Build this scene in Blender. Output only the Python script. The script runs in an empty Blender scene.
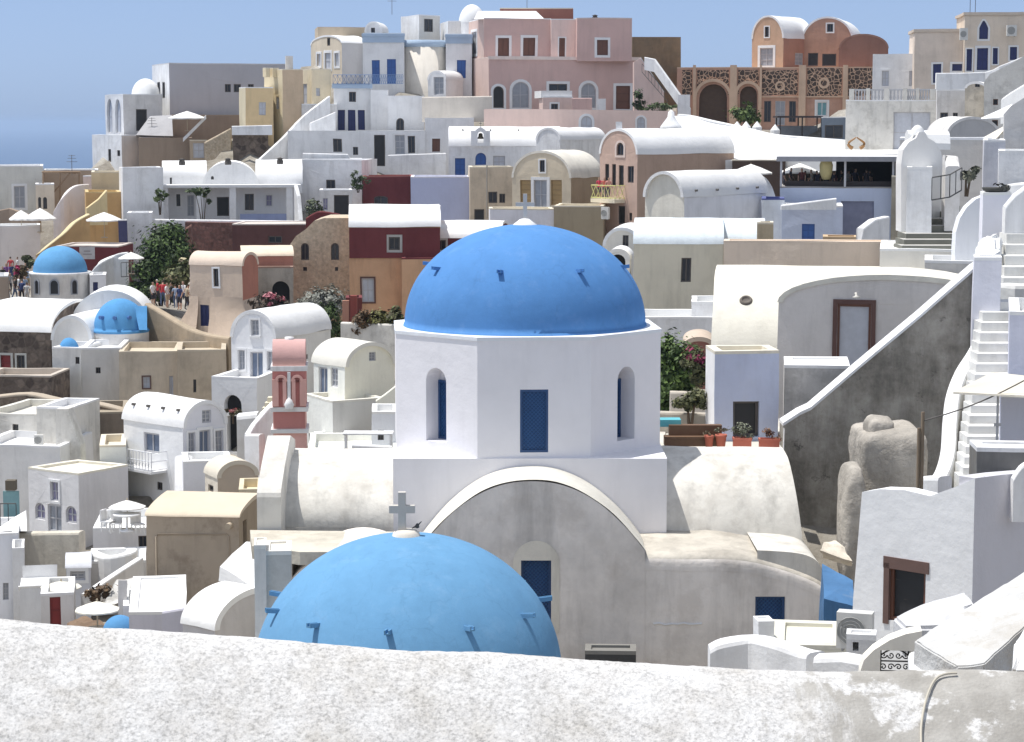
import bpy, bmesh, math, random
from mathutils import Vector, Matrix, noise
from mathutils.geometry import tessellate_polygon
rnd = random.Random(7)
R = math.radians
sc = bpy.context.scene
COL = sc.collection
# ---------------------------------------------------------------- camera
F, H0, W0, H1 = 2200.0, 123.0, 1024, 742
CAM = Vector((0, 0, 120.0))
PIT = math.atan((H1 / 2 - H0) / F)
CP, SP = math.cos(PIT), math.sin(PIT)
FWD, UPV = Vector((0, CP, -SP)), Vector((0, SP, CP))
def ray(u, v):
    return FWD + Vector((1, 0, 0)) * ((u - W0 / 2) / F) + UPV * (-(v - H1 / 2) / F)
def P(u, v, D):
    r = ray(u, v)
    return CAM + r * (D / r.y)
def solve(p, d, u):
    k = (u - W0 / 2) / F
    return (k * (p.y * CP - (p.z - 120) * SP) - p.x) / (d.x - k * d.y * CP)
# ---------------------------------------------------------------- colours
def lin(c):
    c /= 255.0
    return c / 12.92 if c <= .04045 else ((c + .055) / 1.055) ** 2.4
def soften(c, f):
    y = .25*c[0] + .6*c[1] + .15*c[2]
    return tuple(x + (y - x)*f for x in c)
def A(r, g, b, w=(212, 214, 220), k=.83):       # base colour of a thing that stands in the shade in the photo
    return soften([min(.86, k * lin(x) / lin(y)) for x, y in zip((r, g, b), w)], .24)
def L(r, g, b):                                # base colour of a thing in full sun
    return soften([min(.86, .8 * lin(x) / lin(253)) for x in (r, g, b)], .12)
MATS = {}
def node(nt, t, **kw):
    n = nt.nodes.new(t)
    for k, v in kw.items():
        if k in n.inputs: n.inputs[k].default_value = v
        else: setattr(n, k, v)
    return n
def ramp(nt, fac, stops):
    n = nt.nodes.new('ShaderNodeValToRGB')
    e = n.color_ramp.elements
    while len(e) < len(stops): e.new(.5)
    for el, (p, c) in zip(e, stops):
        el.position = p
        el.color = (c, c, c, 1) if isinstance(c, (int, float)) else (*c[:3], 1)
    nt.links.new(fac, n.inputs[0])
    return n
def mix(nt, fac, a, b, mode='MIX'):
    n = nt.nodes.new('ShaderNodeMix'); n.data_type = 'RGBA'; n.blend_type = mode
    for s, v in ((n.inputs[0], fac), (n.inputs[6], a), (n.inputs[7], b)):
        if hasattr(v, 'is_linked'): nt.links.new(v, s)
        elif isinstance(v, (int, float)): s.default_value = v if s.type == 'VALUE' else (v, v, v, 1)
        else: s.default_value = (*v[:3], 1)
    return n.outputs[2]
def base_mat(name):
    m = bpy.data.materials.new(name); m.use_nodes = True
    nt = m.node_tree
    return m, nt, nt.nodes['Principled BSDF']
def coords(nt, rand=True):
    tc = nt.nodes.new('ShaderNodeTexCoord')
    if not rand: return tc.outputs['Object']
    oi = nt.nodes.new('ShaderNodeObjectInfo')
    mu = node(nt, 'ShaderNodeMath', operation='MULTIPLY'); mu.inputs[1].default_value = 97.0
    nt.links.new(oi.outputs['Random'], mu.inputs[0])
    ad = node(nt, 'ShaderNodeVectorMath', operation='ADD')
    nt.links.new(tc.outputs['Object'], ad.inputs[0]); nt.links.new(mu.outputs[0], ad.inputs[1])
    return ad.outputs[0]
def nz(nt, vec, scale, detail=5, rough=.6, stretch=None):
    if stretch:
        mp = node(nt, 'ShaderNodeVectorMath', operation='MULTIPLY'); mp.inputs[1].default_value = stretch
        nt.links.new(vec, mp.inputs[0]); vec = mp.outputs[0]
    n = node(nt, 'ShaderNodeTexNoise', Scale=scale, Detail=detail, Roughness=rough)
    nt.links.new(vec, n.inputs['Vector'])
    return n.outputs['Fac']
def plaster(col, var=.10, streak=.12, dirt=0.0, dirtcol=(.16, .14, .11), bump=.24, fine=9.0, rough=.9, rand=True):
    key = ('p', rand, tuple(round(x, 3) for x in col), var, streak, dirt, dirtcol, bump, fine)
    if key in MATS: return MATS[key]
    m, nt, b = base_mat('plaster')
    v = coords(nt, rand)
    c1 = ramp(nt, nz(nt, v, .45, 6, .65), [(.30, 1 - var * 1.4), (.55, 1.0), (.75, 1 + var * .3)])
    c = mix(nt, 1.0, col, c1.outputs[0], 'MULTIPLY')
    s = ramp(nt, nz(nt, v, 1.0, 5, .65, (1.6, 1.6, .22)), [(.50, 1.0), (.72, 1 - streak)])
    c = mix(nt, 1.0, c, s.outputs[0], 'MULTIPLY')
    if dirt:
        d = ramp(nt, nz(nt, v, .8, 9, .72), [(.5, 0.0), (.62, dirt)])
        c = mix(nt, d.outputs[0], c, dirtcol)
    nt.links.new(c, b.inputs['Base Color'])
    b.inputs['Roughness'].default_value = rough
    b.inputs['Specular IOR Level'].default_value = .25
    bp = node(nt, 'ShaderNodeBump', Strength=bump, Distance=.12)
    h = nz(nt, v, fine * .25, 7, .6)
    nt.links.new(h, bp.inputs['Height']); nt.links.new(bp.outputs[0], b.inputs['Normal'])
    MATS[key] = m
    return m
def paint(col, rough=.5, name='paint', metal=0.0, var=.12):
    key = ('c', tuple(round(x, 3) for x in col), rough, name, metal)
    if key in MATS: return MATS[key]
    m, nt, b = base_mat(name)
    v = coords(nt)
    c1 = ramp(nt, nz(nt, v, 2.2, 5, .65), [(.35, 1 - var), (.65, 1 + var * .3)])
    nt.links.new(mix(nt, 1.0, col, c1.outputs[0], 'MULTIPLY'), b.inputs['Base Color'])
    b.inputs['Roughness'].default_value = rough; b.inputs['Metallic'].default_value = metal
    MATS[key] = m
    return m
def stone(ca, cb, mortar=(.3, .27, .22), scale=2.2, name='stone'):
    key = ('s', ca, cb, mortar, scale)
    if key in MATS: return MATS[key]
    m, nt, b = base_mat(name)
    v = coords(nt)
    vo = node(nt, 'ShaderNodeTexVoronoi', Scale=scale, Randomness=1.0); nt.links.new(v, vo.inputs['Vector'])
    ve = node(nt, 'ShaderNodeTexVoronoi', Scale=scale, feature='DISTANCE_TO_EDGE'); nt.links.new(v, ve.inputs['Vector'])
    sp = node(nt, 'ShaderNodeSeparateColor'); nt.links.new(vo.outputs['Color'], sp.inputs[0])
    c = mix(nt, sp.outputs[0], ca, cb)
    e = ramp(nt, ve.outputs['Distance'], [(.03, 1.0), (.09, 0.0)])
    c = mix(nt, e.outputs[0], c, mortar)
    g = ramp(nt, nz(nt, v, 5, 5), [(.3, .7), (.7, 1.15)])
    c = mix(nt, 1.0, c, g.outputs[0], 'MULTIPLY')
    nt.links.new(c, b.inputs['Base Color']); b.inputs['Roughness'].default_value = .95
    bp = node(nt, 'ShaderNodeBump', Strength=.6, Distance=.08)
    nt.links.new(ve.outputs['Distance'], bp.inputs['Height']); nt.links.new(bp.outputs[0], b.inputs['Normal'])
    MATS[key] = m
    return m
def leafmat(dark, light, name='leaf'):
    key = ('l', dark, light)
    if key in MATS: return MATS[key]
    m, nt, b = base_mat(name)
    g = nt.nodes.new('ShaderNodeNewGeometry')
    c = ramp(nt, g.outputs['Random Per Island'], [(0, dark), (.6, tuple((a + q) / 2 for a, q in zip(dark, light))), (1, light)])
    nt.links.new(c.outputs[0], b.inputs['Base Color']); b.inputs['Roughness'].default_value = .6
    b.inputs['Specular IOR Level'].default_value = .3
    MATS[key] = m
    return m
# ---------------------------------------------------------------- mesh builder
class MB:
    def __init__(s): s.v, s.f, s.sm, s.mi = [], [], [], []
    def add(s, vs, fs, smooth=False, mi=0):
        b = len(s.v); s.v += [tuple(x) for x in vs]
        for f in fs: s.f.append(tuple(b + i for i in f)); s.sm.append(smooth); s.mi.append(mi)
    def box(s, x0, y0, z0, x1, y1, z1, mi=0):
        vs = [(x, y, z) for z in (z0, z1) for y in (y0, y1) for x in (x0, x1)]
        s.add(vs, [(0, 2, 3, 1), (4, 5, 7, 6), (0, 1, 5, 4), (2, 6, 7, 3), (0, 4, 6, 2), (1, 3, 7, 5)], mi=mi)
    def prism(s, loop, off, smooth=False, mi=0):        # loop: planar 3D points, off: extrusion
        n = len(loop); off = Vector(off)
        vs = [Vector(p) for p in loop]; vs2 = [p + off for p in vs]
        s.add(vs, [tuple(range(n))], mi=mi); s.add(vs2, [tuple(range(n))[::-1]], mi=mi)
        s.add(vs + vs2, [(i, (i + 1) % n, n + (i + 1) % n, n + i) for i in range(n)], smooth, mi)
    def face(s, to3, loop, holes=(), depth=.2, mi=0):   # planar face with holes and reveals; to3(s, z, d)
        loops = [[Vector((a, b, 0)) for a, b in loop]] + [[Vector((a, b, 0)) for a, b in h] for h in holes]
        flat = [p for l in loops for p in l]
        if holes: tris = tessellate_polygon(loops)
        else: tris = [tuple(range(len(flat)))]
        s.add([to3(p.x, p.y, 0) for p in flat], tris, mi=mi)
        for h in holes:
            n = len(h)
            s.add([to3(a, b, 0) for a, b in h] + [to3(a, b, depth) for a, b in h], [(i, (i + 1) % n, n + (i + 1) % n, n + i) for i in range(n)], mi=mi)
    def ring(s, to3, outer, inner, d0, d1, mi=0):       # flat ring between two loops with the same count
        n = len(outer)
        V = [to3(a, b, d0) for a, b in outer] + [to3(a, b, d0) for a, b in inner] + [to3(a, b, d1) for a, b in outer] + [to3(a, b, d1) for a, b in inner]
        fs = []
        for i in range(n):
            j = (i + 1) % n
            fs += [(i, j, n + j, n + i), (2*n + i, 3*n + i, 3*n + j, 2*n + j), (i, 2*n + i, 2*n + j, j), (n + i, n + j, 3*n + j, 3*n + i)]
        s.add(V, fs, mi=mi)
    def tube(s, pts, r, n=8, r2=None, mi=0):
        pts = [Vector(p) for p in pts]; vs = []
        for i, p in enumerate(pts):
            t = (pts[min(i + 1, len(pts) - 1)] - pts[max(i - 1, 0)]).normalized()
            a = t.orthogonal().normalized() if abs(t.z) > .9 else t.cross(Vector((0, 0, 1))).normalized()
            b = t.cross(a); rr = r if r2 is None else r + (r2 - r) * i / max(1, len(pts) - 1)
            vs += [p + (a * math.cos(2*math.pi*k/n) + b * math.sin(2*math.pi*k/n)) * rr for k in range(n)]
        fs = [(i*n + k, i*n + (k + 1) % n, (i + 1)*n + (k + 1) % n, (i + 1)*n + k) for i in range(len(pts) - 1) for k in range(n)]
        s.add(vs, fs, True, mi)
        s.add(vs[:n], [tuple(range(n))], mi=mi); s.add(vs[-n:], [tuple(range(n))], mi=mi)
    def lathe(s, prof, c=(0, 0, 0), n=32, mi=0, a0=0.0, a1=None, smooth=True):
        full = a1 is None; a1 = 2*math.pi if full else a1
        m = n if full else n + 1; vs = []
        for r, z in prof:
            for k in range(m):
                a = a0 + (a1 - a0) * k / n
                vs.append((c[0] + r*math.cos(a), c[1] + r*math.sin(a), c[2] + z))
        fs = [(i*m + k, i*m + (k + 1) % m, (i + 1)*m + (k + 1) % m, (i + 1)*m + k) for i in range(len(prof) - 1) for k in range(n)]
        s.add(vs, fs, smooth, mi)
    def build(s, name, mat, parent=None, loc=None, weld=False):
        me = bpy.data.meshes.new(name); me.from_pydata(s.v, [], s.f)
        for m in (mat if isinstance(mat, (list, tuple)) else [mat]): me.materials.append(m)
        me.polygons.foreach_set('use_smooth', s.sm); me.polygons.foreach_set('material_index', s.mi)
        bm = bmesh.new(); bm.from_mesh(me)
        if weld: bmesh.ops.remove_doubles(bm, verts=bm.verts, dist=1e-4)
        bmesh.ops.recalc_face_normals(bm, faces=bm.faces)
        bm.to_mesh(me); bm.free(); me.update()
        o = bpy.data.objects.new(name, me); COL.objects.link(o)
        if parent:
            o.parent = parent
            r_ = parent.parent or parent
            if r_.type == 'EMPTY': KIDS.setdefault(r_.name, []).append(o)
        if loc is not None: o.location = loc
        return o
def tag(o, label, cat, group=None, kind='thing'):
    o['label'] = label; o['category'] = cat; o['kind'] = kind
    if group: o['group'] = group
    return o
def empty(name, label, cat, loc, rz=0, group=None):
    o = bpy.data.objects.new(name, None); COL.objects.link(o)
    o.empty_display_size = .3; o.location = loc; o.rotation_euler = (0, 0, rz)
    return tag(o, label, cat, group)
def smooth(pts, k=4):                                   # Catmull-Rom through tuples
    out = []
    for i in range(len(pts) - 1):
        p0, p1, p2, p3 = pts[max(i-1, 0)], pts[i], pts[i+1], pts[min(i+2, len(pts)-1)]
        for j in range(k):
            t = j / k
            out.append(tuple(.5*(2*b + (c - a)*t + (2*a - 5*b + 4*c - d)*t*t + (3*b - a - 3*c + d)*t**3) for a, b, c, d in zip(p0, p1, p2, p3)))
    return out + [pts[-1]]
GROUND = []                                             # (x, y, z) that the terrain passes through
# ---------------------------------------------------------------- frames, openings, houses
class Fr:
    """An upright plane through a pixel at a depth: e1 along it, n into it."""
    def __init__(s, p, yaw): s.o = p; s.a = yaw; s.e = Vector((math.cos(yaw), math.sin(yaw), 0)); s.n = Vector((-math.sin(yaw), math.cos(yaw), 0))
    def hit(s, u, v, face='f', W=0):                    # pixel -> (s, z) on that face
        if face == 'f': q, nn, ax = s.o, s.n, s.e
        elif face == 'l': q, nn, ax = s.o, s.e, s.n
        else: q, nn, ax = s.o + s.e * W, s.e, s.n
        r = ray(u, v); t = (q - CAM).dot(nn) / r.dot(nn); h = CAM + r * t
        return (h - q).dot(ax), h.z - s.o.z
def arch_loop(x0, z0, x1, z1, kind='', n=9):
    w = x1 - x0
    if not kind: return [(x0, z0), (x1, z0), (x1, z1), (x0, z1)]
    pts = [(x0, z0), (x1, z0)]
    rise = min(w / 2, (z1 - z0) * .6) if kind == 'a' else (min(w * .9, (z1 - z0) * .6) if kind == 'p' else w * .16)
    for k in range(n + 1):
        a = math.pi * k / n; x = x0 + w/2 + w/2 * math.cos(a); z = math.sin(a)
        if kind == 'p': z = 1 - abs(math.cos(a)) ** 1.35
        pts.append((x, z1 - rise + rise * z))
    return pts
def grow(loop, g):
    xs = [p[0] for p in loop]; zs = [p[1] for p in loop]
    cx, cz = (min(xs) + max(xs))/2, (min(zs) + max(zs))/2; hx, hz = (max(xs) - min(xs))/2, (max(zs) - min(zs))/2
    return [(cx + (x - cx) * (hx + g)/hx, cz + (z - cz) * (hz + g)/hz) for x, z in loop]
WHITE = A(212, 214, 220)
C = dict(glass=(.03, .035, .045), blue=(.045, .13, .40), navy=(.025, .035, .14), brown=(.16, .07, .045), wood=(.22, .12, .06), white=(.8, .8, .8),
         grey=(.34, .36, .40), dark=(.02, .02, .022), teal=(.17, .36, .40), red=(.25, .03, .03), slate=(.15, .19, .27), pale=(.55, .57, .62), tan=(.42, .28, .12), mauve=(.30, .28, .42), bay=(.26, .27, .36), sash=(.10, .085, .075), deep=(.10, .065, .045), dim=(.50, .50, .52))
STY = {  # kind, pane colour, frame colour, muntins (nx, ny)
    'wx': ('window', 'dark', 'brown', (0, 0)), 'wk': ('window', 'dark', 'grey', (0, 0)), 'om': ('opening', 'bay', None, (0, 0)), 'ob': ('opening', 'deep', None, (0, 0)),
    'w': ('window', 'glass', 'white', (1, 1)), 'wd': ('window', 'glass', 'sash', (1, 0)), 'wb': ('window', 'blue', 'blue', (1, 0)), 'wn': ('window', 'navy', 'navy', (1, 0)),
    'wr': ('window', 'brown', 'brown', (1, 0)), 'wg': ('window', 'grey', 'dim', (1, 2)), 'ws': ('window', 'slate', 'dim', (1, 0)), 'wt': ('window', 'teal', 'white', (1, 0)), 'wm': ('window', 'mauve', 'dim', (1, 1)),
    'd': ('door', 'dark', 'sash', (0, 0)), 'db': ('door', 'blue', 'blue', (1, 2)), 'dn': ('door', 'navy', 'navy', (1, 1)), 'dr': ('door', 'brown', 'brown', (0, 2)), 'dg': ('door', 'grey', 'dim', (1, 1)),
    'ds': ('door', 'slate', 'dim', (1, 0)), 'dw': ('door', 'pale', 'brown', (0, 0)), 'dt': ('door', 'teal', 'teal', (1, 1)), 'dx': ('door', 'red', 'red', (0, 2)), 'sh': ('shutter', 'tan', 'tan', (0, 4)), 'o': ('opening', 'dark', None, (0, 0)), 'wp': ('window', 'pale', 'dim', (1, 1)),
}
def opening(root, to3, loop, sty, flags='', depth=.2):
    kind, pc, fc, (nx, ny) = STY[sty]
    xs = [p[0] for p in loop]; zs = [p[1] for p in loop]
    x0, x1, z0, z1 = min(xs), max(xs), min(zs), max(zs); w, h = x1 - x0, z1 - z0
    pm = paint(C[pc], .18 if pc == 'glass' else .55, 'pane' if pc == 'glass' else 'paint')
    n = len(loop)
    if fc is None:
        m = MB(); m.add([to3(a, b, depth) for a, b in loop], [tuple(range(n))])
        return m.build('opening', paint(C[pc], .9), root)  # flat panel closing the hole; its tone stands in for the shade inside
    m = MB(); fw = min(.09, w * .12)
    m.ring(to3, grow(loop, .002), grow(loop, -fw), depth - .09, depth - .01)
    for k in range(1, nx + 1):
        x = x0 + w * k / (nx + 1); bw = fw * .4
        m.prism([to3(x - bw, z0 + fw*.5, depth - .07), to3(x + bw, z0 + fw*.5, depth - .07), to3(x + bw, z1 - fw*.5, depth - .07), to3(x - bw, z1 - fw*.5, depth - .07)], Vector(to3(0, 0, .03)) - Vector(to3(0, 0, 0)))
    for k in range(1, ny + 1):
        z = z0 + h * k / (ny + 1); bw = fw * .4
        m.prism([to3(x0 + fw*.5, z - bw, depth - .066), to3(x1 - fw*.5, z - bw, depth - .066), to3(x1 - fw*.5, z + bw, depth - .066), to3(x0 + fw*.5, z + bw, depth - .066)], Vector(to3(0, 0, .025)) - Vector(to3(0, 0, 0)))
    fm = paint(tuple(x * (.8 if fc == pc else 1) for x in C[fc]), .5)
    w_o = m.build(kind, fm, root)
    p = MB(); p.add([to3(a, b, depth - .03) for a, b in grow(loop, -.01)], [tuple(range(n))])
    p.build({'window': 'pane', 'door': 'door_panel', 'shutter': 'shutter_panel'}[kind], pm, w_o)
    sm = {'S': C['white'], 'P': (.70, .58, .52), 'B': (.13, .075, .065), 'G': (.5, .5, .47)}
    for f in flags:
        if f in sm:
            s_ = MB(); sw = min(.28, max(.12, w * .22)) * (.6 if f == 'B' else 1)
            s_.ring(to3, grow(loop, sw), grow(loop, .003), -.05, .02)
            s_.build('surround', plaster(sm[f], .06, .05), w_o)
        if f == 'i':
            s_ = MB(); a, b = to3(x0 - .1, z0 - .1, -.12), to3(x1 + .1, z0 - .012, .02)
            s_.box(min(a[0], b[0]), min(a[1], b[1]), a[2], max(a[0], b[0]), max(a[1], b[1]), b[2]); s_.build('sill', plaster(C['white'], .05, .05), w_o)
    return w_o
def handmade(root, amp):
    """Nothing here was built with a ruler: bend a house's walls and edges a little, all parts alike."""
    off = Vector(root.location)
    for o in KIDS.pop(root.name, []):
        me = o.data
        if o.name.split('.')[0] in ('wall', 'roof'):
            bm = bmesh.new(); bm.from_mesh(me)
            for _ in range(2):
                es = [e for e in bm.edges if e.calc_length() > 1.6]
                if es and len(bm.verts) < 6000: bmesh.ops.subdivide_edges(bm, edges=es, cuts=1)
            bmesh.ops.triangulate(bm, faces=[f for f in bm.faces if len(f.verts) > 4])
            bm.to_mesh(me); bm.free()
        for v in me.vertices:
            q = v.co + off
            v.co += noise.noise_vector(q*.33)*amp + noise.noise_vector(q*1.1)*amp*.4
        me.update()
KIDS = {}
def house(name, label, D, yaw, uL, uR, vt, vb, uS=None, dep=5.0, roof='flat', vs=None, wall=None, roofm=None, ops=(), ext=2.5, cat='house', group=None,
          par=.35, ov=.05, side=None, spouts=None, rimm=None, thick=.28, ground=True, flare=0.0):
    if uS is not None:                                   # turn the house until the side shows that far with a sensible depth
        for _ in range(14):
            q0 = P(uL if yaw >= 0 else uR, vt, D); dd = solve(q0, Vector((-math.sin(R(yaw)), math.cos(R(yaw)), 0)), uS)
            if .1 < dd < 11: break
            yaw += 3 if yaw >= 0 else -3
    if uS is None and yaw == 0: yaw = -math.degrees(math.atan(((uL + uR)/2 - 512)/F))*.92   # walls that show no return in the photo
    yaw = R(yaw)
    left = yaw >= 0
    near = P(uL if left else uR, vb, D)
    e, n = Vector((math.cos(yaw), math.sin(yaw), 0)), Vector((-math.sin(yaw), math.cos(yaw), 0))
    ztop = P(uL if left else uR, vs if (vs and roof in ('vy', 'vx', 'half')) else vt, D).z
    if left: A0 = near; top = Vector((near.x, near.y, ztop)); W = solve(top, e, uR)
    else: top = Vector((near.x, near.y, ztop)); W = solve(top, -e, uL); A0 = near - e * W
    if uS is not None: dep = solve(top, n, uS)
    assert W > .1 and dep > .1, (label, W, dep)
    T, zb = dep, -ext
    fr = Fr(A0.copy(), yaw)
    root = empty(name, label, cat, A0, yaw, group)
    if ground:
        for sx in (0, 1):
            for sy in (0, 1): q = A0 + e * W * sx + n * T * sy; GROUND.append((q.x, q.y, q.z))
    H = ztop - A0.z
    wm = wall or plaster(WHITE); rm = roofm or plaster(C['white'], .05, .03); sd = side or wm
    maps = {'f': lambda s, z, d: (s, d, z), 'l': lambda s, z, d: (d, s, z), 'r': lambda s, z, d: (W - d, s, z), 'b': lambda s, z, d: (s, T - d, z)}
    holes = {'f': [], 'l': [], 'r': [], 'b': []}; todo = []
    for op in ops:
        fc, u0, v0, u1, v1, sty = op[:6]; fl = op[6] if len(op) > 6 else ''
        uc, vc = (u0 + u1)/2, (v0 + v1)/2
        s0, s1 = sorted((fr.hit(u0, vc, fc, W)[0], fr.hit(u1, vc, fc, W)[0])); z0, z1 = fr.hit(uc, v1, fc, W)[1], fr.hit(uc, v0, fc, W)[1]
        lim = W if fc == 'f' else T
        s0, s1 = max(.06, s0), min(lim - .06, s1); z0 = max(zb + .05, z0)
        if s1 - s0 < .08 or z1 - z0 < .08: print('opening skipped', label, op); continue
        k = 'a' if 'a' in fl else 'p' if 'p' in fl else 'g' if 'g' in fl else ''
        lp = arch_loop(s0, z0, s1, z1, k); dp = .55 if sty in ('o', 'ob') else .3 if 'D' in fl else .16
        holes[fc].append((lp, dp)); todo.append((fc, lp, sty, fl, dp))
    archf = None; rise = 0; NA = 18
    if roof == 'vy':
        rise = P((uL + uR)/2, vt, A0.y + e.y * W/2).z - ztop
        archf = [(W/2 + W/2 * math.cos(math.pi*k/NA), H + rise * math.sin(math.pi*k/NA)) for k in range(1, NA)]
        lf = [(0, zb), (W, zb), (W, H)] + archf + [(0, H)]; lr = [(0, zb), (T, zb), (T, H), (0, H)]
    elif roof == 'vx':
        c = A0 + e * W/2 + n * T/2; rise = P((uL + uR)/2, vt, c.y).z - ztop
        archf = [(T/2 + T/2 * math.cos(math.pi*k/NA), H + rise * math.sin(math.pi*k/NA)) for k in range(1, NA)]
        lf = [(0, zb), (W, zb), (W, H), (0, H)]; lr = [(0, zb), (T, zb), (T, H)] + archf + [(0, H)]
    elif roof == 'half':                                  # quarter barrel: rises from the front eave to the back wall
        rise = P((uL + uR)/2, vt, A0.y + T).z - ztop
        archf = [(T - T * math.sin(math.pi/2*k/NA), H + rise * math.cos(math.pi/2*k/NA)) for k in range(0, NA)]
        lf = [(0, zb), (W, zb), (W, H), (0, H)]; lr = [(0, zb), (T, zb)] + archf + [(0, H)]
    else:
        lf = [(0, zb), (W, zb), (W, H), (0, H)]; lr = [(0, zb), (T, zb), (T, H), (0, H)]
    m = MB()
    for fc, lp in (('f', lf), ('b', [(0, zb), (W, zb), (W, H), (0, H)] if roof == 'half' else lf), ('l', lr), ('r', lr)):
        tgt = m; mi = 1 if (side and fc in 'lr') else 0
        by = holes[fc]
        tgt.face(maps[fc], lp, [h for h, _ in by], by[0][1] if by else .2, mi)
        if len({d for _, d in by}) > 1:                   # deeper reveals of their own
            for h, d in by:
                if d > by[0][1]:
                    k = len(h); tgt.add([maps[fc](a, b, by[0][1]) for a, b in h] + [maps[fc](a, b, d) for a, b in h], [(i, (i+1) % k, k + (i+1) % k, k + i) for i in range(k)], mi=mi)
    if flare:                                             # battered foot
        q = MB(); f_ = flare
        q.add([(-f_, -f_, zb), (W + f_, -f_, zb), (W + f_, T, zb), (-f_, T, zb), (-.01, -.01, H*.5), (W + .01, -.01, H*.5), (W + .01, T, H*.5), (-.01, T, H*.5)], [(0, 1, 5, 4), (1, 2, 6, 5), (0, 4, 7, 3)])
    m.build('wall', [wm, sd] if side else wm, root, weld=True)
    r = MB()
    if roof in ('vy', 'vx', 'half'):
        L_, S_ = (T, W) if roof == 'vy' else (W, T)
        if roof == 'half':
            out = [(S_ - (S_ + .05) * math.sin(math.pi/2*k/NA), H - .02 + (rise + .07) * math.cos(math.pi/2*k/NA)) for k in range(0, NA + 1)]
            inn = [(S_ - (S_ - .15) * math.sin(math.pi/2*k/NA), H - .02 + (rise - .1) * math.cos(math.pi/2*k/NA)) for k in range(0, NA + 1)]
        else:
            out = [(S_/2 + (S_/2 + .05) * math.cos(math.pi*k/NA), H - .02 + (rise + .07) * math.sin(math.pi*k/NA)) for k in range(NA + 1)]
            inn = [(S_/2 + (S_/2 - .15) * math.cos(math.pi*k/NA), H - .02 + (rise - .12) * math.sin(math.pi*k/NA)) for k in range(NA + 1)]
        f3 = (lambda a, z, t: (a, t, z)) if roof == 'vy' else (lambda a, z, t: (t, a, z))
        k = len(out)
        NS = max(2, int(L_ / .8)); vs_ = []
        for j in range(NS + 1):                           # hand-plastered: the curve wavers a little
            t = -ov + (L_ + 2*ov) * j / NS
            for a, z in out:
                q = noise.noise(Vector((a * .5 + A0.x, t * .5, z * .5 + A0.y))) * .05 if 0 < j < NS else 0
                vs_.append(f3(a, z + q, t))
        r.add(vs_, [(j*k + i, j*k + i + 1, (j+1)*k + i + 1, (j+1)*k + i) for j in range(NS) for i in range(k - 1)], True)
        for t in (-ov, L_ + ov):
            vv = [f3(a, z, t) for a, z in out] + [f3(a, z, t) for a, z in inn]
            r.add(vv, [(i, i+1, k+i+1, k+i) for i in range(k - 1)])
        r.add([f3(*inn[i], t) for t in (-ov, L_ + ov) for i in range(k)], [(i, i+1, k+i+1, k+i) for i in range(k - 1)], True)
        for i in (0, k - 1): r.add([f3(*out[i], -ov), f3(*inn[i], -ov), f3(*inn[i], L_ + ov), f3(*out[i], L_ + ov)], [(0, 1, 2, 3)])
        ro = r.build('roof', rm, root)
        if spouts:
            ns, ang, sgn = spouts
            for k_ in range(ns):
                t = L_ * (k_ + .5) / ns; a = R(ang)
                c0 = (S_/2 - sgn*(S_/2) * math.cos(a), H + rise * math.sin(a))
                s_ = MB(); d = Vector((-sgn*math.cos(a), math.sin(a)*.2)).normalized()
                s_.tube([f3(c0[0] - d.x*.1, c0[1] - d.y*.1, t), f3(c0[0] + d.x*.22, c0[1] + d.y*.22, t)], .07, 8)
                s_.build('spout', paint((.12, .11, .10), .8), ro)
    else:
        th = min(thick, W*.2, T*.2); pz = H - par
        o_ = [(-ov, -ov), (W + ov, -ov), (W + ov, T + ov), (-ov, T + ov)]; i_ = [(th, th), (W - th, th), (W - th, T - th), (th, T - th)]
        lip = .10 if roof != 'cornice' else .28; ov2 = .003 if roof != 'cornice' else .14
        o_ = [(-ov2, -ov2), (W + ov2, -ov2), (W + ov2, T + ov2), (-ov2, T + ov2)]
        zt = H + .02
        r.add([(x, y, zt) for x, y in o_] + [(x, y, zt) for x, y in i_] + [(x, y, pz) for x, y in i_] + [(x, y, zt - lip) for x, y in o_],
              [(0, 1, 5, 4), (1, 2, 6, 5), (2, 3, 7, 6), (3, 0, 4, 7), (4, 5, 9, 8), (5, 6, 10, 9), (6, 7, 11, 10), (7, 4, 8, 11), (8, 9, 10, 11),
               (0, 12, 13, 1), (1, 13, 14, 2), (2, 14, 15, 3), (3, 15, 12, 0)])
        r.build('roof', rm, root)
    for fc, lp, sty, fl, dp in todo: opening(root, maps[fc], lp, sty, fl, dp)
    handmade(root, .05 if D > 90 else .035)
    root['W'] = W; root['T'] = T; root['H'] = H
    return root, fr, W, T, H
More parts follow.
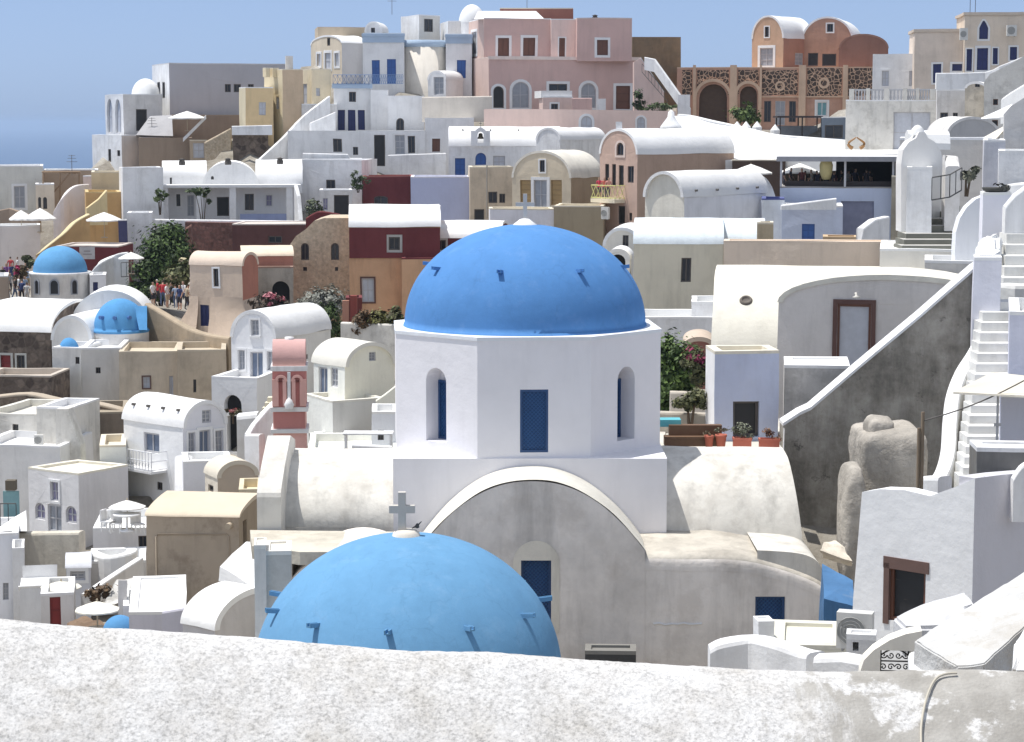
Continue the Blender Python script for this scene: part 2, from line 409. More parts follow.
def slabwall(name, label, pts, th, mat, cap=None, h=2.5, vb=None, sm=0, cat='wall', parent=None, round_=.4, ground=False, group=None, drop=None):
    """Free-standing wall along a path; pts are (u, v of its top, depth)."""
    q = smooth(pts, sm) if sm else pts
    w = [P(*p) for p in q]
    o = w[0].copy(); zlow = min(p.z for p in w) - h
    if vb is not None: zlow = min(P(p[0], vb, p[2]).z for p in q)
    def sect(k, m, z0, tt, lift=0.0):
        if drop and not lift: z0 = w[k].z - o.z - drop
        t = (w[min(k+1, len(w)-1)] - w[max(k-1, 0)]); t.z = 0; t.normalize(); s = Vector((-t.y, t.x, 0))
        p = w[k] - o; hh = tt/2; rr = tt*round_*.5
        prof = [(-hh, z0), (-hh, p.z - rr), (-hh + rr*.3, p.z - rr*.3), (-hh + rr, p.z), (hh - rr, p.z), (hh - rr*.3, p.z - rr*.3), (hh, p.z - rr), (hh, z0)]
        return [Vector((p.x, p.y, 0)) + s*a + Vector((0, 0, z + lift)) for a, z in prof]
    m = MB(); n = len(w)
    vs = [x for k in range(n) for x in sect(k, m, zlow - o.z, th)]
    m.add(vs, [(k*8 + i, k*8 + i + 1, (k+1)*8 + i + 1, (k+1)*8 + i) for k in range(n-1) for i in range(7)])
    m.add(vs[:8], [tuple(range(8))]); m.add(vs[-8:], [tuple(range(8))])
    ob = m.build(name, mat, None, o)
    tag(ob, label, cat, group)
    if cap:
        c = MB(); vs = []
        for k in range(n): vs += sect(k, c, w[k].z - o.z - .09, th + .08, .035)
        c.add(vs, [(k*8 + i, k*8 + i + 1, (k+1)*8 + i + 1, (k+1)*8 + i) for k in range(n-1) for i in range(7)])
        c.add(vs[:8], [tuple(range(8))]); c.add(vs[-8:], [tuple(range(8))])
        c.build('coping', cap, ob)
    if ground:
        for p in w: GROUND.append((p.x, p.y, zlow))
    return ob
def plate(name, label, u, v, D, yaw, outline, th, mat, ops=(), cat='wall', capm=None, group=None, capn=None):
    """Upright slab with a free outline given in pixels on its front plane."""
    yaw = R(yaw); fr = Fr(P(u, v, D), yaw)
    root = empty(name, label, cat, fr.o, yaw, group)
    lp = [fr.hit(a, b) for a, b in outline]
    to3 = lambda s, z, d: (s, d, z)
    hs = []; todo = []
    for op in ops:
        _, u0, v0, u1, v1, sty = op[:6]; fl = op[6] if len(op) > 6 else ''
        a, b = fr.hit(u0, v1), fr.hit(u1, v0); k = 'a' if 'a' in fl else 'p' if 'p' in fl else ''
        h = arch_loop(a[0], a[1], b[0], b[1], k); dp = th if 'X' in fl else .16; hs.append(h); todo.append((h, sty, fl, dp))
    m = MB(); m.face(to3, lp, hs, th if any('X' in t[2] for t in todo) else .16)
    m.face(lambda s, z, d: (s, th - d, z), lp, [h for h, s_, f, d in todo if 'X' in f], 0)
    n = len(lp)
    m.add([(a, 0, z) for a, z in lp] + [(a, th, z) for a, z in lp], [(i, (i+1) % n, n + (i+1) % n, n + i) for i in range(n)])
    m.build('wall', mat, root, weld=True)
    for h, sty, fl, dp in todo:
        if 'X' not in fl: opening(root, to3, h, sty, fl, dp)
    if capm:
        i0, i1 = capn
        q = lp[i0:i1 + 1]; c = MB()
        for (a, b), (a2, b2) in zip(q, q[1:]):
            c.add([(a, -.04, b - .06), (a, -.04, b + .04), (a, th + .04, b + .04), (a, th + .04, b - .06), (a2, -.04, b2 - .06), (a2, -.04, b2 + .04), (a2, th + .04, b2 + .04), (a2, th + .04, b2 - .06)],
                  [(0, 1, 5, 4), (1, 2, 6, 5), (2, 3, 7, 6), (3, 0, 4, 7), (0, 3, 2, 1), (4, 5, 6, 7)])
        c.build('coping', capm, root)
    return root, fr
def hull(name, label, pts, mat, cat, sub=2, amp=.03, group=None, round_=.0):
    """A solid lump through pixel points, roughened."""
    bm = bmesh.new()
    w = [P(*p) for p in pts]; o = sum(w, Vector()) / len(w); o.z = min(p.z for p in w)
    vs = [bm.verts.new(p - o) for p in w]
    bmesh.ops.convex_hull(bm, input=vs)
    bmesh.ops.delete(bm, geom=[v for v in bm.verts if not v.link_faces], context='VERTS')
    if round_: bmesh.ops.bevel(bm, geom=list(bm.edges), offset=round_, segments=2, affect='EDGES', clamp_overlap=True)
    bmesh.ops.triangulate(bm, faces=bm.faces)
    for _ in range(sub): bmesh.ops.subdivide_edges(bm, edges=list(bm.edges), cuts=1, use_grid_fill=True)
    for v in bm.verts: v.co += noise.noise_vector(v.co * 1.3 + o * .37) * amp + noise.noise_vector(v.co * 4 + o) * amp * .4
    bmesh.ops.recalc_face_normals(bm, faces=bm.faces)
    me = bpy.data.meshes.new(name); bm.to_mesh(me); bm.free(); me.materials.append(mat)
    ob = bpy.data.objects.new(name, me); COL.objects.link(ob); ob.location = o
    return tag(ob, label, cat, group)
# ---------------------------------------------------------------- domes, umbrellas, plants, people
def dome_prof(r, h, n=22, p=1.0):
    return [(max(.001, r * math.cos(math.pi/2*k/n)), h * math.sin(math.pi/2*k/n) ** p) for k in range(n + 1)]
def umbrella(label, u, v, D, wpx, hpx, polepx, mat=None, sides=8, name='umbrella'):
    r = wpx/2 * D/F; h = hpx * D/F * .85; pl = polepx * D/F
    top = P(u, v, D); root = empty(name, label, 'umbrella', top - Vector((0, 0, h + pl)), rnd.uniform(0, .7), 'parasols over the terraces')
    z1 = h + pl; m = MB(); n = sides; vs = [(0, 0, z1)]
    for rr, zz in ((.5, .56), (1, 0.0), (1.0, -.16)):
        for k in range(n*2):
            a = math.pi*k/n; q = 1 if k % 2 == 0 else (.955 if rr == 1 else .97)
            vs.append((r*rr*q*math.cos(a), r*rr*q*math.sin(a), pl + h*zz - (0 if k % 2 == 0 else h*.05*rr)))
    N = n*2
    fs = [(0, 1 + k, 1 + (k+1) % N) for k in range(N)] + [(1 + j*N + k, 1 + j*N + (k+1) % N, 1 + (j+1)*N + (k+1) % N, 1 + (j+1)*N + k) for j in range(2) for k in range(N)]
    m.add(vs, fs); m.build('canopy', mat or plaster((.82, .81, .78), .04, .0, bump=.03), root)
    t = MB(); t.tube([(0, 0, 0), (0, 0, z1 + .08)], .03, 8); t.box(-.25, -.25, 0, .25, .25, .06); t.build('pole', paint((.5, .42, .3), .6), root)
    for k in range(n):
        a = 2*math.pi*k/n; b = MB(); b.tube([(0, 0, z1 - h*.35), (r*.96*math.cos(a), r*.96*math.sin(a), pl - .02)], .012, 4); b.build('rib', paint((.5, .42, .3), .6), root)
    return root
def leaves(n, lobes, size, rr, up=.3):
    m = MB()
    tot = sum(l[3]*l[4]*l[5] for l in lobes)
    for (cx, cy, cz, ax, ay, az) in lobes:
        nl = max(4, int(n*ax*ay*az/tot)); nc = max(3, nl // 34); cen = []
        for _ in range(nc):                               # sprays of leaves with gaps between them
            d = Vector((rr.gauss(0, 1), rr.gauss(0, 1), rr.gauss(0, 1))).normalized() * (rr.random() ** .4) * rr.choice((1, 1, 1, 1.12, 1.3)); cen.append((d, rr.uniform(.14, .34)))
        for _ in range(nl):
            c0, sp = rr.choice(cen); d = c0 + Vector((rr.gauss(0, sp), rr.gauss(0, sp), rr.gauss(0, sp*.8)))
            p = Vector((cx + d.x*ax, cy + d.y*ay, cz + d.z*az))
            s = size * rr.uniform(.45, 1.45)
            nn = (d + Vector((rr.uniform(-.8, .8), rr.uniform(-.8, .8), rr.uniform(-.5, 1)+up))).normalized()
            a = nn.orthogonal().normalized(); a.rotate(Matrix.Rotation(rr.uniform(0, 6.28), 3, nn)); b = nn.cross(a)
            m.add([p - a*s, p - b*s*.5 + nn*s*.12, p + a*s, p + b*s*.5 + nn*s*.12], [(0, 1, 2, 3)])
    return m
def bush(name, label, cat, u, vbot, D, lobes, n, size, dark, light, trunk=.4, flowers=None, group=None):
    """lobes: (du, dv, rx, ry) in pixels from (u, vbot)."""
    k = D/F; base = P(u, vbot, D)
    root = empty(name, label, cat, base, 0, group)
    ls = [(du*k, rnd.uniform(-.3, .3)*rx*k, dv*k, rx*k, max(rx, ry)*k*.8, ry*k) for du, dv, rx, ry in lobes]
    rr = random.Random(hash(label) % 9973 if False else len(label)*131 + int(u))
    leaves(int(n*1.9), ls, size, rr).build('foliage', leafmat(dark, light), root)
    t = MB()
    for (x, y, z, *_) in ls: t.tube([(x*.15, y*.15, -.6), (x*.5, y*.5, z*.4), (x, y, z)], .05 + .02*trunk, 6, .02)
    t.build('stem', paint((.10, .07, .045), .9), root)
    if flowers:
        fl, nf, fs, c1, c2 = flowers
        ls = [(du*k, -.4*rx*k, dv*k, rx*k, rx*k*.7, ry*k) for du, dv, rx, ry in fl]
        leaves(nf, ls, fs, rr).build('blossom', leafmat(c1, c2, 'blossom'), root)
    return root
def skin_person(pose):
    J = {}; E = []
    st, sw, bend = pose
    def add(nm, co, r, par=None):
        J[nm] = (Vector(co), r)
        if par: E.append((par, nm))
    add('pel', (0, 0, .95), .15); add('waist', (0, .01, 1.1), .125, 'pel'); add('chest', (0, -bend*.1, 1.33), .16, 'waist'); add('neck', (0, -bend*.2, 1.49), .06, 'chest'); add('chin', (0, -.03-bend*.25, 1.57), .075, 'neck'); add('head', (0, -.01-bend*.27, 1.66), .095, 'chin'); add('crown', (0, .005-bend*.27, 1.73), .06, 'head')
    for s, q in ((-1, st), (1, -st)):
        add(f'hip{s}', (.10*s, 0, .88), .105, 'pel'); add(f'knee{s}', (.11*s, -.12*q - .03, .50), .066, f'hip{s}'); add(f'ankle{s}', (.11*s, -.22*q + .06*abs(q), .09), .045, f'knee{s}'); add(f'toe{s}', (.12*s, -.22*q - .15, .035), .038, f'ankle{s}')
        add(f'sh{s}', (.19*s, -bend*.12, 1.41), .065, 'chest'); add(f'el{s}', (.25*s, .12*q*sw - bend*.1, 1.14), .045, f'sh{s}'); add(f'wr{s}', (.24*s, .16*q*sw - .12 - bend*.2, .91), .034, f'el{s}'); add(f'ha{s}', (.23*s, .16*q*sw - .16 - bend*.2, .82), .030, f'wr{s}')
    names = list(J); me = bpy.data.meshes.new('person_skeleton')
    me.from_pydata([J[k][0] for k in names], [(names.index(a), names.index(b)) for a, b in E], [])
    ob = bpy.data.objects.new('person_skeleton', me); COL.objects.link(ob)
    md = ob.modifiers.new('skin', 'SKIN')
    for i, k in enumerate(names): me.skin_vertices[0].data[i].radius = (J[k][1], J[k][1] * (.72 if k in ('pel', 'waist', 'chest') else 1)); me.skin_vertices[0].data[i].use_root = (i == 0)
    md.use_smooth_shade = True
    sb = ob.modifiers.new('sub', 'SUBSURF'); sb.levels = 1; sb.render_levels = 1
    dg = bpy.context.evaluated_depsgraph_get(); out = bpy.data.meshes.new_from_object(ob.evaluated_get(dg))
    bpy.data.objects.remove(ob); out.name = 'person'
    out.materials.clear()
    for _ in range(4): out.materials.append(paint((.5, .32, .24), .6, 'skin'))
    for p in out.polygons:
        c = p.center; p.use_smooth = True
        arm = abs(c.x) > .215 and c.z < 1.22 and c.z > .7
        if c.z > 1.62 and (c.z > 1.70 or c.y > -.02 - bend*.27): p.material_index = 3
        elif c.z > 1.47 or arm: p.material_index = 0
        elif c.z > .93: p.material_index = 1
        elif c.z > .48 or pose[0] > .3: p.material_index = 2
        elif c.z < .07: p.material_index = 3
    return out
POSES = []
def person(label, u, vfeet, D, h, shirt, legs, hair, face, group, k=0):
    if not POSES: POSES.extend([skin_person((.0, .3, 0)), skin_person((.9, 1, .15)), skin_person((.35, .6, .4))])
    o = bpy.data.objects.new('person', POSES[k % 3]); COL.objects.link(o)
    for i, c in enumerate(((.45, .28, .2), shirt, legs, hair)):
        o.material_slots[i].link = 'OBJECT'; o.material_slots[i].material = paint(c, .8, 'cloth')
    o.location = P(u, vfeet, D); o.rotation_euler = (0, 0, R(face)); o.scale = (h/1.76,)*3
    return tag(o, label, 'person', group)

def boulder(name, label, u0, v0, u1, v1, D, depth, mat, cat, pw=3.2, amp=.10):
    """A worn, rounded mass of masonry between two pixel corners."""
    a, b = P(u0, v1, D), P(u1, v0, D); c = (a + b)/2; hx, hz, hy = (b.x - a.x)/2, (b.z - a.z)/2, depth/2; c.y += hy
    N, M = 40, 26; m = MB(); vs = []
    sg = lambda x, p: math.copysign(abs(x)**p, x)
    for j in range(M + 1):
        t = -math.pi/2 + math.pi*j/M
        for i in range(N):
            q = 2*math.pi*i/N; p = Vector((hx*sg(math.cos(t), 2/pw)*sg(math.cos(q), 2/pw), hy*sg(math.cos(t), 2/pw)*sg(math.sin(q), 2/pw), hz*sg(math.sin(t), 2/pw)))
            w = p + c; p += noise.noise_vector(w*.9)*amp*1.4 + noise.noise_vector(w*2.6)*amp*.7 + noise.noise_vector(w*7)*amp*.28; vs.append(p)
    m.add(vs, [(j*N + i, j*N + (i+1) % N, (j+1)*N + (i+1) % N, (j+1)*N + i) for j in range(M) for i in range(N)], True)
    return tag(m.build(name, mat, None, c), label, cat)
HAZE = 0.0; SUN_AZ = -63.0; SUN_EL = 62.0; SKYP = (1.0, .6, 2.5); SKYTINT = (1, 1, 1); SKYS = .10; SUNS = 4.0; EXPO = 0.3
HAZE = 0.8e-4; SKYTINT = (.265, .352, .54); SKYDESAT = .70; SKYP = (1.0, .4, 2.0); EXPO = 0.74; SUN_AZ = -84.0; SUN_EL = 72.0; SUNS = 2.75; SKYS = .15
# ================================================================ the upper rows of the village
PW = plaster(WHITE, .12, .20, .22, (.50, .47, .42))                      # white plaster walls
PWG = plaster(A(202, 201, 203), .12, .22, .28, (.44, .41, .37))          # greyer white
PWO = plaster(A(202, 200, 196), .14, .22, .25)     # old weathered white
ROOFW = plaster((.82, .82, .81), .05, .03)
ROOFC = plaster(L(243, 232, 208), .08, .05)        # creamy roof
CREAM = plaster(A(205, 195, 172)); BEIGE = plaster(A(196, 180, 158)); LILAC = plaster(A(190, 194, 218), .08, .1)
PINK = plaster(A(194, 160, 155), .06, .10); PINKL = plaster(L(236, 205, 192), .06, .08)
BROWN = plaster(A(150, 130, 112), .08, .12); KHAKI = plaster(A(156, 138, 112), .1, .15); OCHRE = plaster(A(190, 150, 88), .12, .18)
MAROON = plaster(A(112, 48, 52), .12, .15); ORANGE = plaster(A(196, 150, 108), .12, .2); TERRA = plaster(A(176, 112, 92), .1, .15)
DARKST = stone(A(70, 58, 52), A(120, 104, 92), A(98, 86, 76), 2.0)
BEIGEST = stone(A(168, 150, 124), A(186, 170, 146), A(178, 162, 138), 2.4)
TANPL = plaster(A(166, 148, 124), .14, .2, .15)
BLUETRIM = plaster(A(150, 175, 205), .05, .05)
def railing(name, label, pts, h, mat, gap=.22, cross=False, cat='railing', parent=None, r=.022):
    w = [P(*p) for p in pts]; o = w[0].copy()
    m = MB()
    for a, b in zip(w, w[1:]):
        a, b = a - o, b - o
        for z in (0.02, -h): m.tube([a + Vector((0, 0, z)), b + Vector((0, 0, z))], r*1.3, 5)
        n = max(2, int((b - a).length / gap))
        for k in range(n + 1):
            q = a.lerp(b, k/n); m.tube([q, q - Vector((0, 0, h))], r, 4)
            if cross and k < n:
                q2 = a.lerp(b, (k+1)/n); m.tube([q, q2 - Vector((0, 0, h))], r*.8, 4); m.tube([q2, q - Vector((0, 0, h))], r*.8, 4)
    ob = m.build(name, mat, parent, o)
    return tag(ob, label, cat) if not parent else ob
def ac_unit(label, u0, v0, u1, v1, D, yaw=0):
    a, b = P(u0, v1, D), P(u1, v0, D); w, h = b.x - a.x, b.z - a.z; d = w*.45
    root = empty('air_conditioner', label, 'air conditioner', a, R(yaw), 'air conditioner boxes on the walls')
    m = MB(); m.box(0, 0, 0, w, d, h); m.build('casing', paint((.68, .67, .63), .5), root)
    f = MB(); c = (w*.42, -.012, h*.5); rr = min(w, h)*.40
    f.add([(c[0] + rr*math.cos(2*math.pi*k/20), c[1], c[2] + rr*math.sin(2*math.pi*k/20)) for k in range(20)], [tuple(range(20))])
    g = f.build('fan', paint((.36, .36, .34), .6), root)
    q = MB()
    for k in range(4):
        rk = rr*(k + 1)/4; q.tube([(c[0] + rk*math.cos(2*math.pi*j/16), -.02, c[2] + rk*math.sin(2*math.pi*j/16)) for j in range(17)], .008, 4)
    q.build('grille', paint((.46, .46, .44), .5), root)
    s = MB()
    for x in (w*.15, w*.8): s.box(x, 0, -.05, x + .04, d, .0)
    s.build('bracket', paint((.3, .3, .3), .5), root)
for q_ in ((230, 176, 206), (215, 174, 212), (245, 174, 212), (100, 176, 216), (112, 174, 222), (60, 190, 212), (20, 190, 214)): GROUND.append(tuple(P(*q_)))
# ---- far left top
house('tower_house', 'tall grey blank-walled block with a white lit end on the skyline', 236, 14, 170, 292, 63, 122, uS=152, wall=plaster(A(168, 168, 178), .04, .06), side=PW, roofm=plaster(A(190,190,195)),  # grey front has its shade put into the wall colour, unlike the sunlit end
      ops=[('f', 225, 84, 231, 92, 'wd'), ('f', 234, 84, 241, 92, 'wd'), ('f', 248, 84, 254, 92, 'wd'), ('l', 157, 82, 160, 99, 'wd'), ('l', 162, 82, 165, 98, 'wd')])
_, fr, *_ = house('arcade_house', 'roofless white house with two tall open arches overlooking the sea', 233, 22, 124, 162, 94, 137, uS=105, wall=PWG, side=PW,
      ops=[('f', 136, 109, 147, 131, 'd'), ('l', 107, 99, 112, 133, 'wp', 'aD'), ('l', 115, 99, 121, 133, 'wp', 'aD')])
r = empty('domed_chapel', 'small white dome peeping up behind the arcaded white house', 'chapel', P(146, 106, 241)); m = MB(); k = 241/F
m.lathe(dome_prof(14*k, 17*k), (0, 0, 10*k), 28); m.build('dome', ROOFW, r); m = MB(); m.lathe([(13.5*k, -3), (13.5*k, 10*k)], (0, 0, 0), 28); m.build('drum', PW, r)
house('house', 'white house at the seaward end with two tiny windows and a dirty parapet', 229, 40, 122, 139, 135, 170, uS=92, wall=plaster(A(198, 188, 182)), side=PW, ops=[('l', 108, 149, 111, 162, 'wd'), ('l', 117, 150, 120, 156, 'wd')])  # beige front: shadow on the white wall put into its colour
house('house', 'low plain brown block beneath the grey-roofed lean-to', 227, 0, 139, 192, 138, 172, dep=4, wall=BROWN, roofm=BROWN)
house('house', 'plain brown flat-roofed block below the tall grey block', 232, 0, 172, 248, 115, 160, dep=4, wall=plaster(A(146, 124, 106)), roofm=BROWN)
hull('lean_to', 'grey sloping lean-to hood beside the white parasol on the skyline terrace', [(136, 135, 228.5), (173, 136, 228.5), (150, 116, 231), (172, 115, 231), (136, 137, 232), (173, 137, 232)], plaster(A(160, 160, 166)), 'lean-to', 1, .03)
umbrella('white parasol alone on the skyline terrace against the brown wall', 187, 111, 227, 38, 8, 13)
slabwall('stair_parapet', 'thin white sloping handrail wall on the brown block', [(183, 138, 226.4), (206, 115, 226.6)], .25, PW, drop=.4)
house('doorway_block', 'small beige blocked doorway in the brown wall', 225.5, 0, 190, 207, 140, 162, dep=1.5, wall=plaster(L(200, 180, 155)), roofm=ROOFC, ops=[('f', 193, 143, 204, 158, 'wp')])
slabwall('stone_ramp', 'rough brown stone ramp wall below the yellow house', [(205, 142, 224), (231, 128, 224)], .8, BEIGEST, vb=168)
# yellow houses
house('yellow_house', 'yellow tower house with notched parapet on the skyline', 222, 30, 283, 303, 69, 130, uS=264, wall=plaster(A(186, 162, 132)), side=plaster(L(240, 222, 182)), roofm=ROOFC, ops=[('l', 270, 97, 273, 109, 'wp'), ('l', 276, 97, 279, 109, 'wp')])
for k_, (a, b) in enumerate(((265, 270), (272, 279))):
    house('merlon', ['squat', 'wide'][k_] + ' yellow merlon on top of the notched tower', 222.6 + k_*.3, 30, a + 1, b, 68, 77, dep=.8, wall=plaster(L(240, 222, 182)), roofm=ROOFC, ext=0, ground=False, par=.05, cat='merlon')
house('yellow_house', 'small yellow cube house with a white-topped parapet and one shuttered window', 221, 15, 246, 273, 87, 128, uS=239, wall=plaster(A(206, 178, 126)), side=plaster(L(240, 226, 190)), roofm=ROOFW, ops=[('f', 259, 102, 266, 115, 'wp')])
house('chimney_stack', 'grey chimney stack with a pale cap above the yellow tower', 226, 10, 286, 293, 56, 80, dep=.8, wall=PWG, roofm=PWG, par=.05, ground=False, cat='chimney')
slabwall('terrace_parapet', 'white parapet running under the yellow cube house', [(232, 126, 219), (272, 125, 219)], .4, PW, vb=135)
house('stone_basement', 'dark volcanic stone basement under the yellow cube house', 219.4, 0, 233, 268, 134, 165, dep=2, wall=DARKST, roofm=PWG)
house('yellow_house', 'peach yellow house with two small white windows beside the blue balcony', 226, 20, 312, 331, 69, 120, uS=298, wall=plaster(A(222, 200, 168)), side=plaster(L(240, 224, 190)), roofm=ROOFC, ops=[('l', 303, 84, 307, 104, 'wp'), ('f', 316, 88, 320, 96, 'wp')])
slabwall('stair_parapet', 'long white stair parapet climbing towards the blue balcony house', [(258, 160, 217), (283, 137, 219), (303, 116, 221), (329, 96, 223)], .4, PW, h=3.5, sm=3)
slabwall('stair_parapet', 'short white sloping parapet beside the three blue shuttered doors', [(310, 123, 220), (335, 112, 221)], .3, PW, h=2.5)
house('house', 'plain shaded white block behind the climbing stair parapet', 223, 0, 302, 337, 104, 135, dep=3, wall=PWG)
# cream gabled house and the blue-white house
house('cream_house', 'cream house with pitched white top and a blank grey wall', 241, 28, 342, 366, 36, 80, uS=311, roof='vx', vs=43, wall=plaster(A(186, 186, 192)), side=plaster(L(238, 222, 196)), ops=[('l', 317, 54, 321, 66, 'wp', 'S'), ('l', 325, 53, 331, 69, 'wp', 'S'), ('l', 335, 53, 339, 66, 'wp', 'S'), ('l', 327, 38, 330, 46, 'wd')])
house('house', 'beige flat house top just behind the cream gabled house', 247, 8, 318, 372, 27, 60, dep=6, wall=plaster(L(225, 205, 175)), roofm=plaster(L(225, 200, 170)))
house('house', 'tiny white vaulted stair hut beside the blue cornice', 244, -10, 365, 382, 22, 44, dep=3, roof='vy', vs=32, ops=[('f', 371, 28, 375, 34, 'wd')], ground=False)
root, fr, W, T, H = house('blue_trim_house', 'white house with pale blue cornice and two tall blue doors onto a balcony', 236, 2, 363, 404, 33, 86, dep=7, ops=[('f', 372, 60, 380, 84, 'db'), ('f', 387, 59, 396, 84, 'db')])
m = MB(); m.box(-.05, -.18, H - 1.0, W + .05, .0, H - .12); m.box(-.1, -.3, H - .35, W + .1, -.02, H - .06); m.build('cornice', BLUETRIM, root)
m = MB(); m.lathe([(27*236/F, -2), (22*236/F, 56*236/F), (22*236/F - .25, 56*236/F)], (0, 0, 0), 30); o_ = m.build('round_house', plaster(A(206, 200, 192)), None, P(424, 97, 240)); tag(o_, 'rounded beige bastion house between the two blue-corniced walls', 'house'); GROUND.append(tuple(o_.location))
m = MB(); m.lathe([(22.4*236/F, 49.5*236/F), (23.4*236/F, 50*236/F), (23.4*236/F, 56.4*236/F), (.01, 56.4*236/F)], (0, 0, 0), 30); m.build('cornice', BLUETRIM, o_)
root, fr, W, T, H = house('blue_trim_house', 'white pale-blue-corniced house with one blue shuttered window beside the pink mansion', 235, 0, 446, 472, 34, 98, dep=6, ops=[('f', 457, 60, 466, 78, 'wb')])
m = MB(); m.box(-.05, -.18, H - 1.0, W + .05, .0, H - .12); m.box(-.1, -.3, H - .35, W + .1, -.02, H - .06); m.build('cornice', BLUETRIM, root)
house('rooftop_room', 'white rooftop room with a dark square window on the skyline', 243, 25, 419, 440, 15, 45, uS=401, wall=plaster(A(200, 195, 190)), side=PW, ops=[('f', 424, 19, 433, 32, 'wd')], ground=False)
house('rooftop_room', 'low white rooftop box next to the round white roof tank', 241, 10, 448, 472, 21, 45, uS=440, wall=PWG, side=PW, ground=False)
m = MB(); m.lathe(dome_prof(13*.11, 2.0), (0, 0, 0), 24); o_ = m.build('roof_dome', ROOFW, None, P(472, 23, 242)); tag(o_, 'rounded white roof tank behind the pink mansion', 'roof dome'); m = MB(); m.lathe([(13*.109, -2.5), (13*.109, .02)], (0, 0, 0), 24); m.build('drum', PW, o_)
root, fr, W, T, H = house('balcony_house', 'white house below the blue balcony with three dark blue doors', 226, 3, 334, 371, 84, 132, dep=6, ops=[('f', 349, 92, 356, 102, 'wd', 'S'), ('f', 338, 110, 345, 130, 'wn', 'S'), ('f', 348, 110, 355.5, 131, 'wn', 'S'), ('f', 358, 110, 365, 130, 'wn', 'S')])
m = MB(); m.box(-.15, -.35, H - .45, W + .15, -.02, H + .04); m.build('balcony_slab', BLUETRIM, root)
railing('balcony_railing', 'pale blue iron railing along the balcony of the blue-corniced house', [(333, 75, 225.5), (369, 75, 225.7), (403, 75, 233)], .9, paint((.12, .22, .42), .5), .45, True)
house('house', 'narrow white house front with pilasters beside the three blue doors', 225, 0, 371, 388, 90, 140, dep=6)
house('house', 'white house with an arched dark window above grey and dark doors', 224, 0, 388, 424, 96, 142, dep=6, ops=[('f', 396, 118, 404, 131, 'wd', 'aS')])
house('arched_dormer', 'little white arched gable with a barred window below the round bastion', 231, -25, 428, 446, 71, 100, dep=4, roof='vy', vs=80, ops=[('f', 434, 77, 444, 95, 'wg', 'S')], ground=False)
slabwall('terrace_wall', 'low beige terrace wall in front of the round bastion', [(422, 97, 222), (492, 96, 222)], .5, plaster(A(200, 192, 182)), vb=122)
house('house', 'whitewashed house row with a tall open brown doorway and several small windows', 216, 0, 288, 425, 131, 172, dep=6, ops=[('f', 333, 139, 342, 152, 'wd'), ('f', 353, 147, 358, 155, 'wd'), ('f', 374, 135, 385, 166, 'd'), ('f', 395, 135, 405, 154, 'wg', 'S'), ('f', 408, 136, 415, 153, 'wd', 'S')])
house('house', 'plain white house with one brown window beside the blue-doored chapel', 217, 0, 425, 474, 118, 175, dep=6, ops=[('f', 432, 139, 440, 152, 'wr', 'S')])
slabwall('terrace_parapet', 'low white parapet in front of the long whitewashed row', [(303, 153, 211), (348, 154, 211), (350, 158, 211), (362, 158, 211)], .4, PW, vb=168)
slabwall('terrace_parapet', 'white ledge wall below the arched dark window', [(388, 155, 213), (446, 153, 213)], .4, PW, vb=178)
# ---- pink mansion
root, fr, W, T, H = house('pink_mansion', 'large pink mansion with arched doorways and brown-shuttered windows', 229, 9, 489, 640, 57, 112, uS=467, wall=PINK, side=PINKL, roofm=plaster(A(205, 185, 178)), par=.1,
      ops=[('f', 493, 86, 503.5, 108, 'd', 'aS'), ('f', 512, 82, 529, 108, 'dg', 'aS'), ('f', 549, 84, 567, 91, 'wd', 'S'), ('f', 581, 83, 596, 108, 'dg', 'aS'), ('f', 616, 86, 630, 109, 'dr', 'S')])
m = MB(); m.box(-.1, -.12, H - .25, W + .1, -.01, H + .1); m.build('string_course', plaster(A(214, 196, 190)), root)
house('pink_mansion_storey', 'upper pink storey of the mansion with white-framed shuttered windows', 231, 9, 484, 551, 18, 60, uS=469, wall=PINK, side=PINKL, roofm=ROOFW, ext=.1, ground=False, ops=[('f', 498, 38, 509, 56, 'wr', 'S'), ('f', 523, 38, 535, 56, 'wr', 'S'), ('l', 472, 32, 477, 54, 'wp', 'S')], cat='storey')
house('pink_mansion_storey', 'narrow recessed pale bay of the pink mansion with one slim window', 232, 9, 551, 577, 19, 60, dep=5, wall=plaster(A(214, 188, 182)), roofm=ROOFW, ext=.1, ground=False, ops=[('f', 559, 38, 565, 57, 'wr', 'S')], cat='storey')
house('pink_mansion_storey', 'square pink corner room of the mansion with a single shuttered window', 231, 4, 577, 632, 18, 60, dep=6, wall=PINK, roofm=plaster(L(235, 215, 205)), ext=.1, ground=False, ops=[('f', 597, 40, 608, 55, 'wr', 'S')], cat='storey')
hull('pitched_roof', 'white sloping sheet laid on the roof of the pink mansion', [(474, 19, 231), (544, 18.5, 232), (478, 11, 233.5), (536, 11, 234), (474, 19.5, 234), (544, 19.3, 235)], ROOFW, 'roof sheet', 1, .02)
house('rooftop_room', 'reddish rooftop room behind the pink mansion', 240, 0, 500, 573, 8, 30, dep=4, wall=plaster(A(150, 95, 80)), roofm=ROOFC, ground=False)
house('pink_kiosk', 'small pink kiosk with white roof slab in front of the mansion', 224, 12, 543, 573, 97, 122, uS=539, wall=plaster(A(205, 178, 172)), roofm=ROOFW, ops=[('f', 551, 104, 558, 116, 'wd', 'S')])
house('kiosk_roof_block', 'flat white stone slab stacked on the pink kiosk', 224.2, 12, 541, 572, 91, 98, dep=3, wall=ROOFW, roofm=ROOFW, ext=0, ground=False, par=.03, cat='roof slab')
slabwall('terrace_parapet', 'pink balustrade wall between the kiosk and the brown door', [(572, 98, 223), (592, 98, 223)], .35, PINK, vb=110)
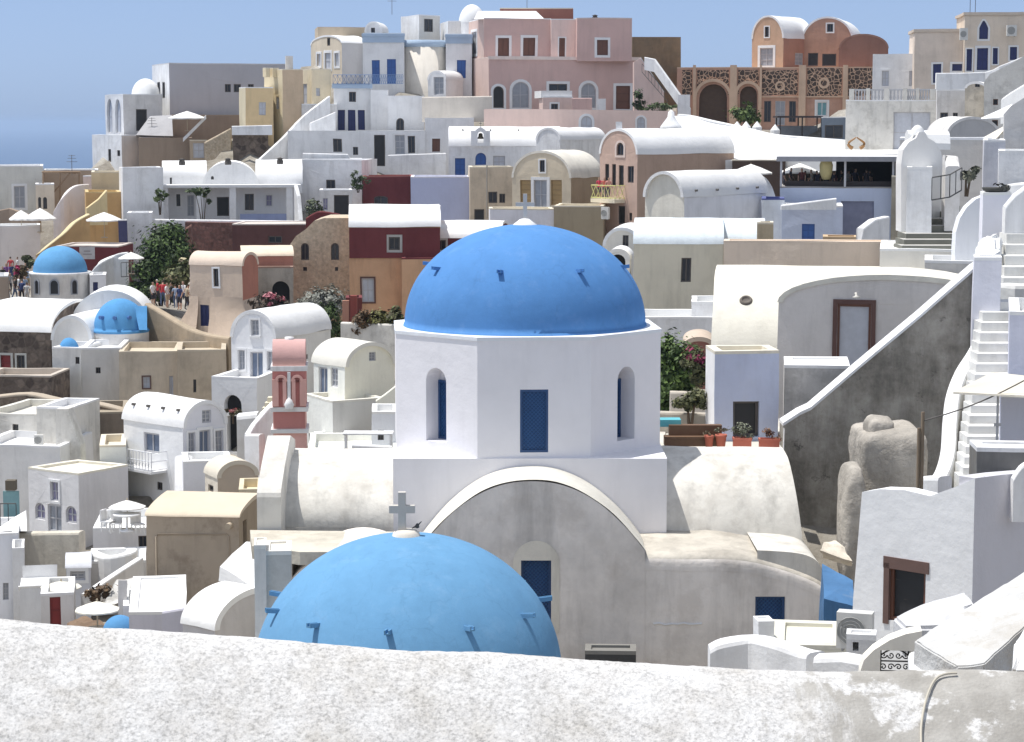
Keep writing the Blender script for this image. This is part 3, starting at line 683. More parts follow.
house('parapet_box', 'small white meter box on the pink terrace', 222, 0, 597, 606, 99, 112, dep=.8, wall=PW, ground=False, par=.05, cat='box')
plate('pink_terrace_wall', 'long pink terrace wall with two arched niches', 485, 130, 214, 0, [(484, 140), (676, 140), (676, 111), (540, 109), (484, 109)], 1.0, plaster(A(216, 186, 176), .05, .08), ops=[('f', 581, 116, 592, 134, 'wp', 'aS'), ('f', 637, 117, 645, 130, 'wp', 'aS')])
GROUND.append(tuple(P(580, 142, 214))); GROUND.append(tuple(P(760, 141, 212))); GROUND.append(tuple(P(820, 143, 209))); GROUND.append(tuple(P(790, 141, 222)))
plate('pink_stair', 'pink flight of outside stairs with white sloping parapet', 634, 105, 226, 0, [(634, 112), (634, 62), (641, 58), (664, 92), (664, 112)], 2.2, plaster(A(205, 178, 172)), capm=PW, capn=(2, 3))
slabwall('stair_parapet', 'white sloping outer parapet of the pink mansion stairs', [(645, 57, 224.5), (655, 59, 224), (690, 108, 221)], .3, PW, h=4.5, drop=1.3)
railing('stair_railing', 'dark handrail down the pink mansion stairs', [(642, 64, 225), (668, 94, 223)], .8, paint((.05, .05, .05), .5), .5)
house('house', 'brown unplastered stone block behind the pink mansion stairs', 246, 6, 632, 681, 37, 100, dep=7, wall=plaster(A(128, 110, 84), .2, .25, .3), roofm=plaster(A(128, 110, 84)))
house('stair_pier', 'white pier at the foot of the pink stairs', 219, 0, 678, 690, 95, 125, dep=1.5, wall=PW, ground=False, cat='pier')
bush('potted_shrub', 'dark slim shrub beside the brown door of the pink mansion', 'shrub', 638, 110, 222, [(0, 10, 5, 9), (0, 4, 6, 5)], 260, .16, (.02, .04, .015), (.07, .11, .04))
bush('flower_bed', 'low green planting on the terrace under the pink stairs', 'plants', 660, 110, 221, [(-12, 3, 8, 4), (0, 3, 9, 5), (12, 2, 7, 3)], 300, .15, (.03, .05, .02), (.12, .16, .06))
# ---- the orange arcaded building
ORG = plaster(A(182, 138, 116), .14, .18, .2, (.2, .15, .12)); ORD = plaster(A(150, 104, 84), .1, .14); ORL = plaster(A(200, 168, 140), .12, .14)
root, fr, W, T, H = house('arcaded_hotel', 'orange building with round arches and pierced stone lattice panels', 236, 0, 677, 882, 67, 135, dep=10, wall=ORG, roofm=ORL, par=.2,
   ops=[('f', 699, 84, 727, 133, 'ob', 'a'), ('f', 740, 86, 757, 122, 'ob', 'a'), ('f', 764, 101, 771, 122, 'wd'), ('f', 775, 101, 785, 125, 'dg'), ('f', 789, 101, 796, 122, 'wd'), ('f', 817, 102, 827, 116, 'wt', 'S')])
LATT = stone((.06, .045, .036), (.13, .09, .07), A(196, 158, 128), 2.3, 'stone_lattice')
def lattice(u0, v0, u1, v1, arch=None):
    a, b = fr.hit(u0, v1), fr.hit(u1, v0); lp = [(a[0], a[1]), (b[0], a[1]), (b[0], b[1]), (a[0], b[1])]
    if arch:
        c0, c1 = fr.hit(arch[0], arch[2])[0], fr.hit(arch[1], arch[2])[0]; top = fr.hit(arch[0], arch[2])[1]; cx, r_ = (c0 + c1)/2, (c1 - c0)/2 + .3; cz = top - (c1 - c0)/2
        aa = [math.pi*k/24 for k in range(25)]; pts_ = [(cx + r_*math.cos(t), cz + r_*math.sin(t)) for t in aa]; pts_ = [p for p in pts_ if p[1] > a[1] and a[0] < p[0] < b[0]]
        lp = [(b[0], a[1]), (b[0], b[1]), (a[0], b[1]), (a[0], a[1])] + ([(pts_[-1][0], a[1])] + pts_[::-1] + [(pts_[0][0], a[1])] if pts_ else [])
    m = MB(); m.prism([(x, -.03, z) for x, z in lp], (0, .025, 0)); m.build('stone_panel', LATT, root)
for a in ((682, 70, 692, 95), (697, 70, 729, 95, (697, 729, 82)), (738, 70, 759, 95, (738, 758, 84)), (762, 70, 798, 95), (807, 68, 842, 96), (848, 68, 879, 96)): lattice(*a[:4], *(a[4:] or ()))
for u0, u1 in ((692.5, 696), (729.5, 737), (759, 762), (798, 806), (842, 848)):
    a, b = fr.hit(u0, 133), fr.hit(u1, 66); m = MB(); m.box(a[0], -.32, a[1], b[0], -.003, b[1] + .1); m.build('pilaster', ORL, root)
m = MB(); a, b = fr.hit(760, 97.5), fr.hit(880, 96); m.box(a[0], -.2, a[1], b[0], -.003, b[1]); m.build('string_course', ORL, root)
for u, v0, v1, wf in ((713, 82, 133, 16), (748, 84, 122, 10)):
    c = fr.hit(u, v0); r_ = wf*236/F; m = MB(); z_ = c[1] - r_
    m.ring(lambda s, z, d: (s, d, z), [(c[0] + (r_+.35)*math.cos(math.pi*k/16), z_ + (r_+.35)*math.sin(math.pi*k/16)) for k in range(17)] + [(c[0] - r_ - .35, z_ - 2.5), (c[0] + r_ + .35, z_ - 2.5)][:2],
           [(c[0] + (r_+.03)*math.cos(math.pi*k/16), z_ + (r_+.03)*math.sin(math.pi*k/16)) for k in range(17)] + [(c[0] - r_ - .03, z_ - 2.5), (c[0] + r_ + .03, z_ - 2.5)], -.3, -.003)
    m.build('arch_ring', ORL, root)
for u, v, r_ in ((824, 83, 5.5), (780, 86, 5)):
    c = fr.hit(u, v); m = MB(); q = r_*236/F
    m.ring(lambda s, z, d: (s, d, z), [(c[0] + q*math.cos(2*math.pi*k/20), c[1] + q*math.sin(2*math.pi*k/20)) for k in range(20)], [(c[0] + q*.6*math.cos(2*math.pi*k/20), c[1] + q*.6*math.sin(2*math.pi*k/20)) for k in range(20)], -.1, -.003); m.build('rosette', ORL, root)
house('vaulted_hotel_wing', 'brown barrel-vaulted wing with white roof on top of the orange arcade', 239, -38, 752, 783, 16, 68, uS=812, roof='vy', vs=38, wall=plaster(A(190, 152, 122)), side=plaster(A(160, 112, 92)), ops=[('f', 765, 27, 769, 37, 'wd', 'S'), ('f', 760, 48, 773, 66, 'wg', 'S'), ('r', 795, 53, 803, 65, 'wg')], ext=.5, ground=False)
house('vaulted_hotel_wing', 'rust-coloured arched gable with a square window above the orange arcade', 241, -16, 801, 853, 17, 68, dep=8, roof='vy', vs=42, wall=plaster(A(172, 130, 108)), ops=[('f', 827, 24, 833, 32, 'wd', 'S'), ('f', 808, 53, 818, 66, 'd'), ('f', 822, 54, 836, 66, 'd')], ext=.5, ground=False)
house('hotel_wing', 'plain brown wing with curved shoulder at the end of the orange arcade', 238, 0, 839, 888, 34, 68, dep=7, roof='vy', vs=48, wall=plaster(A(140, 98, 84)), roofm=plaster(A(150, 110, 95)), ext=.5, ground=False)
bush('fan_palm', 'bushy green palm shrub in front of the second orange arch', 'shrub', 746, 126, 226, [(-6, 10, 9, 9), (6, 9, 9, 8), (0, 16, 7, 7)], 500, .22, (.04, .07, .02), (.16, .22, .06))
# pergola and glass shelter
root = empty('terrace_shelter', 'dark framed shelter on the terrace below the orange building', 'shelter', P(780, 138, 212)); k = 212/F
for i, x in enumerate((0, 22, 41)): m = MB(); m.box(x*k - .06, 0, -1, x*k + .06, .12, 20*k); m.box(x*k - .06, 3, -1, x*k + .06, 3.12, 20*k); m.build('post', paint((.03, .02, .02), .5), root)
m = MB(); m.box(-.3, -.3, 20*k, 42*k, 3.4, 20*k + .18); m.build('roof', paint((.05, .035, .035), .6), root)
m = MB(); m.box(.1, 2.6, 0, 41*k, 2.7, 12*k); m.build('bar_counter', paint((.25, .27, .3), .5), root)
house('shelter_house', 'small dark blue-grey glazed kiosk beside the ruined white house', 208, 0, 822, 846, 117, 142, dep=4, wall=plaster(A(108, 122, 140)), roofm=ROOFW, ops=[('f', 825, 125, 843, 138, 'wd')], ground=False)
for i, u in enumerate((737, 746, 757, 775)):
    m = MB(); m.lathe([(.45, 0), (.45, .35), (.02, .9)], (0, 0, 0), 10, smooth=False); o_ = m.build('parapet_finial', ROOFW, None, P(u, 131 + (i == 3)*3, 206)); tag(o_, 'small white conical parapet finial below the orange arcade', 'finial', 'white finials on the swooping parapet')
# ---- top right
house('house', 'small white house with two pale windows between orange and beige buildings', 216, 0, 873, 918, 54, 102, dep=6, ops=[('f', 882, 71, 889, 86, 'wp', 'S'), ('f', 909, 71, 914, 86, 'wp')])
house('beige_house', 'beige flat house with blue window at the right skyline', 213, -6, 915, 966, 29, 102, dep=7, roof='cornice', wall=plaster(A(204, 188, 174)), roofm=plaster(A(190, 175, 160)), ops=[('f', 933, 64, 941, 83, 'wn', 'S'), ('f', 952, 64, 962, 71, 'wn', 'S')])
house('beige_house', 'taller beige house with pointed blue window over blue doors', 211, -6, 965, 1060, 12, 90, dep=8, roof='cornice', wall=plaster(A(206, 190, 172)), roofm=plaster(A(190, 175, 160)),
      ops=[('f', 979, 20, 988, 39, 'wn', 'pS'), ('f', 966.5, 49, 972, 71, 'dn', 'S'), ('f', 977, 48, 988, 70, 'dn', 'S'), ('f', 993, 48, 998, 64, 'wn', 'S'), ('f', 1010, 47, 1017, 60, 'wn', 'S')])
ac_unit('boxy air conditioner high on the beige wall near the pointed window', 1007, 25, 1017, 36, 210.4)
ac_unit('small air conditioner at the corner between the two beige houses', 960, 28, 968, 40, 210.2)
m = MB(); 
for dx in (0, .5): m.tube([(dx, 0, 0), (dx, 0, 3 + dx)], .03, 5)
for z in (2.2, 2.8, 3.2): m.tube([(-.6, 0, z), (1.1, 0, z + .1)], .02, 4)
o_ = m.build('aerial', paint((.12, .12, .12), .4, metal=.6), None, P(970, 13, 214)); tag(o_, 'thin rooftop aerial on the taller beige house', 'aerial')
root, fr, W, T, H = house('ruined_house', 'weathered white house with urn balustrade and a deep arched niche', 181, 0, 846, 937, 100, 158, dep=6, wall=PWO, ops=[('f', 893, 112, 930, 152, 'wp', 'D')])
rr = random.Random(3)
for i, (u0, u1) in enumerate(((849, 854), (866, 870), (884, 889), (903, 907), (916, 919), (930, 936))):
    a = fr.hit(u0, 101)[0]; b = fr.hit(u1, 101)[0]; m = MB(); m.box(a, -.05, H, b, .3, H + 12*181/F*rr.uniform(.9, 1.05)); m.build('pier', PWO, root)
for i, (u0, u1) in enumerate(((854, 866), (870, 884), (889, 903), (907, 916), (919, 930))):
    a = fr.hit(u0, 101)[0]; b = fr.hit(u1, 101)[0]; m = MB(); n = 4
    m.box(a, .02, H + .78, b, .2, H + .9)
    for q in range(n): x = a + (b-a)*(q+.5)/n; m.lathe([(.05, 0), (.1, .2), (.05, .45), (.08, .78)], (x, .1, H), 8)
    m.build('baluster_rail', plaster(A(170, 172, 180)), root)
root = empty('ornament', 'pair of curled brown ceramic ornaments on the white terrace ledge', 'ornament', P(850, 149, 178)); 
for i, x in enumerate((.2, .8)):
    m = MB(); m.tube([(x + .35*math.sin(t*.5)*(1 if i else -1), 0, .05 + t*.11) for t in range(9)], .16, 8, .05); m.build('curl', paint((.35, .18, .06), .5), root)
slabwall('terrace_wall', 'white terrace wall in front of the beige houses', [(936, 73, 200), (985, 72, 200), (1000, 66, 199), (1030, 54, 198)], .4, PW, vb=100, sm=2)
house('house', 'white old house with two dark windows below the terrace of the beige houses', 176, 0, 937, 968, 90, 140, dep=5, wall=PWG, ops=[('f', 940, 113, 948, 128, 'wd'), ('f', 953, 113, 958, 122, 'wd')])
house('chimney_house', 'stubby ruined stone chimney house with a round black flue', 172, -20, 965, 986, 82, 135, dep=3, roof='vy', vs=88, wall=plaster(A(196, 186, 170), .2, .2, .4), ops=[('f', 975, 82.5, 980, 87, 'wd', 'a')])
plate('house', 'white house with sloping top and tiny windows climbing at the right edge of the skyline', 984, 165, 170, -12, [(984, 175), (984, 82), (990, 74), (1010, 64), (1024, 56), (1060, 42), (1060, 175)], 5, PWO, ops=[('f', 993, 99, 998, 105, 'wx'), ('f', 992, 120, 998, 126, 'wx')], cat='house')
house('vaulted_house', 'grey barrel-vaulted house end below the ruined chimney house', 158, 6, 946, 1000, 117, 170, dep=5, roof='vy', vs=136, wall=plaster(A(168, 168, 172), .08, .1), roofm=PWG)
# ================================================================ middle rows
# far left
house('house', 'low pale house with a grey door at the far left edge', 207, 0, -25, 43, 166, 216, dep=7, wall=plaster(A(196, 196, 192)), ops=[('f', 14, 186, 25, 208, 'dg', 'S')])
house('house', 'beige house front with two little arched openings beside the pale low house', 204, 0, 36, 54, 184, 212, dep=3, wall=plaster(A(214, 200, 180)), ops=[('f', 38, 197, 41, 209, 'wd', 'a'), ('f', 43, 197, 47, 209, 'wd', 'a')])
house('house', 'brown shaded house under timber pergola on the left', 209, 0, 43, 98, 170, 216, dep=5, wall=plaster(A(170, 146, 122)), roofm=ROOFW)
m = MB(); o0 = P(42, 172, 206)
for k_ in range(7): a = P(44 + k_*5, 171 + k_*.2, 206) - o0; m.tube([a, a + Vector((0, 3, -.2))], .06, 5)
m.tube([P(42, 172, 206) - o0, P(80, 172, 206) - o0], .09, 6)
m.tube([P(70, 173, 206) - o0, P(54, 192, 206) - o0], .08, 6)
for u in (43, 60, 79): m.tube([P(u, 172, 206) - o0, P(u, 212, 206) - o0], .08, 6)
o_ = m.build('pergola', paint((.32, .22, .14), .8), None, o0); tag(o_, 'brown timber pergola in front of the shaded house', 'pergola')
house('house', 'cream lit house with a sloping cream stair beside the ochre wall', 201, 0, 92, 122, 172, 210, dep=5, wall=plaster(L(236, 216, 176)), roofm=ROOFC)
slabwall('stair_parapet', 'curved pale lilac stair parapet under the pergola', [(54, 212, 200), (63, 196, 200), (74, 186, 201), (88, 184, 202)], .4, plaster(A(214, 208, 212)), h=3, sm=4)
house('house', 'mauve shaded house end with a small window near the ochre house', 203, -20, 83, 100, 176, 214, dep=4, wall=plaster(A(186, 166, 160)), ops=[('f', 88, 192, 94, 203, 'wd')])
house('ochre_house', 'ochre yellow house block below the cream house', 194, 12, 87, 121, 192, 252, dep=6, wall=OCHRE, roofm=plaster(L(230, 200, 140)))
slabwall('stair_parapet', 'pale sloping parapet on the shoulder of the ochre house', [(86, 208, 192), (98, 199, 192.5), (106, 190, 193)], .4, plaster(L(238, 215, 160)), h=1.5)
slabwall('ochre_wall', 'sweeping ochre garden wall below the parasols', [(38, 255, 186), (42, 250, 186), (62, 234, 187), (74, 222, 188), (88, 214, 189)], .5, OCHRE, cap=plaster(L(240, 220, 170)), h=6, sm=4, ground=False)
house('house', 'pale lilac house with a white stair at the far left', 190, 0, -20, 40, 226, 290, dep=4, wall=plaster(A(206, 200, 200)), roofm=ROOFW)
slabwall('terrace_parapet', 'brown terrace parapet at the far left below the pale low house', [(-10, 212, 199), (10, 208, 199), (40, 218, 198)], .4, BROWN, vb=232)
umbrella('first white parasol of the pair above the ochre wall, edge of terrace', 21, 210, 193, 24, 10, 14)
umbrella('broad white parasol overlapping its neighbour above the ochre wall', 40, 208, 191, 32, 12, 14)
umbrella('white parasol on the ochre terrace beside the tall white house', 104, 212, 184, 36, 9, 18)
house('shop_building', 'low maroon shop wall carrying a pale sign', 178, -4, 56, 119, 246, 292, dep=5, wall=plaster(A(112, 44, 50), .06, .06), roofm=plaster(A(190, 180, 175)), par=.1)
m = MB(); a = P(80, 259, 177); b = P(95, 247, 177); m.box(0, -.08, 0, b.x - a.x, 0, b.z - a.z); o_ = m.build('shop_sign', paint((.5, .48, .48), .5), None, a + Vector((0, -.1, 0))); tag(o_, 'pale grey rectangular sign on the maroon shop wall', 'sign')
m = MB()
for q in range(2): z = .35 + q*.25; m.box(.28 + q*.08, -.10, z, 1.0 - q*.12, -.083, z + .09)
m.build('lettering', paint((.3, .27, .27), .6), o_)
house('house', 'tall white house with blue door at the foot of the white vaulted row', 192, 10, 124, 163, 168, 255, uS=119, wall=PW, ops=[('f', 127, 222, 131, 232, 'wp'), ('l', 120.5, 222, 122.5, 240, 'wn')])
house('house', 'stepped small white house in front of the tall white one', 186, 8, 128, 152, 213, 262, dep=4, wall=PW)
house('snack_kiosk', 'dark blue clad kiosk doorway beside the ochre terrace', 183, 0, 119, 127, 220, 250, dep=1.5, wall=plaster(A(60, 62, 100)), roofm=PW, ground=False)
slabwall('curved_wall', 'white rounded wing wall rising beside the maroon shop', [(92, 272, 165), (100, 262, 165), (112, 256, 166), (120, 253, 166), (128, 252, 166)], .5, PW, h=3, sm=4)
umbrella('squat white parasol beside the ivy covered slope', 131, 252, 160, 26, 7, 16)
railing('terrace_railing', 'small dark iron railing below the squat white parasol', [(121, 263, 159), (137, 262, 159)], 1.0, paint((.04, .04, .04), .5), .3)
# white vaulted row
root, fr, W, T, H = house('white_hotel', 'long white house with shaded portico and humped vaulted roofs', 197, 0, 163, 297, 186, 224, dep=7, wall=plaster(A(206, 208, 216), .05, .08), roofm=ROOFW,
   ops=[('f', 176, 194, 180, 206, 'wd', 'S'), ('f', 187, 195, 194, 216, 'dg'), ('f', 217, 197, 229, 216, 'd'), ('f', 245, 194, 254, 210, 'wd', 'S'), ('f', 266, 195, 272, 206, 'wm', 'S')])
m = MB(); m.box(-.4, -2.4, H - .1, W + .3, .0, H + .14); m.build('portico_roof', ROOFW, root)
for u in (166, 200, 233, 289):
    x = fr.hit(u, 200)[0]; m = MB(); m.box(x - .28, -2.3, -1.2, x + .28, -1.8, H - .1); m.build('portico_pillar', PW, root)
m = MB(); m.box(fr.hit(240, 200)[0], -2.2, .1, fr.hit(287, 200)[0], -2.05, .95); m.build('parapet', plaster(A(130, 145, 190)), root)
house('white_vault', 'low flat white roof hump at the west end of the portico house', 200, 0, 163, 206, 161, 190, dep=5, roof='vx', vs=176, ext=.3, ground=False, ops=[('f', 170, 177.5, 172, 184, 'wd')])
house('white_vault', 'rounded white roof dome hump over the portico house', 199, 0, 203, 258, 162, 190, dep=7, roof='vy', vs=186, ext=.3, ground=False, roofm=ROOFW, ops=[('f', 211, 176, 214, 179.5, 'wd', 'a')])
house('white_vault', 'long white saddle vault at the end of the portico house', 201, 0, 256, 302, 160, 190, dep=6, roof='vx', vs=184, ext=.3, ground=False)
house('house', 'bare white house with a single black window above the sunken terrace', 203, -10, 290, 362, 160, 200, dep=6, wall=PW, ops=[('f', 326, 180, 335, 189, 'wd')])
house('terrace_room', 'open white terrace room with dark doorway and potted plants', 196, 0, 320, 352, 190, 225, dep=4, wall=PWG, ops=[('f', 334, 195, 349, 215, 'd'), ('f', 323, 198, 328, 210, 'wm')])
slabwall('stair_parapet', 'thin white stair wall beside the sunken terrace', [(296, 185, 195), (299, 196, 194), (301, 220, 193)], .35, PW, h=3)
bush('terrace_palm', 'small feathery palm on the terrace of the white portico house', 'palm', 160, 208, 191, [(-3, 11, 5, 4), (3, 12, 5, 4), (0, 15, 4, 4)], 120, .2, (.05, .08, .03), (.2, .25, .1))
bush('climbing_vine', 'thin green vine climbing a portico pillar', 'vine', 203, 218, 191, [(-2, 26, 6, 6), (4, 22, 5, 7), (-8, 28, 8, 4)], 220, .18, (.03, .05, .02), (.12, .16, .06))
bush('terrace_shrub', 'leafy shrub in the corner of the sunken terrace', 'shrub', 313, 218, 190, [(0, 9, 8, 9), (8, 5, 6, 6)], 300, .16, (.04, .06, .03), (.2, .22, .14))
bush('terrace_shrub', 'spiky dark shrub before the open terrace room', 'shrub', 358, 186, 199, [(-3, 6, 6, 8), (4, 4, 6, 6)], 200, .16, (.03, .05, .02), (.12, .16, .07))
slabwall('terrace_parapet', 'white lip along the terrace of the portico house', [(152, 219, 188.6), (240, 220, 188.6), (308, 221, 188.6)], .5, PW, vb=226)
BRICK = stone(A(104, 66, 58), A(138, 92, 80), A(112, 80, 72), 3.0)
plate('retaining_wall', 'reddish brown stone retaining wall under the portico terrace', 185, 262, 187.5, 0, [(185, 290), (185, 222), (300, 224), (300, 290)], 1.2, BRICK)
house('maroon_awning_house', 'dark maroon room with a pale canopy edge in the retaining wall', 180, -3, 232, 306, 224, 275, dep=5, wall=plaster(A(96, 60, 58), .15, .2), roofm=plaster(L(236, 224, 214)), par=.05, ops=[('f', 268, 236, 282, 243, 'wd')])
slabwall('brick_pier', 'brown sloping pier beside the ivy', [(186, 228, 180), (192, 224, 180)], .8, BRICK, vb=270)
house('maroon_house', 'low maroon house with a dark arched doorway', 201, 3, 363, 413, 176, 215, dep=5, wall=MAROON, roofm=plaster(L(190, 120, 110)), ops=[('f', 374, 196, 388, 206, 'wd', 'g')])
house('sky_tinted_house', 'plain cube house tinted lilac by sky reflection in the centre of the village', 194, 2, 411, 471, 177, 225, dep=6, wall=plaster((.50, .54, .73), .05, .06), roofm=plaster(A(200, 202, 220)))  # reflected sky put into the wall colour
# blue-white chapel
house('chapel', 'long white vaulted chapel with blue door and round roof spouts', 207, 0, 449, 560, 127, 182, dep=6, roof='vx', vs=146, wall=PW, spouts=(4, 55, 1), ops=[('f', 455, 158, 465, 176, 'db', 'S'), ('f', 475, 153, 486, 165, 'wb', 'aS'), ('f', 493, 156, 505, 168, 'wp', 'S')])
root = empty('bell_gable', 'small white belfry with arched bell opening on the chapel front', 'belfry', P(471, 146, 205.6)); k = 205.6/F
m = MB(); to3 = lambda s, z, d: (s, d, z)
out = [(0, 0), (19*k, 0), (19*k, 15*k), (15*k, 15*k), (13*k, 17*k), (9.5*k, 19*k), (6*k, 17*k), (4*k, 15*k), (0, 15*k)]
ho = arch_loop(6.5*k, 3*k, 12.5*k, 14*k, 'a'); m.face(to3, out, [ho], .6); m.face(lambda s, z, d: (s, .6, z), out, [ho], 0)
m.prism([(a, 0, b) for a, b in out], (0, .6, 0)); m.f = [f for f in m.f if len(f) < 9]; m.sm = m.sm[:len(m.f)]; m.mi = m.mi[:len(m.f)]
m.build('wall', PW, root); m = MB(); m.lathe([(.01, .55), (.18, .5), (.22, .2), (.34, 0)], (9.5*k, .3, 7*k), 12); m.build('bell', paint((.1, .08, .05), .4, metal=.7), root)
m = MB(); m.box(9.3*k, .27, 19*k, 9.7*k, .33, 24*k); m.box(8*k, .27, 22*k, 11*k, .33, 22.5*k); m.build('cross', paint((.2, .2, .2), .5), root)
house('vaulted_house', 'white vaulted annexe between the chapel and the cream gabled house', 203, -30, 536, 560, 128, 175, dep=9, roof='vy', vs=140, wall=PW)
house('house', 'rough beige stone house with two dark windows below the chapel', 192, 3, 470, 513, 167, 228, dep=5, wall=plaster(A(190, 174, 152), .14, .2, .2), roofm=ROOFC, ops=[('f', 488, 192, 497, 203, 'wd'), ('f', 499, 194, 505, 203, 'wd'), ('f', 474, 209, 484, 222, 'd')])
m = MB(); m.tube([(0, 0, 0), (0, 0, 4.5)], .06, 6); o_ = m.build('pole', paint((.35, .32, .28), .6), None, P(487, 218, 188)); tag(o_, 'plain slim pole standing before the beige stone house', 'pole')
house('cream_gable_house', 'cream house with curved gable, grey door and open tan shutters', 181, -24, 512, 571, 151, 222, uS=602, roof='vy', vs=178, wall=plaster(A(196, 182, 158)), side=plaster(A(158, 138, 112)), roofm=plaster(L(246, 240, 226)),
      ops=[('f', 540, 160, 545, 172, 'wd', 'S'), ('f', 534, 180, 547, 210, 'dg', 'S'), ('f', 520, 180, 531, 205, 'sh'), ('f', 551, 180, 562, 205, 'sh')])
house('house', 'lilac white terrace block right behind the big dome', 172, 2, 490, 554, 209, 245, dep=4, wall=plaster(A(204, 206, 218)), roofm=ROOFC)
house('house', 'khaki side block joined to the lilac terrace behind the big dome', 171.5, -6, 554, 603, 206, 262, dep=5, wall=plaster(A(152, 138, 112)), roofm=ROOFC)
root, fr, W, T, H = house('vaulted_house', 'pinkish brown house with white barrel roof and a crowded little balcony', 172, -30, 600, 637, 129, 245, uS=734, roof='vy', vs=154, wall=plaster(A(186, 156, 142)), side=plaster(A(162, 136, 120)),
   ops=[('f', 617, 142, 624, 155, 'wd', 'aP'), ('f', 605, 164, 609, 186, 'd'), ('f', 612, 164, 616, 186, 'd'), ('f', 619, 165, 624, 186, 'd'), ('f', 628, 166, 634, 183, 'wd'), ('f', 618, 206, 625, 224, 'd'), ('f', 629, 213, 632, 221, 'wd')])
a, b = fr.hit(601, 202), fr.hit(625, 199); m = MB(); m.box(a[0], -1.1, a[1], b[0], -.01, b[1]); bal = m.build('balcony_slab', CREAM, root)
m = MB(); z0, z1 = b[1], b[1] + 1.05
for (p, q) in (((a[0], -1.05), (b[0], -1.05)), ((b[0], -1.05), (b[0], -.05)), ((a[0], -1.05), (a[0], -.05))):
    p, q = Vector((*p, 0)), Vector((*q, 0))
    for z in (z0 + .08, z1): m.tube([p + Vector((0, 0, z)), q + Vector((0, 0, z))], .035, 5)
    n = max(2, int((q - p).length/.5))
    for k_ in range(n): c, d = p.lerp(q, k_/n), p.lerp(q, (k_+1)/n); m.tube([c + Vector((0, 0, z0)), d + Vector((0, 0, z1))], .025, 4); m.tube([d + Vector((0, 0, z0)), c + Vector((0, 0, z1))], .025, 4)
m.build('balcony_railing', paint((.62, .62, .25), .6), root)
fb = Fr(root.location.copy(), R(-30))
def on(face_pt): return root.matrix_basis @ Vector(face_pt)
bpy.context.view_layer.update()
for i, (u, cc) in enumerate(((606, (.6, .05, .10)), (613, (.62, .16, .12)), (618, (.7, .35, .3)))):
    x = fb.hit(u, 190)[0]; q = root.matrix_world @ Vector((x, -.55, b[1])); person('x', 0, 0, 1, 1.7, cc, (.1, .1, .13), (.06, .04, .03), 20*i - 20, 'people on the balcony', i)
    o_ = COL.objects[-1]; o_.location = q; o_['label'] = ['person in bright crimson top at the end of the little balcony', 'person in red-orange shirt standing mid balcony', 'person in pale pink top on the little balcony'][i]
ac_unit('pale air conditioner under the crowded balcony', 601, 207, 609, 219, 170.5, -30)
root = empty('skylight', 'white conical skylight with dark railing on the brown house vault', 'skylight', P(671, 133, 182)); m = MB(); m.lathe([(.9, -1), (.9, .5), (.75, .7), (.3, 1.3), (.25, 1.7), (.05, 1.9)], (0, 0, 0), 16); m.build('cone', PW, root)
m = MB(); m.tube([(-1.1, -1, .35), (1.1, -1, .35)], .08, 6); m.tube([(-1.1, -1, 0), (1.1, -1, 0)], .05, 6)
for q in range(7): m.tube([(-1.1 + q*.366, -1, -.4), (-1.1 + q*.366, -1, .35)], .04, 5)
m.build('railing', paint((.03, .03, .03), .6), root)
# swooping white terrace
def sheet(name, label, top, bot, mat, cat, thick=.5):
    t, b_ = smooth([tuple(p) for p in top], 5), smooth([tuple(p) for p in bot], 5); n = min(len(t), len(b_)); o = P(*t[0]); m = MB(); J = 6
    vs = []
    for i in range(n):
        p, q = P(*t[i]) - o, P(*b_[i]) - o
        for j in range(J + 1):
            f_ = j/J; x = p.lerp(q, f_); x.z += .12*math.sin(math.pi*f_) + noise.noise(x*.4)*.06; vs.append(x)
    m.add(vs, [(i*(J+1) + j, i*(J+1) + j + 1, (i+1)*(J+1) + j + 1, (i+1)*(J+1) + j) for i in range(n-1) for j in range(J)], True)
    dn = Vector((0, 0, -thick)); k = J + 1
    for seq in ([i*k for i in range(n)], [i*k + J for i in range(n)], list(range(k)), [(n-1)*k + j for j in range(k)]):
        m.add([vs[i] for i in seq] + [vs[i] + dn for i in seq], [(i, i+1, len(seq)+i+1, len(seq)+i) for i in range(len(seq)-1)])
    return tag(m.build(name, mat, None, o), label, cat)
sheet('swooping_roof', 'big swooping whitewashed roof below the orange arcaded building', [(672, 116, 204), (690, 117, 204), (712, 123, 203), (745, 129, 202), (775, 136, 201), (810, 139, 200), (850, 142, 199), (912, 146, 197)],
      [(690, 162, 178), (710, 160, 178), (730, 160, 178), (760, 160, 178), (790, 158, 177), (820, 156, 176), (850, 155, 175), (915, 153, 174)], ROOFW, 'roof', 1.2)
slabwall('roof_parapet', 'thick swooping white parapet crowning the big roof', [(678, 114, 204.5), (690, 115, 204.5), (712, 120, 203.5), (745, 127, 202.5), (775, 134, 201.5), (810, 137, 200.5), (848, 140, 199.5)], .7, ROOFW, h=2, sm=4)
GROUND.append(tuple(P(760, 175, 178))); GROUND.append(tuple(P(850, 175, 174)))
house('shade_room', 'dark brown shaded terrace room under the swooping roof', 176, 0, 732, 785, 160, 200, dep=4, wall=plaster(A(80, 64, 56)), roofm=ROOFC)
umbrella('wide white parasol next to the cafe, partly behind the vaulted house', 751, 164, 158, 44, 10, 16)
umbrella('wide white parasol showing through the cafe window', 800, 163, 157, 40, 10, 16)
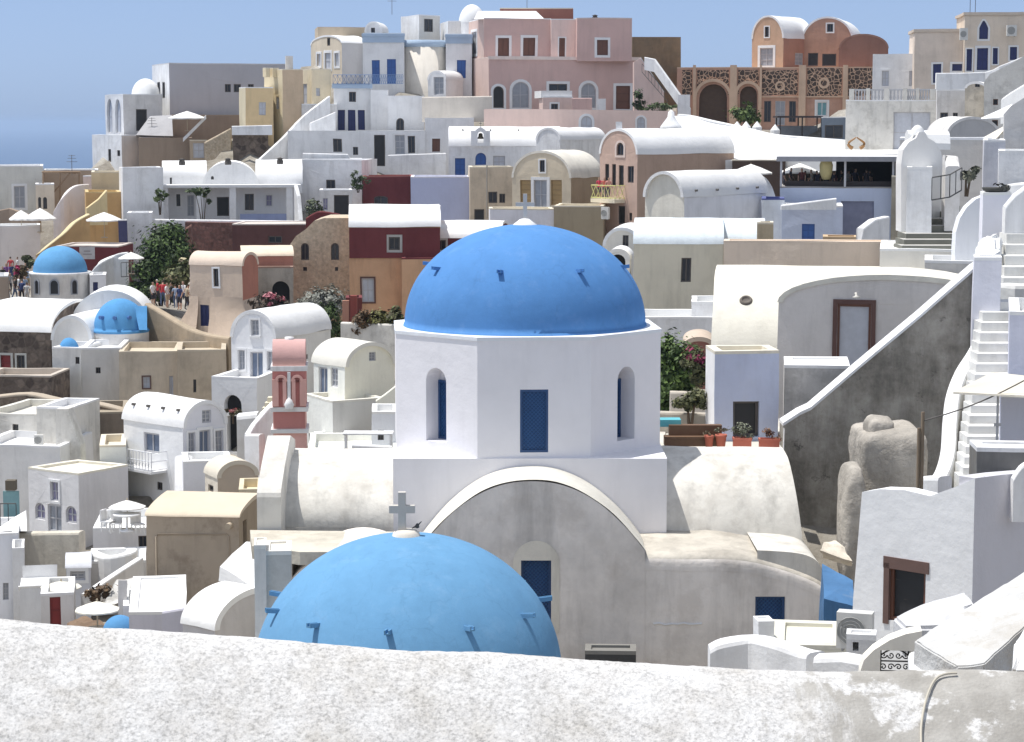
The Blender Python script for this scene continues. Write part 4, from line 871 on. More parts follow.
# cafe
root, fr, W, T, H = house('cafe', 'pale blue cafe with open shaded dining terrace full of people', 148, 0, 780, 893, 187, 250, dep=7, wall=plaster((.57, .63, .77), .05, .06), roofm=plaster((.35, .33, .32)), par=.15, thick=.4, ops=[('f', 841, 201, 874, 244, 'om')])  # recess panel: shade under the overhang put into its grey-blue
k = 148/F; zt = fr.hit(800, 158)[1]
m = MB(); m.box(-.2, -.5, zt, W + .9, T + .5, zt + .12); m.build('roof', ROOFW, root)
m = MB(); m.box(-.25, -.62, zt - .22, W + .95, -.505, zt + .1); m.build('fascia', paint((.30, .30, .32), .6), root)
for u in (781, 845, 893):
    x = fr.hit(u, 180)[0]; m = MB(); m.box(x - .07, -.1, H, x + .07, .05, zt - .0); m.build('post', paint((.5, .5, .52), .5), root)
m = MB(); m.box(W*.5, T - .3, H - .3, W, T, zt - .01); m.box(W - .02, 0, H - .3, W + .2, T, zt - .01); m.build('back_wall', plaster((.025, .02, .02)), root)  # near-black tone paints in the dimness of the interior
m = MB(); m.box(0.4, T - .6, H - .3, W*.5, T - .4, H + .7); m.build('back_parapet', plaster((.06, .045, .03)), root)  # darkened in colour too, for the shaded interior
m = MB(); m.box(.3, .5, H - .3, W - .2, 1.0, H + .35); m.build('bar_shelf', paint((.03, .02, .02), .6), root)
rr = random.Random(5); cl = [(.04, .03, .04), (.03, .03, .05), (.12, .03, .03), (.02, .02, .02), (.3, .28, .26), (.05, .05, .09)]
for i, u in enumerate((789, 797, 805, 811, 817, 823, 831, 838, 842, 850, 857, 864, 872, 879)):
    y = rr.uniform(1.4, 3.6); x = fr.hit(u, 180)[0]; o_ = person(['person in %s seated in the cafe, %s from its outer corner' % (c_, n_) for c_, n_ in [(['black', 'navy', 'dark red', 'black', 'pale grey', 'blue-black'][i % 6], ['first', 'second', 'third', 'fourth', 'fifth', 'sixth', 'seventh', 'eighth', 'ninth', 'tenth', 'eleventh', 'twelfth', 'thirteenth', 'fourteenth'][i])]][0],
        0, 0, 1, 1.7, cl[i % 6], (.03, .03, .04), (.02, .015, .012), rr.uniform(-180, 180), 'people in the cafe', i)
    o_.location = root.location + Vector((x, y, H - .55 + rr.uniform(-.15, .1)))
m = MB(); m.lathe([(.02, 0), (.28, .05), (.42, .5), (.46, 1.0), (.36, 1.3), (.02, 1.42)], (0, 0, 0), 16); o_ = m.build('lampshade', paint((.55, .47, .22), .7), None, P(826, 180, 149.5)); tag(o_, 'big yellow oval paper lantern hanging in the cafe', 'lantern')
m = MB(); m.tube([(0, 0, 1.4), (0, 0, zt + root.location.z - o_.location.z)], .015, 4); m.build('cord', paint((.05, .05, .05)), o_)
house('stone_pier', 'rough beige stone pier at the end of the cafe', 147, 0, 892, 904, 176, 208, dep=2, wall=plaster(A(150, 142, 126), .2, .2, .3), roofm=ROOFC, ground=False, cat='pier')
house('blue_house', 'light blue low house with a blue door below the cafe', 142, 0, 782, 842, 206, 262, dep=5, wall=plaster((.56, .61, .74), .06, .08), roofm=ROOFW, ops=[('f', 802, 224, 815, 243, 'db')])
slabwall('sloping_ledge', 'thin white sloping ledge on the wall below the cafe', [(781, 205, 141.5), (836, 198, 141.5)], .4, PW, h=.3)
house('house', 'narrow pale blue house beside the air conditioned vault', 143, 0, 762, 784, 199, 255, dep=4, wall=plaster(A(206, 212, 228)), roofm=plaster(A(80, 90, 150)))
house('stone_block', 'low tan stone block on the roof edge under the cafe', 124, 0, 823, 859, 237, 248, dep=2, wall=plaster(A(176, 150, 120), .2, .2, .2), roofm=plaster(L(220, 190, 150)), ground=False, cat='block')
slabwall('stair_parapet', 'white sloping stair parapet next to the blue house', [(858, 250, 122), (860, 228, 122), (872, 219, 123), (886, 216, 124)], .5, PW, h=3)
# white vaulted house with air conditioner
house('vaulted_house', 'white barrel-vaulted house with raised gable rim and wall air conditioner', 140, -38, 645, 684, 172, 245, uS=766, roof='vy', vs=197, wall=plaster(A(204, 200, 190)), side=plaster(A(200, 202, 212)), roofm=plaster(A(205, 206, 210), .05, .05), ov=.2, spouts=(4, 14, -1))
ac_unit('white air conditioner on the side of the barrel-vaulted house', 749, 199, 761, 212, 152, 40)
slabwall('gable_wall', 'curved white end rim of the barrel-vaulted house', [(757, 174, 150), (764, 178, 150.5), (770, 188, 151), (774, 203, 151.5)], .5, ROOFW, h=2, sm=3)
house('house', 'khaki house with pale blue barrel roof and one slit window', 122, 0, 634, 722, 219, 330, dep=6, roof='vx', vs=244, wall=plaster(A(196, 190, 172), .08, .15), roofm=plaster(A(190, 202, 214), .05, .1), ops=[('f', 681, 258, 691, 282, 'wd')])
house('vault_extension', 'short run of pale blue barrel roof beyond the khaki house', 123, 0, 722, 764, 219, 262, dep=6, roof='vx', vs=244, wall=plaster(A(196, 190, 172)), roofm=plaster(A(190, 202, 214), .05, .1))
house('stone_block', 'tan stone block at the end of the pale blue barrel roof', 120, 0, 757, 773, 223, 246, dep=2, wall=plaster(A(166, 150, 122), .2, .2, .2), roofm=ROOFC, ground=False, cat='block')
house('vaulted_house', 'tiny white vaulted house with a dark window peeping beside the big dome', 131, -8, 603, 641, 228, 325, dep=6, roof='vy', vs=246, wall=plaster(A(212, 208, 200)), ops=[('f', 623, 235, 629, 246, 'wd')])
house('vaulted_porch', 'little white arched porch below the tiny vaulted house', 127, -8, 606, 629, 249, 325, dep=3, roof='vy', vs=259, ops=[('f', 610, 254, 625, 285, 'o', 'a')])
house('house', 'white low block with a grey panel between big dome and khaki house', 112, 0, 636, 724, 318, 350, dep=5, wall=PW, roofm=ROOFW)
house('house', 'white step block in front of the khaki house', 114, 0, 692, 722, 302, 340, dep=4, wall=PW, roofm=ROOFW, ground=False)
# ---- left: small blue dome church
k = 160/F
root = empty('small_blue_dome_church', 'small white church with round drum and bright blue dome', 'church', P(61, 305, 161)); GROUND.append(tuple(P(61, 305, 161)))
z1 = 33*k; m = MB(); m.lathe([(29*k, -2), (29.5*k, z1 - .15), (31*k, z1 - .1), (31*k, z1 + .05), (26*k, z1 + .06)], (0, 0, 0), 36); dr = m.build('drum', PW, root)
m = MB(); m.lathe(dome_prof(27*k, 26*k), (0, 0, z1 + .05), 36); m.build('dome', plaster(L(96, 172, 228), .12, .08), root)
for ang, wd, hh in ((-90, 1.0, 0), (-128, .7, 0), (-52, .7, 0)):
    a = R(ang); c = Vector((29.3*k*math.cos(a), 29.3*k*math.sin(a), 0)); t = Vector((-math.sin(a), math.cos(a), 0)); nrm = Vector((math.cos(a), math.sin(a), 0))
    w = .42*wd; f3 = lambda s, z, d: tuple(c + t*s - nrm*d + Vector((0, 0, z)))
    opening(root, f3, arch_loop(-w*.85, .9, w*.85, .9 + 1.15*(1.0 if wd == 1 else .95), 'a'), 'wk', '', -.03)
house('church_annexe', 'small white cube annexe with dark window beside the little blue dome', 159, 0, 90, 106, 275, 305, dep=3, ops=[('f', 93, 282, 98, 291, 'wn')])
DL = plaster(L(84, 165, 226), .12, .1)
k = 140/F
house('vaulted_church', 'white vaulted church with broad swooping roof at the left edge', 138, -10, -20, 52, 300, 400, dep=9, roof='vx', vs=332, wall=DARKST, roofm=ROOFW, ops=[('f', 1, 355, 11, 379, 'dx', 'G'), ('f', 17, 355, 25, 372, 'wd', 'G')])
house('white_vault', 'white cross vault with an arched end behind the little blue apse', 137, -10, 52, 93, 316, 405, dep=12, roof='vy', vs=340, wall=plaster(A(210, 208, 206)), roofm=ROOFW)
house('white_vault', 'white barrel vault of the church rising beside the blue half dome', 142, 4, 72, 148, 291, 360, dep=5, roof='vy', vs=326, wall=plaster(A(220, 222, 226)), roofm=ROOFW)
root = empty('blue_half_dome', 'bright blue half dome of the left church with small dark spouts', 'half dome', P(121, 352, 138.5)); kk = 138.5/F; m = MB()
m.lathe([(28*kk, 20*kk), (29*kk, 22*kk), (27*kk, 24*kk)] + [(a, b + 24*kk) for a, b in dome_prof(26.5*kk, 30*kk)], (0, 0, 0), 36); m.build('dome', DL, root)
m = MB(); m.lathe([(28.3*kk, -3), (28.3*kk, 20.5*kk)], (0, 0, 0), 36); m.build('drum', PWG, root)
for ang in (-125, -92, -60):
    a = R(ang); d = Vector((math.cos(a), math.sin(a), .1)); c = d*24*kk + Vector((0, 0, 34*kk)); m = MB(); m.tube([c - d*.2, c + d*.28], .12, 8); m.build('spout', paint((.06, .15, .38), .5), root)
hull('blue_buttress', 'sloping bright blue buttress beside the blue half dome', [(134, 306, 138), (147, 306, 138), (147, 330, 137), (139, 330, 137), (134, 306, 140), (147, 306, 140), (147, 330, 140), (138, 330, 140)], DL, 'buttress', 1, .02)
root = empty('blue_apse', 'little round blue apse roof on the white church end', 'apse', P(69, 352, 134.5)); m = MB(); kk = 134.5/F
m.lathe([(11*kk, -2.4*kk), (11.5*kk, 0), (10.5*kk, 1.5*kk)] + [(a, b + 1.5*kk) for a, b in dome_prof(10*kk, 13*kk)], (0, 0, 0), 28); m.build('dome', DL, root); m = MB(); m.lathe([(11*kk, -4), (11*kk, -2*kk)], (0, 0, 0), 28); m.build('drum', PW, root)
house('house', 'white church wall block with a small square hole under the blue apse', 133, -8, 52, 82, 348, 405, dep=4, wall=plaster(A(204, 204, 204), .1, .15), ops=[('f', 75, 357, 79, 364, 'wd')])
house('house', 'grey-white church wall block below the blue half dome', 132, 4, 82, 121, 348, 410, dep=5, wall=plaster(A(196, 194, 192), .1, .15), ops=[('f', 95, 367, 100, 373, 'wd')])
house('stone_house', 'beige rough retaining house below the curved tan wall', 131, 6, 120, 178, 352, 415, dep=6, wall=plaster(A(186, 172, 152), .14, .2, .15), roofm=plaster(L(225, 210, 185)), ops=[('f', 143, 377, 150, 388, 'wp', 'B'), ('f', 169, 376, 173, 396, 'wp')])
house('stone_house', 'tan block with a small dark slot beside the beige retaining house', 130, 0, 178, 226, 350, 412, dep=5, wall=plaster(A(176, 160, 138), .14, .2, .2), roofm=plaster(L(215, 200, 175)), ops=[('f', 193, 379, 196, 392, 'wd')])
slabwall('curved_wall', 'tall tan curved garden wall sweeping down beside the blue half dome', [(148, 303, 140), (165, 313, 139), (180, 322, 138), (196, 330, 136.5), (215, 335, 135), (232, 337, 134)], .6, TANPL, h=5, sm=4)
slabwall('roof_wall', 'low white roof wall above the swooping church roof', [(0, 300, 146), (18, 297, 146), (40, 299, 147), (62, 302, 148), (74, 306, 148)], .5, PW, h=2.5, sm=3)
house('house', 'brown low wall block by the crowd at the left edge', 158, 0, -15, 8, 276, 310, dep=3, wall=plaster(A(150, 132, 116)))
# crowds
rr = random.Random(11)
SH = [('white', (.7, .7, .7)), ('black', (.03, .03, .03)), ('navy blue', (.03, .05, .15)), ('pale blue', (.35, .45, .6)), ('grey', (.3, .3, .3)), ('red', (.5, .04, .05)), ('purple', (.2, .08, .25)), ('beige', (.5, .42, .3))]
SHP = [('dark trousers', (.03, .03, .04)), ('blue jeans', (.08, .12, .22)), ('beige shorts', (.4, .33, .22)), ('white trousers', (.6, .6, .6))]
ORDN = ['first', 'second', 'third', 'fourth', 'fifth', 'sixth', 'seventh', 'eighth', 'ninth', 'tenth', 'eleventh', 'twelfth', 'thirteenth', 'fourteenth', 'fifteenth', 'sixteenth']
for i, (u, vf, D, s, p) in enumerate(((3, 288, 168, 1, 0), (7, 286, 170, 6, 1), (10, 295, 165, 4, 0), (12, 284, 171, 2, 1), (15, 300, 163, 1, 1), (17, 290, 168, 6, 0), (19, 297, 164, 0, 1), (21, 287, 170, 7, 2), (22, 303, 162.5, 2, 0), (25, 299, 163.5, 3, 1), (27, 304, 162.2, 0, 3), (11, 278, 174, 5, 0), (18, 277, 175, 0, 1), (26, 283, 173, 1, 0), (8, 303, 162, 7, 1), (28, 290, 167, 3, 2))):
    c = SH[s]; q = SHP[p]; person(f'person in {c[0]} top and {q[0]}, {ORDN[i]} in crowd beside small blue dome', u, vf, D, rr.uniform(1.6, 1.82), c[1], q[1], (.05, .035, .02), rr.uniform(-180, 180), 'crowd beside the small blue dome', i)
for i, (u, vf, D, s, p) in enumerate(((153, 306, 152, 0, 0), (158, 303, 155, 5, 0), (163, 306, 152.5, 5, 1), (167, 308, 151, 0, 2), (172, 306, 153, 1, 0), (176, 308, 152, 3, 1), (180, 310, 151, 2, 0), (184, 306, 154, 0, 1), (187, 310, 151.5, 7, 0), (170, 300, 158, 4, 0))):
    c = SH[s]; q = SHP[p]; person(f'person in {c[0]} top and {q[0]}, {ORDN[i]} in group by ivy slope', u, vf, D, rr.uniform(1.6, 1.82), c[1], q[1], (.05, .035, .02) if i != 1 else (.7, .7, .7), rr.uniform(-180, 180), 'group by the ivy slope', i)
GROUND.append(tuple(P(15, 306, 164))); GROUND.append(tuple(P(20, 290, 171))); GROUND.append(tuple(P(170, 310, 152.5)))
bush('bougainvillea', 'magenta flowering shrub among the crowd at the left edge', 'shrub', 20, 282, 166, [(0, 6, 5, 8), (4, 14, 5, 6)], 160, .18, (.06, .04, .02), (.14, .10, .05), flowers=([(-2, 12, 5, 6)], 90, .16, (.35, .02, .10), (.6, .06, .2)))
bush('street_tree', 'small dark tree near the maroon shop among the crowd', 'tree', 26, 262, 178, [(0, 4, 6, 5), (6, 0, 5, 5)], 160, .2, (.03, .04, .02), (.12, .13, .06))
bush('ivy_slope', 'dense dark green ivy mass covering the slope below the portico house', 'ivy', 160, 298, 163, [(10, 62, 14, 15), (2, 45, 19, 20), (14, 40, 16, 22), (-6, 24, 18, 16), (12, 22, 18, 14), (-18, 10, 12, 10), (0, 8, 20, 10)], 9500, .17, (.010, .024, .007), (.085, .14, .03))
bush('flowering_shrub', 'pale yellow flowering bush beside the beige flared house', 'shrub', 179, 284, 156, [(0, 8, 12, 9), (-8, 4, 9, 6), (6, 16, 8, 8)], 700, .17, (.04, .05, .02), (.16, .17, .07), flowers=([(0, 8, 11, 8), (-8, 3, 8, 5), (5, 18, 7, 7)], 220, .15, (.45, .38, .22), (.7, .62, .42)))
# flared beige house with terracotta side
root, fr, W, T, H = house('flared_house', 'beige house with flared base, slit window and terracotta side', 148, -22, 190, 243, 252, 336, uS=258, roof='vx', vs=266, wall=plaster(A(200, 178, 158), .06, .1), side=TERRA, roofm=plaster(L(244, 222, 200), .05, .05), ops=[('f', 214, 269, 219, 287, 'wd', 'S'), ('f', 200, 305, 209, 326, 'wn')])
m = MB(); n = 8; ha = fr.hit(198.5, 300)[0]; hb = fr.hit(210.5, 300)[0]; fz = H*.55
cu = [(4.0*(1 - i/n)**1.8, -2 + (fz + 2)*i/n) for i in range(n + 1)]
rows = [[(-d, -d*.35 - .02, z), (ha, -d*.35 - .02, z)] for d, z in cu]
m.add([p for r_ in rows for p in r_], [(2*i, 2*i + 1, 2*i + 3, 2*i + 2) for i in range(n)], True)
m.add([q for d, z in cu for q in ((-d, -d*.35 - .02, z), (-d, 3, z))], [(2*i, 2*i + 1, 2*i + 3, 2*i + 2) for i in range(n)], True)
m.add([q for d, z in cu for q in ((hb, -d*.35 - .02, z), (W + d, -d*.35 - .02, z), (W + d, 3, z))], [t for i in range(n) for t in ((3*i, 3*i + 1, 3*i + 4, 3*i + 3), (3*i + 1, 3*i + 2, 3*i + 5, 3*i + 4))], True)
m.build('flared_base', plaster(A(200, 178, 158), .06, .1), root)
house('terracotta_house', 'low terracotta wing with pale curving roof and tiny square window', 154, 8, 243, 293, 246, 330, dep=5, roof='vx', vs=256, wall=TERRA, roofm=plaster(L(246, 226, 200)), ops=[('f', 272, 255, 279, 262, 'wd')])
plate('stone_gable_house', 'beige stone house front with curved gable and two arched windows', 291, 310, 160, 0, [(289, 345), (289, 246), (296, 236), (306, 229), (314, 221), (324, 218), (350, 218), (350, 345)], 6, stone(A(176, 160, 136), A(192, 176, 152), A(184, 168, 144), 3.2), ops=[('f', 301, 243, 309, 260, 'wd', 'a'), ('f', 331, 243, 339, 260, 'wd', 'a'), ('f', 303, 267, 307, 271, 'wd'), ('f', 335, 267, 338, 271, 'wd')], cat='house')
GROUND.append(tuple(P(300, 348, 160))); GROUND.append(tuple(P(340, 348, 164)))
slabwall('roof_wall', 'thin curved maroon roof wall behind the stone gable', [(306, 218, 170), (314, 213, 170), (322, 211, 170), (340, 214, 170)], .5, MAROON, h=2, sm=3)
house('grey_arch_house', 'grey stone wall with a dark arch behind the pink flowers', 152.5, 3, 255, 293, 267, 330, dep=1, par=.02, roofm=plaster(A(150, 120, 105)), wall=plaster(A(166, 158, 148), .2, .2, .3), ops=[('f', 272, 281, 290, 312, 'o', 'a')])
bush('bougainvillea', 'pink flowering bush in front of the grey stone arch', 'shrub', 272, 312, 146, [(-6, 8, 12, 9), (8, 7, 10, 8), (0, 14, 9, 6)], 900, .15, (.05, .04, .03), (.17, .13, .10), flowers=([(0, 14, 12, 6), (8, 8, 8, 6), (-8, 10, 7, 6)], 330, .13, (.45, .12, .17), (.68, .34, .36)))
bush('silver_shrub', 'soft grey-green bush under the stone gable house', 'shrub', 318, 312, 150, [(-14, 6, 11, 9), (0, 10, 15, 12), (14, 12, 13, 12)], 1700, .13, (.13, .14, .12), (.38, .38, .33))
bush('green_shrub', 'dark green bush beside the white vaulted house', 'shrub', 328, 338, 138, [(0, 22, 11, 12), (-6, 10, 10, 10), (8, 8, 9, 12)], 1300, .11, (.02, .04, .012), (.10, .15, .04))
# maroon and orange house
root, fr, W, T, H = house('maroon_orange_house', 'two-tone house, maroon above and orange below, with white vaulted roof', 157, 0, 350, 440, 205, 335, dep=7, roof='vx', vs=227, wall=ORANGE, ops=[('f', 389, 237, 400, 250, 'wd', 'G'), ('f', 362, 278, 374, 302, 'wp', 'B')])
m = MB(); zl = fr.hit(380, 258)[1]
m.face(lambda s, z, d: (s, d - .11, z), [(0, zl), (W, zl), (W, H - .05), (0, H - .05)], [arch_loop(fr.hit(386.6, 240)[0], fr.hit(390, 252.5)[1], fr.hit(402.4, 240)[0], fr.hit(390, 234.5)[1])], .04); m.build('maroon_band', MAROON, root)
house('maroon_house', 'maroon wall house with a scooped white roof behind the big dome', 159, -6, 430, 500, 221, 330, dep=6, roof='vx', vs=238, wall=MAROON, ops=[('f', 437, 240, 446, 250, 'wd', 'G')])
house('orange_house', 'plain orange lower wall beside the big blue dome', 156, 0, 402, 470, 258, 335, dep=2, wall=ORANGE, roofm=MAROON, ground=False)
slabwall('terrace_wall', 'weathered white terrace wall with a planted top beside the big dome', [(342, 322, 133), (398, 324, 132)], .5, PWO, vb=352)
for i, u in enumerate((346, 354)):
    m = MB(); m.box(-.2, -.2, 0, .2, .2, 2.2 + .3*i); o_ = m.build('gate_pier', plaster(A(140, 62, 52) if i else A(176, 120, 96)), None, P(u, 336, 135)); tag(o_, ['pale terracotta', 'dark red'][i] + ' pier on the planted terrace wall', 'pier')
for i, (u, a, b) in enumerate(((364, 10, 9), (380, 12, 8), (394, 9, 9))):
    bush('terrace_plant', ['reddish trailing', 'tall yellow-green', 'dark olive'][i] + ' plant on top of the weathered terrace wall', 'plant', u, 326, 132.5, [(0, b*.6, a, b), (4, b*1.2, a*.6, b*.8)], 420, .14, (.05, .04, .02), ((.22, .12, .06), (.22, .22, .07), (.12, .14, .05))[i])
house('red_shed', 'dark red shed wall behind the planted terrace', 140, 0, 346, 362, 298, 335, dep=2, wall=plaster(A(110, 50, 44)), roofm=MAROON, ground=False)
# ================================================================ left middle
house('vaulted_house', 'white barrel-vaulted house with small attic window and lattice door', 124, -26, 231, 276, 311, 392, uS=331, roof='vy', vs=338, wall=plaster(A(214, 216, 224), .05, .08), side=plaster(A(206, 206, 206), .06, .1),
      ops=[('f', 251, 320, 259, 336, 'wg', 'Si'), ('f', 238, 350, 245, 370, 'wg', 'S'), ('f', 250, 352, 263, 379, 'ds', 'S'), ('f', 267, 352, 274, 371, 'wg', 'S'), ('r', 304, 354, 308, 359, 'wd')])
house('arched_house', 'white cube house with a dark arched loggia and an open doorway', 121, -14, 211, 258, 378, 455, uS=282, wall=plaster(A(216, 218, 226), .05, .08), ops=[('f', 224, 395, 242, 413, 'o', 'a'), ('f', 227, 416, 237, 452, 'o')])
slabwall('house_wall', 'white wing wall with a slit beside the arched loggia', [(238, 414, 117), (258, 412, 117)], 1.2, PW, vb=460)
bush('potted_plant', 'small red-flowering plant in the arched loggia', 'plant', 233, 413, 120.3, [(0, 2, 7, 3)], 120, .12, (.06, .06, .03), (.2, .16, .1), flowers=([(0, 3, 6, 2)], 30, .1, (.4, .1, .1), (.6, .3, .3)))
# pink bell tower
SALM = plaster(A(214, 160, 152), .08, .12); SALD = plaster(A(186, 116, 112), .08, .12)
root, fr, W, T, H = house('bell_tower', 'slim salmon pink bell tower with barrel top and white cornices', 96, 4, 274, 305, 370, 460, dep=1.8, wall=SALM, roofm=PW, par=.05, ext=3)
k = 96/F; Z = lambda v: fr.hit(288, v)[1]
m = MB(); zc, zd = Z(412), Z(408)
for v0, v1 in ((407, 411.5), (429, 433)): m = MB(); m.box(-.12, -.12, Z(v1), W + .12, T + .12, Z(v0)); m.build('cornice', PW, root)
m = MB(); m.box(.02, -.01, Z(428), W - .02, T, Z(412)); m.build('dark_panel', SALD, root)
m = MB(); m.box(-.03, -.03, Z(407), W + .03, T + .03, Z(371)); m.build('belfry', SALD, root)
for x0, x1 in ((.0, .17), (.30, .42), (.58, .70), (.83, 1.0)): m = MB(); m.box(W*x0 - .04*(x0 == 0), -.16, Z(406), W*x1 + .04*(x1 == 1), -.03, Z(379)); m.build('pilaster', SALM, root)
for c in (.25, .75):
    m = MB(); q = W*.2
    m.ring(lambda s, z, d: (s, d, z), [(W*c + q*math.cos(math.pi*t/12), Z(381) + q*math.sin(math.pi*t/12)) for t in range(13)] , [(W*c + q*.6*math.cos(math.pi*t/12), Z(381) + q*.6*math.sin(math.pi*t/12)) for t in range(13)], -.17, -.03); m.build('arch_moulding', SALM, root)
m = MB(); m.box(W*.45, -.2, Z(407), W*.55, -.03, Z(372)); m.build('white_pilaster', PW, root)
m = MB(); m.lathe([(.16, 0), (.22, .2), (.12, .4), (.02, .5)], (W*.5, -.3, Z(408)), 12); m.build('urn', PW, root)
m = MB(); m.box(-.1, -.1, Z(371), W + .1, T + .1, Z(366)); m.build('cornice', PW, root)
m = MB(); hh = Z(341) - Z(366); n = 14
m.prism([(-.02, T/2 - (T/2 + .02)*math.cos(math.pi*t/n), Z(366) + hh*math.sin(math.pi*t/n)**.7) for t in range(n + 1)], (W + .04, 0, 0), True); m.build('top', plaster(L(226, 178, 172), .06, .05), root)
m = MB(); m.lathe([(.2, 0), (.2, .12), (.01, .14)], (W/2, T/2, Z(341) - .03), 12); m.build('finial', PW, root)
# cream vault
CRW = plaster(A(218, 214, 200), .06, .1)
house('vaulted_house', 'cream barrel-vaulted house turned sideways with a tall glass door', 109, 36, 345, 395, 343, 404, uS=314, roof='vy', vs=367, wall=CRW, side=plaster(A(224, 222, 214)), roofm=plaster(L(246, 242, 230), .05, .05), ov=.15, ops=[('f', 369, 352, 376, 361, 'wg'), ('l', 319, 367, 328, 399, 'ds'), ('l', 331, 368, 338, 387, 'wg')])
house('house', 'cream-grey terrace block under the sideways cream vault', 107, 30, 333, 384, 401, 452, uS=304, wall=plaster(A(192, 192, 190), .06, .12), side=plaster(A(216, 218, 214)), roofm=plaster(L(240, 236, 222)), par=.2, ops=[('l', 309, 434, 313, 447, 'wg'), ('l', 315, 436, 321, 447, 'wd'), ('l', 323, 438, 329, 448, 'wd')])
house('house', 'blue-grey lower block beneath the cream-grey terrace', 105, 20, 330, 362, 440, 470, dep=3, wall=plaster(A(140, 146, 166)), roofm=ROOFW)
slabwall('terrace_parapet', 'pale curved parapet at the end of the cream terrace', [(376, 400, 106), (386, 393, 106), (396, 385, 106)], .35, CRW, h=2, sm=3)
root = empty('terrace_furniture', 'white sunlit terrace table set against the drum of the church', 'table', P(372, 450, 92)); k = 92/F
m = MB(); m.box(-1.2, -.4, .7, .9, .5, .76); m.build('tabletop', PW, root)
for x, y in ((-1.1, -.3), (.8, -.3), (-1.1, .4), (.8, .4)): m = MB(); m.box(x - .04, y - .04, -.4, x + .04, y + .04, .7); m.build('leg', PW, root)
slabwall('terrace_parapet', 'low white terrace parapet beside the drum with chairs behind', [(352, 444, 91), (392, 446, 91)], .3, PW, vb=458)
house('terrace_floor', 'white terrace block below the pink bell tower', 98, 0, 308, 400, 449, 480, dep=5, wall=PW, roofm=plaster(A(220, 218, 214)), ground=False, cat='terrace')
house('roof_awning_house', 'small white roof slab near the drum of the church', 100, 0, 372, 398, 412, 450, dep=3, wall=plaster(A(200, 206, 220)), roofm=ROOFW, ops=[('f', 378, 430, 384, 440, 'wd')])
root = empty('outdoor_stair', 'cream outside stair climbing beside the pink bell tower', 'stairs', P(254, 440, 99)); o = root.location
for i in range(8):
    a = P(262 + i*2.6, 434 - i*5.2, 99.5 + i*.25) - o; m = MB(); m.box(a.x - .6, a.y, a.z - .8, a.x + .7, a.y + .55, a.z); m.build('step', plaster(L(240, 232, 205)), root)
slabwall('stair_parapet', 'white stair parapet rising towards the pink bell tower', [(247, 434, 98), (253, 424, 98.4), (264, 411, 99), (274, 401, 99.6)], .3, PW, h=3.5)
slabwall('stair_parapet', 'white outer wall of the cream outside stair with a slit', [(248, 434, 97.5), (262, 434, 97)], .4, PW, vb=500)
# white vault with balcony (L11)
root, fr, W, T, H = house('vaulted_house', 'bright white barrel-vaulted house with iron balcony and grey gable doors', 107, 46, 184, 226, 401, 505, uS=124, roof='vy', vs=428, wall=plaster(A(204, 206, 218), .05, .08), side=plaster(A(218, 221, 232), .05, .08), ov=.12, spouts=(4, 40, 1),
      ops=[('f', 202, 410, 211, 423, 'wg'), ('f', 188, 433, 195, 455, 'wg', 'S'), ('f', 199, 430, 210, 462, 'ds', 'S'), ('f', 215, 430, 223, 452, 'wg', 'S'), ('l', 144, 433, 159, 453, 'ws', ''), ('l', 157, 482, 163, 490, 'wd', 'n')])
zb_ = fr.hit(150, 467, 'l', W)[1]; s0 = fr.hit(125, 460, 'l', W)[0]; s1 = fr.hit(167, 460, 'l', W)[0]
m = MB(); m.box(-1.0, s1, zb_ - .12, 0, s0, zb_); m.build('balcony_slab', PW, root)
m = MB()
for z in (zb_ + .08, zb_ + .5, zb_ + .95): m.tube([(-.95, s1, z), (-.95, s0, z)], .025, 5); m.tube([(-.95, s1, z), (0, s1, z)], .025, 5); m.tube([(-.95, s0, z), (0, s0, z)], .025, 5)
n = 14
for i in range(n + 1):
    y = s1 + (s0 - s1)*i/n; m.tube([(-.95, y, zb_), (-.95, y, zb_ + .95)], .02, 4)
    if i < n:
        c = y + (s0-s1)/n/2; q = abs(s0-s1)/n*.42; m.tube([(-.95, c + q*math.cos(2*math.pi*t/10), zb_ + .3 + q*math.sin(2*math.pi*t/10)) for t in range(11)], .016, 4)
m.build('balcony_railing', paint((.72, .73, .76), .5), root)
slabwall('buttress', 'white tapering buttress under the balcony house', [(184, 455, 105.5), (184, 500, 104.2)], .9, PW, h=3)
house('terrace_wall_block', 'low white terrace wall in front of the gable with grey doors', 103, 10, 184, 232, 462, 510, dep=3, wall=plaster(A(204, 206, 216)), roofm=ROOFW, par=.3)
house('vaulted_house', 'small tan barrel-vaulted outhouse with pale roof', 94, 26, 218, 258, 461, 510, uS=205, roof='vy', vs=478, wall=plaster(A(178, 164, 148), .06, .1), side=plaster(A(204, 194, 178)), roofm=plaster(L(236, 226, 206), .05, .05), ops=[('l', 208, 485, 213, 492, 'wd')])
house('house', 'stepped cream block beside the small tan outhouse', 90, 0, 240, 262, 490, 570, dep=3, wall=plaster(A(206, 192, 164)), roofm=plaster(L(240, 225, 190)))
